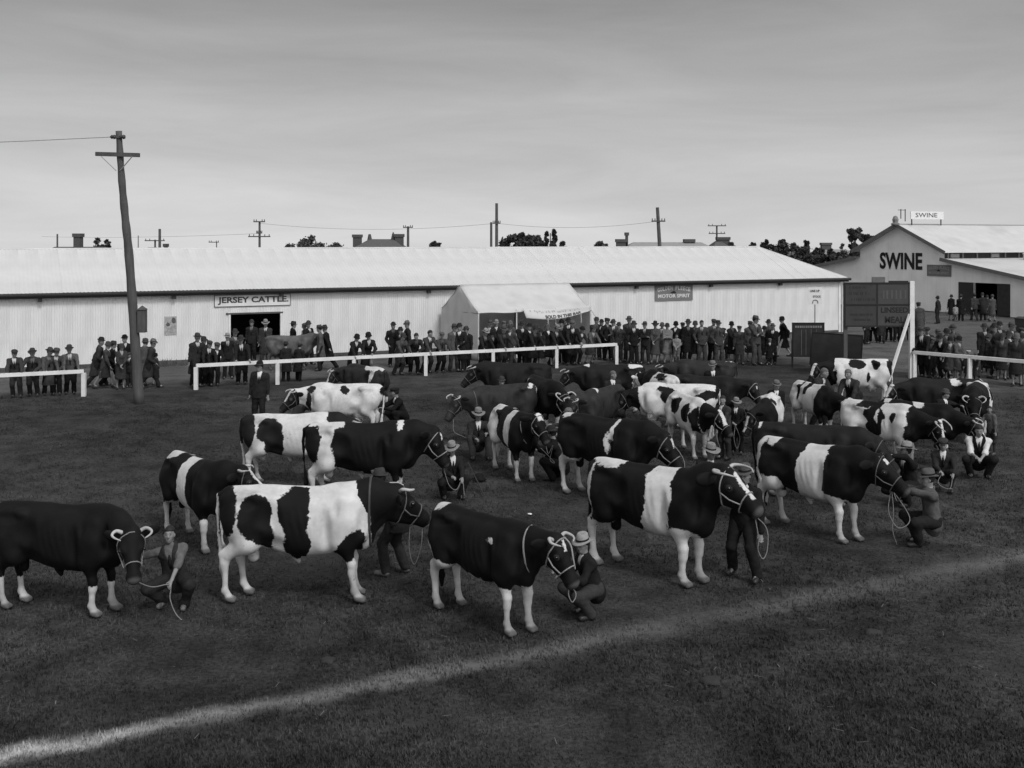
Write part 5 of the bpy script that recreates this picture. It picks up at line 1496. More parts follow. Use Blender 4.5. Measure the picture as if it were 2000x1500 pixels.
    # lower garment
    if female or coat == 'dress':
        zh = max(.02, .40) if not crouched else .05
        K = [rc(pel, (pel[0] + .01, pel[1], zh + .02), .178, .225, .06, 't', fw, .86)]
        if crouched: K = [rc(hip[s], kn[s], .13, .12, .1, 'l') for s in (1, -1)] + [rc(kn[s], (an[s] + kn[s]) / 2, .12, .11, .1, 'l') for s in (1, -1)]
        Vl, Ql = skin(K, res, True, 0, (.010, 22, seed + 9), (lambda D, x, y, z: np.maximum(D, zh - z).astype(np.float32)))
        out['skirt'] = np_mesh('skirt', Vl, Ql)
        st = [rc(kn[s], an[s], .05, .034, .02, 'l') for s in (1, -1)]
        if not crouched:
            out['stocking'] = [np_mesh('stocking', *skin([k_], res, True, 0)) for k_ in st]
    else:
        K = []
        for s in (1, -1):
            end = an[s] + np.array((-.01, 0, .0)) if legs_ == 'trousers' else kn[s] + (an[s] - kn[s]) * .05
            K += [rc(hip[s] + up * .03, kn[s], .110 * bw, .084, .07, 'l'), rc(kn[s], end, .083, .080 if legs_ == 'trousers' else .085, .04, 'l')]
        K.append(rc(pel + up * .05, pel - up * .04, .148 * bw, .13 * bw, .06, 't', fw, .74))
        Vl, Ql = skin(K, res, True, 0, (.014, 20, seed + 5)); out['trousers'] = np_mesh('trousers', Vl, Ql)
        if legs_ == 'shorts':
            out['stocking'] = [np_mesh('stocking', *skin([rc(kn[s] + (an[s] - kn[s]) * .25, an[s], .052, .038, .02, 'l')], res, True, 0)) for s in (1, -1)]
    out['shoes'] = []
    for s in (1, -1):
        toe = np.array((1.0, .15 * s, 0)); 
        d = an[s] - kn[s]
        flat = an[s][2] < .16
        a0 = np.array((an[s][0], an[s][1], .055 if flat else an[s][2] - .03)); 
        if d[2] > -.15 and not flat or (pose == 'kneel' and s == -1):   # foot trailing, toe to the ground
            b0 = a0 + np.array((-.12, 0, -.03)); 
        else: b0 = a0 + toe / np.linalg.norm(toe) * .155 + np.array((0, 0, -.012))
        Vl, Ql = skin([rc(a0 - (.035, 0, 0), b0, .045, .042, .03, 's', (0, 1, 0), .95), rc(an[s], a0, .05, .05, .03, 's')], min(res, .018), True, 1)
        out['shoes'].append(np_mesh('shoe', Vl, Ql))
    # hair
    def face_cut(D, x, y, z):
        px, py_, pz = x - hc[0], y - hc[1], z - hc[2]
        f_ = px * A[0][0] + py_ * A[0][1] + pz * A[0][2]; u = px * A[2][0] + py_ * A[2][1] + pz * A[2][2]
        cutd = np.minimum(f_ - (-.005 + .0), .062 - u + f_ * .3)           # remove the face below the hair line
        low = -.055 if not female else -.10
        return np.maximum(np.maximum(D, np.minimum(f_ - .012, .052 - u)), low - u).astype(np.float32)
    Vh, Qh = skin([el(hc + A[0] * -.018 + A[2] * .028, (.110, .092 if not female else .098, .110), .02, 'h', A)], min(res, .016), False, 1, (.006, 60, seed), face_cut)
    out['hair'] = np_mesh('hair', Vh, Qh)
    M = Matrix(((A[0][0], A[1][0], A[2][0], hc[0]), (A[0][1], A[1][1], A[2][1], hc[1]), (A[0][2], A[1][2], A[2][2], hc[2]), (0, 0, 0, 1)))
    out['headM'] = M; out['wr'] = wr; out['J'] = J
    return out

def hat_mesh(kind):
    m = MB()
    if kind in ('fedora', 'straw', 'wide'):
        br = {'fedora': .155, 'straw': .165, 'wide': .185}[kind]; ch = {'fedora': .115, 'straw': .12, 'wide': .13}[kind]
        prof = [(br, .0), (br + .004, .006), (.115, .003), (.102, .010), (.099, .05), (.090, ch * .85), (.070, ch), (.035, ch - .012), (.0, ch - .022)]
        m.lathe(prof + [], 22, None, 1.12, .92)
        m.lathe([(br, 0), (.095, -.008), (.0, -.005)][::-1], 22, None, 1.12, .92)
        # dip the brim fore and aft, pinch the crown
        vs = []
        for x, y, z in m.v:
            r_ = math.hypot(x, y)
            if r_ > .11: z += -.018 * abs(x) / .15 * 0.6 + .022 * (abs(y) / .15) ** 2 - .01
            if z > .07 and x > 0: y *= 1 - .28 * min(1, (z - .07) / .05) * min(1, x / .06)
            vs.append((x, y, z))
        m.v = vs
    elif kind == 'bowler':
        m.lathe([(.135, .008), (.138, .014), (.103, .004), (.100, .05), (.088, .09), (.06, .115), (.0, .122)], 20, None, 1.1, .92)
        m.lathe([(.0, -.004), (.095, -.004), (.135, .008)], 20, None, 1.1, .92)
    elif kind == 'cap':
        m.lathe([(.098, -.01), (.112, .02), (.116, .04), (.098, .066), (.05, .078), (0, .080)], 20, None, 1.16, .96)
        m.add([(.085, -.07, -.004), (.145, -.045, -.012), (.162, 0, -.014), (.145, .045, -.012), (.085, .07, -.004), (.085, -.07, .012), (.145, -.045, -.001), (.162, 0, -.003), (.145, .045, -.001), (.085, .07, .012)],
              [(4, 3, 2, 1, 0), (5, 6, 7, 8, 9), (0, 1, 6, 5), (1, 2, 7, 6), (2, 3, 8, 7), (3, 4, 9, 8)])
    elif kind == 'cloche':
        m.lathe([(.128, -.055), (.130, -.048), (.108, -.03), (.104, .01), (.098, .06), (.072, .092), (.03, .104), (0, .105)], 20, None, 1.08, .98)
        m.lathe([(.0, -.04), (.10, -.04), (.128, -.055)], 20, None, 1.08, .98)
    elif kind == 'beret':
        m.lathe([(.095, .0), (.13, .03), (.135, .045), (.10, .065), (0, .07)], 18)
    return m.mesh('hat', True)
HATS = {k: hat_mesh(k) for k in ('fedora', 'straw', 'wide', 'bowler', 'cap', 'cloche', 'beret')}
def band_mesh(kind):
    if kind in ('fedora', 'straw', 'wide'): return MB().lathe([(.1035, .010), (.1015, .040)], 22, None, 1.12, .92).mesh('hat_band', True)
    return None
BANDS = {k: band_mesh(k) for k in ('fedora', 'straw', 'wide')}

PROTO = {}
def proto(pose, coat, female=False, res=.022, seed=1, legs_='trousers', over=None, build=1.0):
    key = (pose, coat, female, res, seed, legs_, build) if over is None else None
    if key is None: return figure_meshes(None, pose, coat, female, res, seed, over, legs_, build)
    if key not in PROTO: PROTO[key] = figure_meshes(key, pose, coat, female, res, seed, None, legs_, build)
    return PROTO[key]

def person(px, py, yaw, label, pose='stand', coat='jacket', tc=.03, tl=None, hat='fedora', th=.08, female=False, scale=1.0, res=.022, seed=1, hair=None, shirt=None,
           tie=.02, legs_='trousers', over=None, group='onlookers around the ring', cat=None, shoe=None, build=1.13, loc=None, z=0.0):
    G = loc if loc is not None else ground(px, py)
    S = proto(pose, coat, female, res, seed, legs_, over, build)
    r = empty('person', (G.x, G.y, z), math.radians(yaw)); r.scale = (scale,) * 3
    tag(r, label, cat or 'person', group)
    link('body', S['body'], M_SKIN, r)
    nm = {'jacket': 'jacket', 'sweater': 'sweater', 'vest': 'waistcoat', 'overcoat': 'overcoat', 'coat': 'coat', 'dress': 'dress', 'shirt': 'shirt_front'}[coat]
    if not S['coat'].materials: S['coat'].materials.append(tone(tc))
    link(nm, S['coat'], tone(tc), r)
    if 'shirt' in S: link('shirt', S['shirt'], M_SHIRT if shirt is None else tone(shirt), r)
    if 'tie' in S and tie is not None: link('tie', S['tie'], tone(tie), r)
    tl = tc if tl is None else tl
    for k in ('trousers', 'skirt'):
        if k in S: link(k, S[k], tone(tl), r)
    for k in S.get('stocking', ()): link('stocking', k, tone(.10 if female else .04), r)
    for s in S['shoes']: link('shoe', s, shoe or M_SHOE, r)
    link('hair', S['hair'], hair or M_HAIR, r)
    if hat:
        M = S['headM'] @ Matrix.Translation((-.012, 0, .062 if hat not in ('cloche', 'beret') else .045)) @ Matrix.Rotation(math.radians(4), 4, 'Y')
        o = link('hat', HATS[hat], tone(th), r); o.matrix_local = M
        if hat in BANDS and BANDS[hat]:
            b = link('hat_band', BANDS[hat], tone(.02 if th > .05 else .05), o)
    Mw = Matrix.Translation((G.x, G.y, z)) @ Matrix.Rotation(math.radians(yaw), 4, 'Z') @ Matrix.Scale(scale, 4)
    hands = {s: Mw @ Vector(S['wr'][s] + (S['wr'][s] - S['J']['el'][s]) / np.linalg.norm(S['wr'][s] - S['J']['el'][s]) * .09) for s in (1, -1)}
    return {'root': r, 'hl': hands[1], 'hr': hands[-1]}
# ------------------------------------------------------------------ the cattle in the ring
B, Wt = 'b', 'w'
HD, NK = (B, 'head'), (B, 'neck')
C = {}
C[1] = build_cow(122, 1190, -14, 1.02, 'black bull cut by the left picture edge, white forelegs and curved horns', B, [(Wt, 'legs', 'fr', .42), (Wt, 'legs', 'fl', .42)], True, (-4, -22), (-48, -28), (0, .05, -.02, .08), res=.02, seed=1, white_legs=(.4, 0), halter='rope', horns=.6, blaze=None)
C[2] = build_cow(385, 1060, -50, 1.0, 'young black bull with a white girth band, head raised, behind the piebald bull', B, [(Wt, 'band', -.12, .26, -.10), (Wt, 'top', -1.1, -.55, 1.42), (Wt, 'belly', -.3, .2, .72)], True, (16, 28), (-30, 20), (-.05, .08, .05, -.02), res=.022, seed=2, blaze=(.035, -.05, .42), horns=.35, white_legs=(.62, .52))
C[3] = build_cow(587, 1168, 0, 1.12, 'largest white bull with big black patches standing side on in front', Wt, [
    (B, 'e', -.99, 1.2, .17, .40, 0), (B, 'e', -.56, 1.10, .24, .29, -1), (B, 'e', -.45, .86, .15, .2, -1), (B, 'e', -.02, 1.20, .2, .33, -1), (B, 'e', .03, .78, .19, .23, -1),
    (B, 'e', .70, .72, .14, .25, -1), (B, 'band', .90, 3, -.10), (B, 'e', .0, 1.1, .4, .3, 1), NK, HD, (Wt, 'legs', 'fl', .7)], True, (14, 12), (-32, 22), (-.1, .06, .14, .1), res=.02, seed=3, horns=.5, girth=.93, white_legs=(.6, .6), halter=True)
C[4] = build_cow(948, 1211, -47, 1.0, 'black heifer with white legs and white neck collar in front at centre', B, [(Wt, 'top', -.98, -.74, 1.40), (Wt, 'e', .42, 1.25, .06, .035, -1), (Wt, 'belly', -.45, .2, .66), (Wt, 'e', -.86, .82, .11, .22, -1), (Wt, 'belly', .78, 1.0, .66)], False, (14, 2), (-50, 8), (-.03, .07, .02, .10), res=.019, seed=4, collar=(M_STRAPW, .017, .40), halter='white', horns=.5, blaze=(.02, .05, .16), white_legs=(.78, .58), fat=1.1)
C[5] = build_cow(709, 985, 0, 1.10, 'massive black bull with white hindquarters and one pale shoulder blaze', B, [(Wt, 'band', -.80, -.52, .0), (Wt, 'top', -.95, -.3, 1.42), (B, 'e', -.86, 1.10, .16, .30, 0), (B, 'e', -1.0, 1.36, .16, .10, 0), (Wt, 'e', -.72, .66, .2, .22, 0), (Wt, 'top', .60, .68, 1.40), (Wt, 'belly', .2, .5, .66), (Wt, 'belly', -.3, .0, .60)], True, (10, -4), (-56, -6), (-.02, .1, .0, .05), res=.022, seed=5, blaze=(.03, .05, .16), horns=False, white_legs=(.66, .48), halter='white', fat=1.08)
C[6] = build_cow(570, 945, 0, 1.02, 'white bull with two black side patches standing behind the massive black bull', Wt, [(B, 'e', -.95, 1.18, .20, .36, 0), (B, 'e', -.42, 1.22, .28, .2, -1), (B, 'e', -.28, .92, .22, .32, -1), (B, 'band', .98, 3, 0), NK, HD], True, (4, 6), (-38, 8), (0, .08, 0, .05), res=.024, seed=6, horns=.4, blaze=(.03, .0, .4), coat='soft')
C[7] = build_cow(672, 855, 180, .98, 'almost white cow facing left with one small black back spot', Wt, [(B, 'e', -.06, 1.36, .10, .13, 0), (B, 'e', .86, 1.32, .09, .1, 1), (B, 'e', .90, .98, .07, .3, 1), (B, 'e', -1.05, 1.30, .10, .12, 0), HD], False, (2, 14), (-40, 18), (0, .1, .05, 0), res=.024, seed=7, blaze=(.05, -.06, .3), horns=.5, udder=True, coat='soft', white_legs=(.9, .9))
C[8] = build_cow(714, 806, 132, .97, 'dark cow seen from behind with a white rump streak by the rail post', B, [(Wt, 'top', -1.1, -.1, 1.44), (Wt, 'e', -.78, 1.34, .05, .2, 1), (Wt, 'e', -.70, 1.12, .04, .3, 1)], False, (0, 40), (-55, 25), res=.028, seed=8, blaze=(.05, 0, .45), horns=.4, coat='brown')
C[9] = build_cow(1008, 803, 180, 1.0, 'long black bull facing left in the back row below the tent', B, [], True, (10, 4), (-42, 6), res=.028, seed=9, white_legs=(.2, .2), horns=.7, coat='soft')
C[10] = build_cow(980, 862, 212, 1.0, 'dark grey cow facing left with small white rump flashes', B, [(Wt, 'e', -.80, 1.46, .12, .05, 0), (Wt, 'e', -.96, 1.33, .04, .07, 0)], False, (2, 0), (-50, 8), res=.026, seed=10, coat='brown', horns=.6, collar=(M_LEATHER, .012, .3), white_legs=(.3, .3))
C[11] = build_cow(1062, 848, -72, 1.03, 'black bull with white horns facing the camera beside the grey cow', B, [(Wt, 'e', -.55, 1.36, .06, .07, -1)], True, (-2, 6), (-58, 8), res=.026, seed=11, white_legs=(.3, .5), horns=1.1, halter='rope')
C[12] = build_cow(1004, 928, -70, 1.0, 'white-rumped spotted heifer with black shoulders and rope neck band', Wt, [(B, 'e', -.98, 1.12, .07, .10, -1), (B, 'e', -.80, 1.12, .08, .12, -1), (B, 'e', -.88, .92, .05, .08, -1), (B, 'band', -.42, .10, -.10), (B, 'band', .40, 3, .05), (Wt, 'legs', 'rr', 1.0), (Wt, 'legs', 'rl', 1.0), (Wt, 'belly', -.4, .3, .62), NK, HD], False, (26, 4), (-44, 14), (0, .06, .02, .05), res=.022, seed=12, blaze=(.06, -.1, .12), horns=False, collar=(M_ROPE, .014, .30), halter='rope', white_legs=(.9, .64))
C[13] = build_cow(1176, 866, 236, .98, 'brown-black cow turning left behind the waistcoated man', B, [(Wt, 'top', .3, .55, 1.45)], False, (6, -6), (-48, -10), res=.027, seed=13, coat='brown', horns=.5, white_legs=(.4, .5))
C[14] = build_cow(1182, 974, -45, 1.12, 'black bull with a thin white shoulder stripe, head lowered at centre', B, [(Wt, 'top', -1.05, -.7, 1.43), (Wt, 'e', .40, 1.34, .06, .16, -1), (Wt, 'e', .33, 1.14, .035, .2, -1), (Wt, 'e', -.88, .80, .10, .2, -1)], True, (4, 6), (-48, 8), (-.02, .06, .0, .04), res=.021, seed=14, blaze=(.03, .08, .2), horns=False, halter='rope', white_legs=(.70, .52), fat=1.05)
C[15] = build_cow(1274, 1121, -43, 1.16, 'black champion bull with a broad white girth band and white horns', B, [(Wt, 'band', .06, .44, .04), (Wt, 'top', -.98, -.40, 1.425), (Wt, 'e', -.90, 1.10, .035, .4, -1), (Wt, 'belly', -.3, .5, .64), (Wt, 'e', .58, .66, .22, .14, 0), (B, 'belly', .80, 1.2, .86)], True, (38, -2), (-28, 2), (-.04, .06, .0, .04), neck_len=.48, res=.018, headk=1.04, seed=15, blaze=(.03, .1, .40), horns=1.2, white_legs=(.66, .62), halter='white', fat=1.06)
C[16] = build_cow(1192, 804, 180, .98, 'dark cow with white marbled rump standing in the back row', B, [(Wt, 'top', -1.1, -.55, 1.42), (Wt, 'e', -.95, 1.1, .05, .2, 1), (Wt, 'e', -.80, .98, .16, .08, 1), (Wt, 'top', .68, .9, 1.44)], False, (2, 6), (-46, 10), res=.028, seed=16, coat='soft', horns=.5)
C[17] = build_cow(1322, 862, 172, 1.02, 'white cow with a large black saddle patch facing left at centre right', Wt, [(B, 'e', .05, 1.12, .32, .22, 1), (B, 'e', -.06, .92, .22, .26, 1), (B, 'e', .28, 1.33, .2, .1, 0), (B, 'e', -.72, 1.22, .28, .13, 1), (B, 'band', .98, 3, 0), (B, 'e', -1.0, 1.3, .08, .2, 0), HD], False, (-4, 10), (-48, 10), res=.024, seed=17, udder=True, horns=False, white_legs=(.9, .9))
C[18] = build_cow(1292, 826, 108, .98, 'white and black striped rump of a cow turned away at centre', Wt, [(B, 'e', -.30, 1.36, .4, .08, 1), (B, 'e', -.7, 1.2, .10, .3, -1), (B, 'band', .2, 3, 0)], False, (0, 10), (-50, 0), res=.028, seed=18, horns=False)
C[19] = build_cow(1346, 886, -76, .97, 'black and white heifer stepping forward between the saddle-patched cow and boy', Wt, [(B, 'e', .42, 1.08, .28, .24, -1), (B, 'e', .82, 1.0, .10, .36, 0), (B, 'band', .92, 3, 0), (B, 'e', -.30, 1.20, .3, .22, -1), NK, HD], False, (-2, 16), (-42, 16), (0, .05, .08, -.04), res=.023, seed=19, blaze=(.06, -.1, .3), horns=False, white_legs=(.9, .72), halter='rope')
C[20] = build_cow(1376, 838, -28, 1.0, 'black cow with wide ears facing right, centre of the back rows', B, [], False, (10, 6), (-52, -22), res=.026, seed=20, coat='soft', horns=False, blaze=(.02, .1, .16), halter='white', white_legs=(.3, .3))
C[21] = build_cow(1374, 792, 168, .97, 'dark cow facing left in the far row behind the hatted man', B, [(Wt, 'top', -1.1, -.75, 1.44)], False, (0, 4), (-46, 14), res=.03, seed=21, coat='brown', horns=.5)
C[22] = build_cow(1500, 878, 250, 0.91, 'black-necked heifer with white flanks looking down left', Wt, [(B, 'band', .55, 3, 0), (B, 'e', .2, 1.36, .22, .12, 0), NK, HD], False, (-4, -26), (-58, -14), res=.025, seed=22, horns=False, blaze=(.035, .1, .45), white_legs=(.8, .62))
C[23] = build_cow(1590, 848, -76, 0.93, 'white-backed heifer with black chest and white face blaze', Wt, [(B, 'band', .52, 3, .1), (B, 'top', -.2, .02, 1.2), (B, 'e', -.45, 1.25, .06, .3, -1), (B, 'e', -.1, 1.36, .05, .2, 1), NK, HD], False, (-8, 26), (-54, 14), res=.024, seed=23, horns=.6, blaze=(.045, -.1, .46), white_legs=(.8, .6))
C[24] = build_cow(1676, 794, 184, 1.02, 'white cow with scattered black spots, rump to the hoarding', Wt, [(B, 'e', -.93, 1.20, .14, .22, 1), (B, 'e', -.45, 1.33, .11, .13, 1), (B, 'e', .1, 1.36, .28, .14, 0), (B, 'e', -.2, 1.0, .08, .15, 1), (B, 'e', -1.02, 1.36, .08, .1, 0), (B, 'band', .8, 3, 0), HD], False, (4, 6), (-46, 20), (0, .12, 0, 0), res=.026, seed=24, udder=True, horns=False, white_legs=(.95, .9), blaze=(.05, -.1, .3))
C[25] = build_cow(1722, 908, -50, 0.99, 'horned white cow with torn black side patches facing right', Wt, [(B, 'e', -.05, 1.24, .30, .18, -1), (B, 'e', -.02, .90, .22, .20, -1), (B, 'e', .12, 1.08, .10, .16, -1), (Wt, 'e', .06, 1.2, .05, .14, -1), (B, 'e', .42, 1.22, .08, .10, -1), (B, 'e', -1.02, .95, .05, .3, 0), (B, 'band', .74, 3, -.05), (B, 'top', -.5, .1, 1.40), NK, HD], False, (-6, 8), (-62, 0), res=.022, seed=25, horns=1.3, blaze=(.05, -.1, .5), white_legs=(.95, .66))
C[26] = build_cow(1795, 902, -48, 0.96, 'black cow with white withers patch behind the horned white cow', B, [(Wt, 'e', .05, 1.44, .16, .10, 0), (Wt, 'top', -.9, -.7, 1.42)], False, (-8, 4), (-50, 10), res=.026, seed=26, horns=.5, white_legs=(.4, .5), blaze=(.03, .2, .45))
C[27] = build_cow(1838, 842, 176, .98, 'dark cow facing left in the right-hand back row with white back spot', B, [(Wt, 'e', -.35, 1.42, .16, .08, 0)], False, (0, 8), (-44, 16), res=.028, seed=27, horns=False, coat='soft', blaze=(.05, -.1, .3), halter='rope')
C[28] = build_cow(1906, 858, 243, 1.02, 'piebald bull at the far right facing the camera, held by two handlers', B, [(Wt, 'band', -.55, -.25, .1), (Wt, 'e', -.82, .90, .14, .42, 1), (Wt, 'e', -.9, 1.2, .05, .3, 1), (Wt, 'legs', 'rl', .95), (Wt, 'tail', 1.2)], True, (0, 4), (-56, 6), (0, .1, .05, 0), res=.024, seed=28, horns=.8, white_legs=(.8, .6), halter='rope')
C[29] = build_cow(1586, 1040, -52, 1.09, 'muscular white-banded bull at right with a kneeling handler at its nose', B, [(Wt, 'band', -.06, .42, .10), (Wt, 'e', -.98, 1.1, .12, .45, 0), (Wt, 'top', -1.05, -.60, 1.42), (Wt, 'belly', -1.0, .7, .64), (Wt, 'e', .5, .62, .3, .16, 0), (B, 'belly', .84, 1.3, .9), NK, HD], True, (17, 6), (-32, 8), (-.06, .1, .06, .12), neck_len=.46, res=.019, seed=29, blaze=(.05, -.1, .14), horns=False, white_legs=(.92, .70), halter=True, fat=1.05)
C[30] = build_cow(1578, 978, -26, 1.04, 'plain dark bull mostly hidden behind the white-banded bull', B, [(Wt, 'e', -.92, 1.40, .05, .05, 0), (Wt, 'legs', 'rr', .66)], True, (0, 2), (-44, -6), (-.02, .05, 0, 0), res=.023, seed=30, coat='soft', horns=False, white_legs=(.6, .5))
C[32] = build_cow(566, 722, 2, .94, 'plain fawn bull led past the shed doorway', B, [], True, (22, 0), (-34, 0), res=.03, seed=32, coat='tan', horns=False, white_legs=(0, 0), group='show cattle outside the ring')

# ------------------------------------------------------------------ handlers
HG = 'cattle handlers in the ring'
P_ = {}
N = .0155
P_['h1'] = person(340, 1186, -88, 'bareheaded young handler crouching beside the left-edge bull, rope in hand', 'crouch_reach_r', 'vest', .03, .025, None, scale=.93, res=N, seed=101, group=HG, over=dict(hr=(.24, -.50, .78), hl=(.42, .06, .50), pel=(-.12, 0, .42), lean=(8, -8), head=(4, 6)), shoe=M_SHOE2, shirt=.12)
P_['h2'] = person(768, 1122, 150, 'handler mostly hidden behind the head of the largest bull', 'stoop', 'jacket', .022, .028, 'fedora', .05, res=N, seed=102, group=HG, shoe=M_SHOE2)
P_['h3'] = person(884, 972, -72, 'man in pale wide hat squatting before the massive black bull', 'squat_low', 'jacket', .02, .02, 'wide', .22, scale=.94, res=N, seed=103, group=HG, over=dict(pel=(-.12, 0, .36), hl=(.42, .10, .52), hr=(.40, -.12, .56), head=(-30, -10), lean=(10, 0)))
P_['h4'] = person(1146, 1203, 200, 'kneeling handler in flat straw hat holding the black heifer by the nose', 'crouch', 'jacket', .018, .042, 'straw', .28, scale=.94, res=N, seed=104, group=HG, over=dict(pel=(-.12, 0, .40), hl=(.42, .14, .66), hr=(.44, -.06, .70), head=(30, -4), lean=(18, 0)))
P_['h5'] = person(1084, 936, 165, 'dark-suited man crouching behind the spotted heifer head', 'crouch', 'jacket', .014, .014, 'fedora', .03, res=N, seed=105, group=HG, over=dict(hl=(.42, .10, .80), hr=(.40, -.10, .60)))
P_['h6'] = person(934, 890, -80, 'man in tall pale hat sitting under the dark grey cow', 'sit', 'jacket', .03, .04, 'wide', .2, res=.018, seed=106, group=HG, over=dict(pel=(-.10, 0, .30), hl=(.44, .16, .62), hr=(.40, -.12, .50)))
P_['h7'] = person(978, 838, -88, 'hatted man peering over the dark grey cow back', 'stoop', 'jacket', .035, .03, 'bowler', .05, scale=.9, res=.02, seed=107, group=HG)
P_['h8'] = person(777, 836, 205, 'dark-clothed man crouching at the tail of the almost white cow', 'crouch', 'jacket', .014, .014, 'cap', .02, res=.018, seed=108, group=HG)
P_['h9'] = person(506, 830, -88, 'man in dark suit and hat standing alone beside the almost white cow', 'stand', 'jacket', .022, .020, 'fedora', .018, scale=1.0, res=N, seed=109, group=HG, build=1.2)
P_['h10'] = person(1196, 842, -85, 'bareheaded man in waistcoat standing behind the brown-black cow', 'stand2', 'jacket', .026, .03, None, scale=.94, res=.018, seed=110, group=HG, hair=M_HAIR2)
P_['h11'] = person(1452, 1126, -122, 'standing handler hidden behind the champion bull head, legs apart', 'lead', 'jacket', .016, .018, 'fedora', .09, scale=1.04, res=N, seed=111, group=HG, over=dict(fl=(.14, .26, .09), fr=(-.08, -.20, .09), hl=(.22, .36, .66), hr=(.30, -.26, 1.30), pel=(-.02, 0, .89), lean=(16, 8)))
P_['h12'] = person(1384, 985, -95, 'crouching man whose pale hat shows above the champion bull back', 'crouch', 'jacket', .03, .03, 'wide', .22, res=.018, seed=112, group=HG, scale=1.05)
P_['h13'] = person(1416, 896, 215, 'curly-haired boy standing with the black and white heifer', 'holdfront', 'jacket', .04, .03, None, scale=.86, res=.018, seed=113, group=HG)
P_['h14'] = person(1440, 886, 250, 'small man in pale hat holding a rope loop beside the boy', 'holdfront', 'jacket', .02, .016, 'wide', .2, scale=.76, res=.018, seed=114, group=HG)
P_['h15'] = person(1514, 858, -95, 'man in grey hat and dark suit behind the black-necked heifer', 'stand', 'jacket', .016, .02, 'fedora', .14, scale=.86, res=.018, seed=115, group=HG)
P_['h16'] = person(1391, 818, -92, 'man in peaked hat standing behind the wide-eared black cow', 'stand', 'jacket', .014, .016, 'fedora', .16, scale=.94, res=.02, seed=116, group=HG)
P_['h17'] = person(1600, 834, -48, 'fair-haired man in dark jersey bending over by the scattered-spot cow', 'bend', 'jacket', .03, .02, None, scale=1.08, res=.018, seed=117, group=HG, hair=M_HAIR2, over=dict(lean=(36, 0)))
P_['h18'] = person(1662, 836, 228, 'second man in dark jersey bending beside the spotted cow flank', 'bend', 'jacket', .036, .022, None, scale=1.08, res=.018, seed=118, group=HG, hair=M_HAIR2, over=dict(lean=(38, 0)))
P_['h19'] = person(1768, 986, 200, 'crouching handler in pale soft hat behind the white-banded bull nose', 'reach_up', 'jacket', .016, .016, 'wide', .24, res=.017, seed=119, group=HG)
P_['h20'] = person(1797, 1064, 172, 'kneeling handler in grey jersey holding the white-banded bull by the nose', 'reach_up', 'sweater', .085, .02, 'fedora', .10, scale=1.04, res=N, seed=120, group=HG, over=dict(pel=(-.20, 0, .40), lean=(6, 0), hl=(.44, .06, .98), hr=(.46, -.10, .96), head=(10, 0), fl=(.06, .16, .08), fr=(.0, -.18, .08), kp=((1, .8, .5), (1, -.3, .7))))
P_['h21'] = person(1842, 958, -112, 'boy in flat cap squatting with bare knees at the right', 'squat_low', 'jacket', .03, .03, 'cap', .045, scale=.93, res=.017, seed=121, group=HG, legs_='shorts', over=dict(pel=(-.10, 0, .36)))
P_['h22'] = person(1912, 932, -108, 'squatting man in white shirt sleeves and dark waistcoat at far right', 'crouch', 'vest', .014, .02, None, scale=1.02, res=.017, seed=122, group=HG, over=dict(hl=(.36, .02, .48), hr=(.34, -.08, .50), lean=(14, 0), head=(0, -12)))
P_['h23'] = person(1938, 889, 205, 'small boy in grey jersey reaching up to the piebald bull', 'standreach_r', 'sweater', .10, .03, None, scale=.68, res=.018, seed=123, group=HG, over=dict(hr=(.46, -.10, 1.35), head=(40, 0)), legs_='shorts')
P_['h24'] = person(1838, 876, -70, 'man in bowler hat reaching to the piebald bull horn', 'standreach_l', 'jacket', .018, .02, 'bowler', .07, scale=.84, res=.018, seed=124, group=HG, over=dict(hl=(.30, .48, 1.32)))
P_['h25'] = person(1118, 884, 170, 'grey-coated man crouching between the white-horned bull and brown cow', 'crouch', 'jacket', .05, .04, None, res=.018, seed=125, group=HG, hair=M_HAIR2)
P_['h26'] = person(585, 846, 60, 'grey-coated handler crouching at the almost white cow chest', 'crouch', 'jacket', .06, .03, None, res=.018, seed=126, group=HG)
P_['h27'] = person(1272, 884, -100, 'fair-haired boy crouching under the saddle-patched cow', 'crouch', 'sweater', .05, .03, None, scale=.95, res=.018, seed=127, group=HG, hair=M_HAIR2)

# ------------------------------------------------------------------ ropes
def rope(pts, label, m=M_ROPE, rad=.0075):
    tag(MB().tube(smooth_path(pts, 7), rad, 6).build('lead_rope', m, None, True), label, 'rope', 'lead ropes')
V3 = Vector
c, h = C[1], P_['h1']
rope([c['nose'], c['nose'].lerp(h['hl'], .5) - V3((0, 0, .06)), h['hl'], h['hl'] + V3((.02, -.05, -.18)), h['hl'] + V3((.10, -.06, -.38)), h['hl'] + V3((.24, -.10, -.50))], 'pale rope from the left-edge bull to the crouching young handler')
c, h = C[3], P_['h2']
rope([c['nose'], c['nose'] + V3((-.02, -.02, -.35)), c['nose'] + V3((-.12, -.04, -.62)), c['nose'] + V3((-.20, -.02, -.4)), c['jaw']], 'hanging rope loop under the largest bull chin')
c, h = C[5], P_['h3']
rope([c['nose'], c['nose'].lerp(h['hl'], .3) - V3((0, 0, .30)), c['nose'].lerp(h['hl'], .7) - V3((0, 0, .28)), h['hl'], h['hl'] + V3((.05, -.1, -.3))], 'sagging rope from the massive black bull to the pale-hatted man')
c = C[4]
rope([c['nose'], c['nose'] + V3((-.02, -.04, -.12)), c['nose'] + V3((.03, -.04, -.22)), c['nose'] + V3((.07, 0, -.10)), c['jaw']], 'looped halter rope under the black heifer muzzle')
rope([c['side'](.02, .08, .10), c['side'](.13, .10, .10), c['side'](.26, .07, .06), c['side'](.36, .08, .0)], 'pale knotted show ribbon on the black heifer face', M_STRAPW, .012)
c, h = C[12], P_['h5']
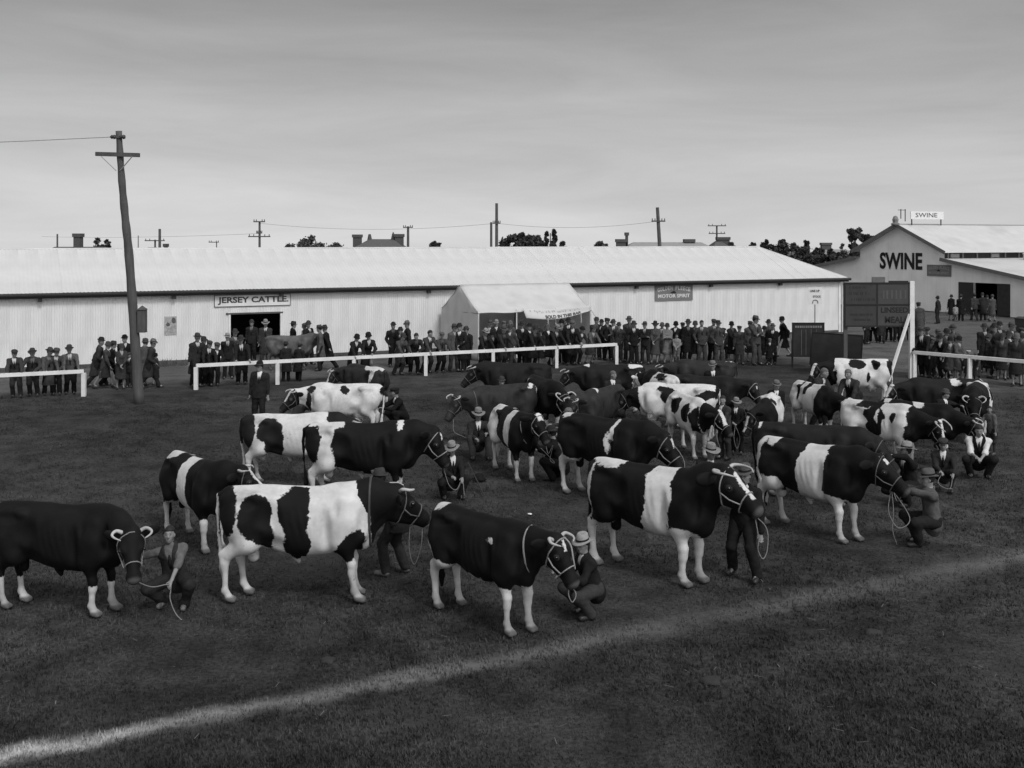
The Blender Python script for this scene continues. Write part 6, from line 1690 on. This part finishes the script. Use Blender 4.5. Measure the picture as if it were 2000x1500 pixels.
rope([c['nose'], c['nose'] + V3((.06, -.05, -.22)), c['nose'] + V3((.16, -.03, -.05)), c['nose'] + V3((.10, 0, -.36)), c['nose'] + V3((.18, 0, -.40)), h['hl']], 'coiled rope under the spotted heifer nose')
c = C[14]
rope([c['poll'], c['side'](.2, .0, .09), c['side'](.42, .02, .05), c['nose'] + V3((.10, -.1, -.15)), c['nose'] + V3((.22, -.15, -.42)), c['nose'] + V3((.30, -.1, -.75))], 'pale rope down the face of the stripe-shouldered bull')
c, h = C[15], P_['h11']
rope([c['nose'], c['nose'] + V3((.06, -.02, -.35)), c['nose'] + V3((.05, -.02, -.52)), c['nose'] + V3((.13, 0, -.66)), c['nose'] + V3((.20, .02, -.5)), c['nose'] + V3((.18, .05, -.20)), c['jaw'] + V3((.12, .05, .0))], 'long hanging rope loop at the champion bull nose')
c, h = C[29], P_['h20']
rope([c['nose'], c['nose'].lerp(h['hl'], .5) - V3((.0, 0, .20)), h['hl'], h['hl'] + V3((.02, -.04, -.4)), h['hl'] + V3((.0, -.06, -.75)), h['hl'] + V3((.06, -.10, -1.0))], 'rope from the white-banded bull through the kneeling handler hands')
rope([c['jaw'], c['jaw'] + V3((-.05, -.05, -.35)), c['jaw'] + V3((.12, -.05, -.62)), c['jaw'] + V3((.32, -.02, -.45)), h['hr']], 'drooping rope loop below the white-banded bull jaw')
c, h = C[10], P_['h6']
rope([c['nose'] + V3((.1, 0, 0)), c['nose'] + V3((.12, -.05, -.30)), c['nose'] + V3((.35, -.08, -.42)), h['hr'].lerp(c['nose'], .35) + V3((0, 0, -.15)), h['hr']], 'drooping rope from the dark grey cow to the sitting man')
c, h = C[19], P_['h13']
rope([c['nose'], h['hr'], h['hr'] + V3((.06, -.05, -.35)), h['hr'] + V3((.14, -.03, -.6)), h['hl'] + V3((.05, 0, -.3)), h['hl']], 'rope from the stepping heifer to the curly-haired boy')
h = P_['h14']
rope([h['hl'], h['hl'] + V3((-.05, -.08, -.3)), h['hl'] + V3((.02, -.1, -.55)), h['hl'] + V3((.10, -.06, -.3)), h['hr']], 'pale rope loop in the hands of the small pale-hatted man')
c, h = C[28], P_['h24']
rope([c['nose'], c['nose'].lerp(h['hl'], .5) - V3((0, 0, .12)), h['hl']], 'short rope from the piebald bull to the bowler-hatted man')
h = P_['h21']
rope([h['hr'], h['hr'] + V3((-.1, -.05, -.2)), h['hl'] + V3((-.1, -.08, -.25)), h['hl']], 'rope loop hanging from the capped boy hands')
c, h = C[2], P_['h1']
rope([c['nose'], c['nose'] + V3((.03, -.02, -.25)), c['nose'] + V3((.05, -.03, -.6))], 'rope end dangling from the young white-girthed bull nose')

# small things on the turf
G = ground(935, 938)
o = link('hat', HATS['fedora'], tone(.018)); o.location = (G.x, G.y, .03); tag(o, 'dark felt hat lying on the turf beside the squatting man', 'hat')
a, b = ground(914, 940), ground(946, 970)
tag(MB().tube([(a.x, a.y, .42), (b.x, b.y, .015)], .013, 7).build('walking_stick', M_DARKWOOD), 'dark walking stick slanting from the squatting man to the turf', 'stick')
random.seed(11)
def cowpat(px, py, r_, label):
    G = ground(px, py); m = MB(); k = 14
    pr = []
    for rr, zz in ((1, -.01), (.9, .02), (.55, .035), (.25, .03)):
        pr.append([(G.x + math.cos(6.283 * i / k) * r_ * rr * (1 + .25 * math.sin(i * 2.3 + px)), G.y + math.sin(6.283 * i / k) * r_ * rr * .9 * (1 + .2 * math.sin(i * 1.7)), zz) for i in range(k)])
    v = sum(pr, []); f = [(j * k + i, j * k + (i + 1) % k, (j + 1) * k + (i + 1) % k, (j + 1) * k + i) for j in range(3) for i in range(k)] + [tuple(range(3 * k, 4 * k))]
    tag(m.add(v, f).build('dung_pat', M_TYRE, None, True), label, 'dung')
cowpat(1388, 1330, .13, 'dark dung pat alone on the near turf right of the pale streak')
cowpat(1705, 1235, .11, 'dark dung pat on the turf at lower right')
cowpat(640, 1290, .10, 'dark dung pat below the largest bull')
cowpat(1560, 1190, .08, 'small dark dung pat below the white-banded bull')
cowpat(165, 950, .14, 'dark dung smear on the bare turf at left')
cowpat(215, 812, .10, 'small dark dung pat near the leaning pole foot')
def scrap(px, py, s, label):
    G = ground(px, py); m = MB(); n = 4; v = []
    for i in range(n + 1):
        for j in range(n + 1): v.append((G.x + (i / n - .5) * s * 1.6, G.y + (j / n - .5) * s, .012 + .03 * random.random()))
    f = [(i * (n + 1) + j, (i + 1) * (n + 1) + j, (i + 1) * (n + 1) + j + 1, i * (n + 1) + j + 1) for i in range(n) for j in range(n)]
    o = m.add(v, f).build('paper_scrap', M_PAPER, None, True); o.modifiers.new('thickness', 'SOLIDIFY').thickness = .002; tag(o, label, 'paper')
scrap(1035, 1006, .05, 'crumpled white paper scrap on the turf behind the black heifer')

def straw_litter():
    r = np.random.default_rng(9); V = []
    for _ in range(230):
        Y = 11.5 + 26 * r.random() ** 1.3; X = (r.random() - .5) * Y * .95; a = r.random() * 6.28; l = .04 + .10 * r.random(); w = .004
        c_, s_ = math.cos(a), math.sin(a); z0, z1 = .03 + .01 * r.random(), .03 + .03 * r.random()
        V += [(X - s_ * w, Y + c_ * w, z0), (X + s_ * w, Y - c_ * w, z0), (X + c_ * l + s_ * w, Y + s_ * l - c_ * w, z1), (X + c_ * l - s_ * w, Y + s_ * l + c_ * w, z1)]
    o = link('straw', np_mesh('straw', V, np.arange(len(V)).reshape(-1, 4), False), mat('straw', .13, .8, .4, 3)); tag(o, 'loose straw stalks scattered thinly over the ring turf', 'straw', kind='stuff')
straw_litter()

# ------------------------------------------------------------------ onlookers
ORD = ['first', 'second', 'third', 'fourth', 'fifth', 'sixth', 'seventh', 'eighth', 'ninth', 'tenth', 'eleventh', 'twelfth', 'thirteenth', 'fourteenth', 'fifteenth', 'sixteenth', 'seventeenth', 'eighteenth', 'nineteenth', 'twentieth', 'twenty-first', 'twenty-second', 'twenty-third', 'twenty-fourth', 'twenty-fifth']
HATN = {'fedora': 'felt hat', 'straw': 'straw hat', 'wide': 'broad hat', 'bowler': 'bowler', 'cap': 'flat cap', 'cloche': 'cloche hat', 'beret': 'beret', None: 'no hat'}
def shade(v): return 'black' if v < .016 else 'dark' if v < .035 else 'grey' if v < .09 else 'pale'
def crowd(rows, where, group, res=.024):
    """rows: (px, py_feet, yaw, pose, coat, tone, legs, hat, hat tone, kind, scale)"""
    rows = sorted(rows)
    rng = random.Random(len(rows) * 13 + len(where))
    for i, (px, py, yaw, pose, coat, tc, tl, hat, th, kind, sc) in enumerate(rows):
        f = kind == 'w'; kid = kind == 'k'
        who = {'m': 'man', 'w': 'woman', 'k': 'child'}[kind]
        G, on = clear_of_rails(px, py, pose.startswith('rail'))
        if on is not None: yaw = on + rng.uniform(-14, 14)
        else: yaw += rng.uniform(-28, 28)
        sc *= rng.uniform(.955, 1.035); tc *= rng.uniform(.85, 1.6); tl = (tl or tc) * rng.uniform(.85, 1.5)
        tc, tl = round(tc, 2) if tc > .05 else round(tc * 200) / 200, round(tl * 200) / 200
        lab = '%s in %s %s and %s, %s %s' % (who, shade(tc), coat, HATN[hat], ORD[i], where)
        person(px, py, yaw, lab, pose, coat, max(tc, .01), max(tl, .01), hat, th, f, sc, res, 1 + (hash_(px) % 3), legs_='shorts' if kid else 'trousers', group=group, loc=G, shirt=(None, .3, .15, .45, .08)[px % 5], hair=M_HAIR2 if px % 5 == 0 else None)
RAILS = [(FENCE0, fdn, -.1, fl + .1), (E0, -fdn, -.1, 9.0), (R0, rd, 0.0, 7.0)]
def clear_of_rails(px, py, leaning):
    """keep an onlooker outside the rails; a leaning one stands right at the rail"""
    G = ground(px, py)
    for O, d, a, b in RAILS:
        nrm = Vector((-d.y, d.x, 0))
        if nrm.dot(O) < 0: nrm = -nrm
        k = (px - 1000.0) / F
        ray = Vector((k, 1.0, 0.0))
        def hit(off): return nrm.dot(O + nrm * off) / nrm.dot(ray)
        t = hit(.42); q = ray * t; s = (q - O).dot(d)
        if not a <= s <= b: continue
        dist = nrm.dot(G - O)
        if leaning and abs(dist) < 2.5: return q, math.degrees(math.atan2(-nrm.y, -nrm.x))
        if dist < .55 and dist > -3: return ray * hit(.6 + .25 * ((px * 7) % 5) / 5), None
    return G, None
def hash_(v): return (int(v) * 2654435761 >> 7) & 1023
d = .022
crowd([(30, 781, -75, 'rail', 'jacket', .05, .03, 'cap', .04, 'm', .96), (62, 779, -80, 'rail2', 'jacket', .03, .02, 'fedora', .05, 'm', 1.0),
       (97, 779, -85, 'rail', 'overcoat', .055, .014, 'fedora', .06, 'm', .96), (108, 777, -70, 'rail2', 'jacket', .04, .02, 'cap', .06, 'm', .98), (138, 777, -95, 'rail', 'jacket', .07, .014, 'fedora', .05, 'm', 1.04)],
      'along the short rail', 'men leaning on the short rail')
crowd([(190, 755, 20, 'walk', 'overcoat', .03, .02, 'bowler', .03, 'm', 1.02), (205, 758, -10, 'walk', 'overcoat', .055, .03, 'cloche', .06, 'w', 1.0), (216, 754, 10, 'walk', 'jacket', .015, .015, 'fedora', .04, 'm', .96),
       (236, 760, -80, 'clasp', 'coat', .045, .03, 'cloche', .05, 'w', .88), (243, 752, -60, 'stand', 'overcoat', .014, .014, 'bowler', .014, 'm', 1.02), (253, 757, -100, 'stand', 'jacket', .02, .02, 'cap', .05, 'm', .7),
       (282, 757, 80, 'walk', 'coat', .08, .05, 'cloche', .06, 'w', 1.0), (292, 758, 15, 'walk', 'overcoat', .035, .014, 'fedora', .13, 'm', .98), (304, 752, 0, 'stand', 'coat', .03, .02, 'cloche', .015, 'w', .68)],
      'in group round leaning pole', 'strollers around the leaning pole')
crowd([(383, 760, -30, 'stand', 'overcoat', .022, .014, 'fedora', .06, 'm', 1.04), (397, 752, -70, 'stand2', 'jacket', .02, .02, 'fedora', .04, 'm', 1.0), (408, 758, -85, 'rail', 'jacket', .016, .016, 'cap', .04, 'm', .98),
       (420, 757, -100, 'rail2', 'jacket', .014, .02, 'cap', .05, 'm', .98), (446, 740, -85, 'behind', 'jacket', .016, .016, 'straw', .28, 'm', 1.0), (473, 755, -90, 'rail', 'jacket', .020, .016, 'fedora', .04, 'm', 1.06),
       (456, 734, -60, 'stand', 'overcoat', .05, .03, 'fedora', .05, 'm', 1.0)],
      'at rail before doorway', 'men at the rail before the doorway')
crowd([(492, 705, -90, 'stand', 'jacket', .016, .016, 'bowler', .05, 'm', 1.0), (518, 712, -70, 'stand', 'overcoat', .035, .03, 'wide', .22, 'm', 1.05), (571, 712, 20, 'stand', 'jacket', .014, .014, 'fedora', .03, 'm', 1.03), (596, 712, 200, 'stand', 'coat', .12, .1, 'cloche', .06, 'w', 1.0),
       (603, 713, -20, 'standreach_r', 'jacket', .018, .02, 'bowler', .05, 'm', 1.04), (626, 724, 185, 'stand', 'overcoat', .055, .02, 'fedora', .07, 'm', 1.06), (640, 722, 150, 'walk', 'overcoat', .014, .014, 'fedora', .04, 'm', 1.0),
       (559, 748, 90, 'stand', 'overcoat', .012, .012, 'fedora', .03, 'm', .80), (583, 747, 90, 'stand', 'overcoat', .02, .014, 'fedora', .06, 'm', .80)],
      'around fawn bull', 'people around the fawn bull')
crowd([(693, 748, -50, 'rail', 'coat', .016, .014, 'cloche', .02, 'w', 1.02), (718, 748, -110, 'rail2', 'coat', .015, .014, 'cloche', .02, 'w', 1.06)], 'chatting at the rail', 'two women at the rail')
crowd([(769, 716, -60, 'pockets', 'overcoat', .014, .014, 'bowler', .03, 'm', 1.02), (783, 718, -120, 'stand', 'overcoat', .018, .014, 'fedora', .03, 'm', .9), (797, 716, 200, 'stand', 'jacket', .016, .016, 'fedora', .12, 'm', 1.02),
       (784, 744, -85, 'rail', 'jacket', .04, .035, 'fedora', .05, 'm', .98), (809, 742, -90, 'rail2', 'jacket', .02, .016, None, .05, 'm', 1.0), (838, 741, -95, 'rail', 'jacket', .035, .03, None, .05, 'm', 1.02), (864, 738, -90, 'rail', 'jacket', .035, .014, 'cap', .09, 'm', .98),
       (886, 730, -60, 'stand', 'jacket', .05, .03, 'fedora', .06, 'm', 1.06), (900, 734, -100, 'clasp', 'overcoat', .016, .014, 'bowler', .03, 'm', 1.04), (911, 737, -90, 'stand', 'overcoat', .018, .014, 'fedora', .05, 'm', 1.02)],
      'left of the tent', 'men between the women and the tent')
crowd([(947, 728, -90, 'rail', 'jacket', .016, .016, 'straw', .26, 'm', 1.04), (945, 732, -85, 'stand', 'sweater', .03, .03, None, .05, 'k', .72), (962, 724, -85, 'stand', 'coat', .014, .014, 'cloche', .015, 'w', .86), (984, 727, -92, 'rail', 'jacket', .018, .03, 'wide', .08, 'm', 1.04),
       (958, 708, -90, 'stand', 'jacket', .02, .02, 'fedora', .08, 'm', 1.0), (970, 706, -80, 'stand', 'jacket', .02, .02, 'fedora', .24, 'm', 1.0), (985, 705, -100, 'stand2', 'jacket', .025, .02, 'cap', .10, 'm', .98), (1000, 716, -110, 'walk', 'jacket', .045, .03, 'fedora', .05, 'm', 1.0),
       (996, 704, -80, 'stand', 'coat', .08, .05, 'cloche', .12, 'w', 1.0), (1018, 712, -90, 'clasp', 'overcoat', .018, .014, 'fedora', .03, 'm', 1.0), (1030, 716, -70, 'stand', 'overcoat', .016, .014, 'bowler', .02, 'm', 1.02), (1044, 724, -90, 'rail', 'overcoat', .020, .014, 'fedora', .04, 'm', 1.06),
       (1056, 722, -100, 'stand', 'coat', .025, .014, 'cloche', .03, 'w', .9), (1070, 721, -88, 'stand', 'coat', .014, .012, 'cloche', .09, 'w', 1.0), (1086, 721, -85, 'rail', 'jacket', .014, .014, 'fedora', .20, 'm', 1.06), (1097, 710, -90, 'stand', 'overcoat', .014, .014, 'bowler', .015, 'm', 1.02),
       (1108, 708, -80, 'stand', 'jacket', .03, .02, 'fedora', .03, 'm', 1.04), (1118, 718, -90, 'rail', 'overcoat', .024, .014, 'fedora', .10, 'm', 1.08), (1130, 716, -110, 'rail2', 'jacket', .018, .016, 'bowler', .02, 'm', 1.02)],
      'in crowd before tent', 'crowd before the tent')
crowd([(1156, 717, -90, 'rail', 'coat', .05, .04, 'bowler', .06, 'w', 1.0), (1164, 702, -85, 'stand', 'jacket', .04, .03, 'bowler', .05, 'm', 1.0), (1175, 702, -95, 'stand', 'jacket', .016, .02, 'bowler', .03, 'm', 1.0), (1186, 703, -80, 'pockets', 'jacket', .018, .018, 'cap', .04, 'm', 1.02),
       (1200, 704, -100, 'folded', 'jacket', .055, .03, 'fedora', .05, 'm', 1.02), (1209, 708, -90, 'pockets', 'jacket', .025, .03, 'fedora', .04, 'm', .98), (1229, 706, -85, 'stand', 'overcoat', .05, .03, 'fedora', .08, 'm', 1.06), (1238, 711, -100, 'pockets', 'jacket', .014, .014, 'fedora', .05, 'm', 1.0)],
      'at long rail end', 'crowd at the end of the long rail')
crowd([(1261, 711, -90, 'folded', 'jacket', .018, .016, 'fedora', .06, 'm', 1.04), (1279, 710, -85, 'clasp', 'coat', .05, .05, 'wide', .03, 'w', .98), (1293, 707, -90, 'stand', 'coat', .09, .09, 'cloche', .08, 'w', .94), (1303, 710, -95, 'folded', 'dress', .11, .09, 'cloche', .04, 'w', 1.0),
       (1320, 708, -90, 'stand', 'coat', .014, .012, 'cloche', .015, 'w', .98), (1322, 712, -85, 'clasp', 'sweater', .13, .08, None, .1, 'k', .76), (1332, 707, -90, 'stand', 'overcoat', .016, .014, 'cap', .03, 'm', .96), (1342, 709, -80, 'stand', 'overcoat', .013, .012, 'fedora', .05, 'm', 1.02),
       (1357, 709, -95, 'stand', 'overcoat', .012, .012, 'cloche', .05, 'w', 1.02), (1371, 710, -90, 'pockets', 'jacket', .035, .045, None, .03, 'm', 1.06), (1391, 707, -85, 'stand', 'jacket', .05, .012, 'cap', .05, 'm', 1.02), (1404, 711, -100, 'pockets', 'jacket', .06, .05, 'fedora', .04, 'm', 1.06), (1413, 704, -90, 'stand2', 'jacket', .02, .02, 'cap', .03, 'm', .8),
       (1429, 709, -85, 'clasp', 'coat', .02, .014, 'cloche', .015, 'w', .98), (1444, 712, -90, 'stand', 'overcoat', .03, .04, 'cap', .04, 'm', .94), (1464, 706, -110, 'stand', 'coat', .08, .03, 'cap', .04, 'w', .98), (1476, 713, -80, 'folded', 'jacket', .06, .05, 'fedora', .08, 'm', 1.14),
       (1492, 710, -90, 'stand', 'coat', .018, .014, 'cloche', .02, 'w', .94), (1504, 704, -100, 'stand', 'overcoat', .05, .03, 'fedora', .03, 'm', 1.0), (1508, 711, -80, 'stand', 'overcoat', .014, .014, 'fedora', .09, 'm', 1.0), (1503, 714, -90, 'stand', 'coat', .016, .014, 'cap', .12, 'k', .62),
       (1531, 697, 175, 'walk', 'coat', .013, .012, 'cloche', .015, 'w', 1.06)],
      'in line beyond the rail', 'line of onlookers right of the rail end')
crowd([(1692, 672, -60, 'stand', 'jacket', .016, .014, 'fedora', .04, 'm', 1.0), (1706, 668, 100, 'walk', 'jacket', .014, .014, 'fedora', .04, 'm', 1.0), (1722, 670, 80, 'walk', 'overcoat', .03, .014, 'cap', .04, 'm', 1.0), (1736, 666, 90, 'stand', 'jacket', .014, .014, 'fedora', .04, 'm', 1.0),
       (1752, 668, -90, 'stand', 'jacket', .02, .014, 'fedora', .04, 'm', 1.0), (1765, 665, -80, 'walk', 'jacket', .016, .014, 'cap', .04, 'm', 1.0)],
      'walking behind the hoarding', 'walkers behind the hoarding')
crowd([(1796, 665, 80, 'stand', 'overcoat', .05, .035, 'cap', .05, 'm', 1.12), (1831, 632, 120, 'behind', 'jacket', .022, .02, 'fedora', .04, 'm', 1.0), (1858, 626, 60, 'stand', 'coat', .018, .016, 'cloche', .03, 'w', .95), (1866, 628, 70, 'stand', 'sweater', .2, .1, None, .1, 'k', .6), (1877, 627, 80, 'stand', 'overcoat', .016, .014, 'fedora', .05, 'm', 1.0),
       (1903, 626, 90, 'walk', 'jacket', .04, .03, 'fedora', .06, 'm', .98), (1920, 626, 90, 'stand', 'overcoat', .03, .02, 'fedora', .06, 'm', 1.02), (1929, 625, 80, 'stand', 'coat', .025, .02, 'cloche', .03, 'w', .95), (1938, 628, 90, 'stand', 'coat', .07, .05, 'cloche', .06, 'w', 1.0)],
      'outside swine shed', 'visitors outside the swine shed', .028)
crowd([(1803, 748, -95, 'rail', 'jacket', .014, .014, 'fedora', .06, 'm', 1.1), (1819, 742, -90, 'stand', 'sweater', .04, .02, 'cap', .1, 'm', .84), (1838, 746, -88, 'rail', 'coat', .012, .012, 'fedora', .03, 'm', .98), (1830, 728, -90, 'stand', 'overcoat', .05, .03, 'fedora', .09, 'm', 1.0),
       (1856, 742, -85, 'stand', 'coat', .055, .04, 'cloche', .02, 'w', .9), (1871, 744, -90, 'clasp', 'coat', .08, .05, 'cloche', .02, 'w', .92), (1890, 744, -80, 'stand', 'coat', .02, .02, 'beret', .5, 'k', .66), (1906, 742, -90, 'rail', 'coat', .05, .04, 'cap', .08, 'k', .68),
       (1929, 738, -60, 'stand', 'coat', .016, .016, 'cloche', .06, 'w', .98), (1944, 735, 200, 'stand', 'overcoat', .03, .03, 'fedora', .03, 'm', 1.1), (1957, 742, -100, 'stand', 'coat', .025, .025, 'cloche', .05, 'w', 1.0), (1984, 756, -90, 'stand', 'coat', .018, .018, 'cloche', .12, 'w', 1.06), (1968, 740, -60, 'stand', 'overcoat', .04, .03, 'fedora', .05, 'm', 1.05), (1921, 728, -70, 'stand', 'overcoat', .02, .02, 'fedora', .05, 'm', 1.05), (1936, 726, 180, 'stand2', 'coat', .03, .03, 'cloche', .03, 'w', 1.0), (1951, 724, -80, 'stand', 'overcoat', .014, .014, 'bowler', .03, 'm', 1.12), (1976, 730, -100, 'folded', 'jacket', .03, .02, 'fedora', .08, 'm', 1.12), (1993, 735, -80, 'stand', 'overcoat', .02, .02, 'cap', .05, 'm', 1.05), (1997, 752, 200, 'stand', 'coat', .05, .04, 'cloche', .03, 'w', 1.05), (1793, 738, -80, 'stand', 'overcoat', .03, .02, 'bowler', .05, 'm', 1.06), (1811, 733, -100, 'pockets', 'jacket', .02, .02, 'cap', .04, 'm', 1.04), (1847, 734, -90, 'stand', 'coat', .03, .03, 'cloche', .03, 'w', 1.0), (1864, 733, -80, 'folded', 'jacket', .05, .03, 'fedora', .06, 'm', 1.06)],
      'behind right-hand rail', 'crowd behind the right-hand rail')

# ------------------------------------------------------------------ motor car at the right edge
def build_car():
    G = ground(2020, 700)
    r = empty('motor_car', (G.x + .1, G.y, 0), math.radians(196)); tag(r, 'dark vintage motor car with curved mudguards parked at the right edge', 'car')
    wx = (1.35, -1.25)
    def prof(pts, w, name, m, smooth=False, y0=None):
        y1 = w; y0 = -w if y0 is None else y0; n = len(pts)
        v = [(x, y0, z) for x, z in pts] + [(x, y1, z) for x, z in pts]
        f = [tuple(range(n)), tuple(range(2 * n - 1, n - 1, -1))] + [(i, i + n, (i + 1) % n + n, (i + 1) % n) for i in range(n)]
        o = MB().add(v, f).build(name, m, r)
        bv = o.modifiers.new('bevel', 'BEVEL'); bv.width = .05; bv.segments = 3; bv.limit_method = 'ANGLE'; bv.angle_limit = .6
        return o
    prof([(-1.75, .55), (1.0, .5), (1.85, .52), (1.88, 1.05), (.75, 1.18), (.62, 1.22), (-1.6, 1.2), (-1.8, 1.0)], .62, 'body', M_CARPAINT)
    prof([(-1.62, 1.2), (-1.55, 1.82), (.45, 1.86), (.70, 1.80), (.66, 1.74), (.58, 1.2)], .64, 'cabin_top', M_CARTOP)
    for s in (-1, 1):
        for a, b in ((-1.4, -.55), (-.45, .4)):
            MB().box((a, s * .645 - .006, 1.27), (b, s * .645 + .006, 1.70)).build('window', M_GLASS, r)
    MB().add([(.64, -.52, 1.24), (.64, .52, 1.24), (.70, .52, 1.70), (.70, -.52, 1.70)], [(0, 1, 2, 3)]).build('windscreen', M_GLASS, r)
    for x in wx:
        for s in (-1, 1):
            w = empty('wheel', (x, s * .70, .37)); w.parent = r
            M = Matrix.Rotation(math.pi / 2, 4, 'X')
            MB().lathe([(.26, -.06), (.34, -.065), (.37, -.03), (.37, .03), (.34, .065), (.26, .06)], 24, M).build('tyre', M_TYRE, w, True)
            MB().lathe([(.0, .07 * s * -1), (.07, .06 * s * -1), (.25, .01), (.27, .0), (.27, .04)], 20, M).build('rim', M_RIM, w, True)
            pts = [Vector((x + .50 * math.cos(a) + (-.12 if a > 2.4 else 0), s * .72, .37 + .47 * math.sin(a))) for a in np.linspace(-.05, math.pi * .98, 12)]
            m = MB()
            for p, q in zip(pts[:-1], pts[1:]): m.bar(p, q, .26, .035, (0, 1, 0) if False else (0, 0, 1)) if False else m.add([p + Vector((0, -.13, 0)), p + Vector((0, .13, 0)), q + Vector((0, .13, 0)), q + Vector((0, -.13, 0))], [(0, 1, 2, 3)])
            o = m.build('mudguard', M_CARPAINT, r, True); o.modifiers.new('t', 'SOLIDIFY').thickness = .02
    for s in (-1, 1):
        MB().lathe([(0, -.16), (.06, -.14), (.11, -.02), (.115, .02), (0, .03)], 14, Matrix.Translation((1.95, s * .42, .98)) @ Matrix.Rotation(math.pi / 2, 4, 'Y')).build('headlamp', M_RIM, r, True)
        MB().box((-.8, s * .60 - .12 + .1 * s, .36), (.9, s * .60 + .12 + .1 * s, .40)).build('running_board', M_TYRE, r)
    MB().box((1.885, -.34, .55), (1.93, .34, 1.08)).build('radiator', M_RIM, r)
    MB().bar((2.05, -.75, .5), (2.05, .75, .5), .05, .08).build('bumper', M_RIM, r)
build_car()
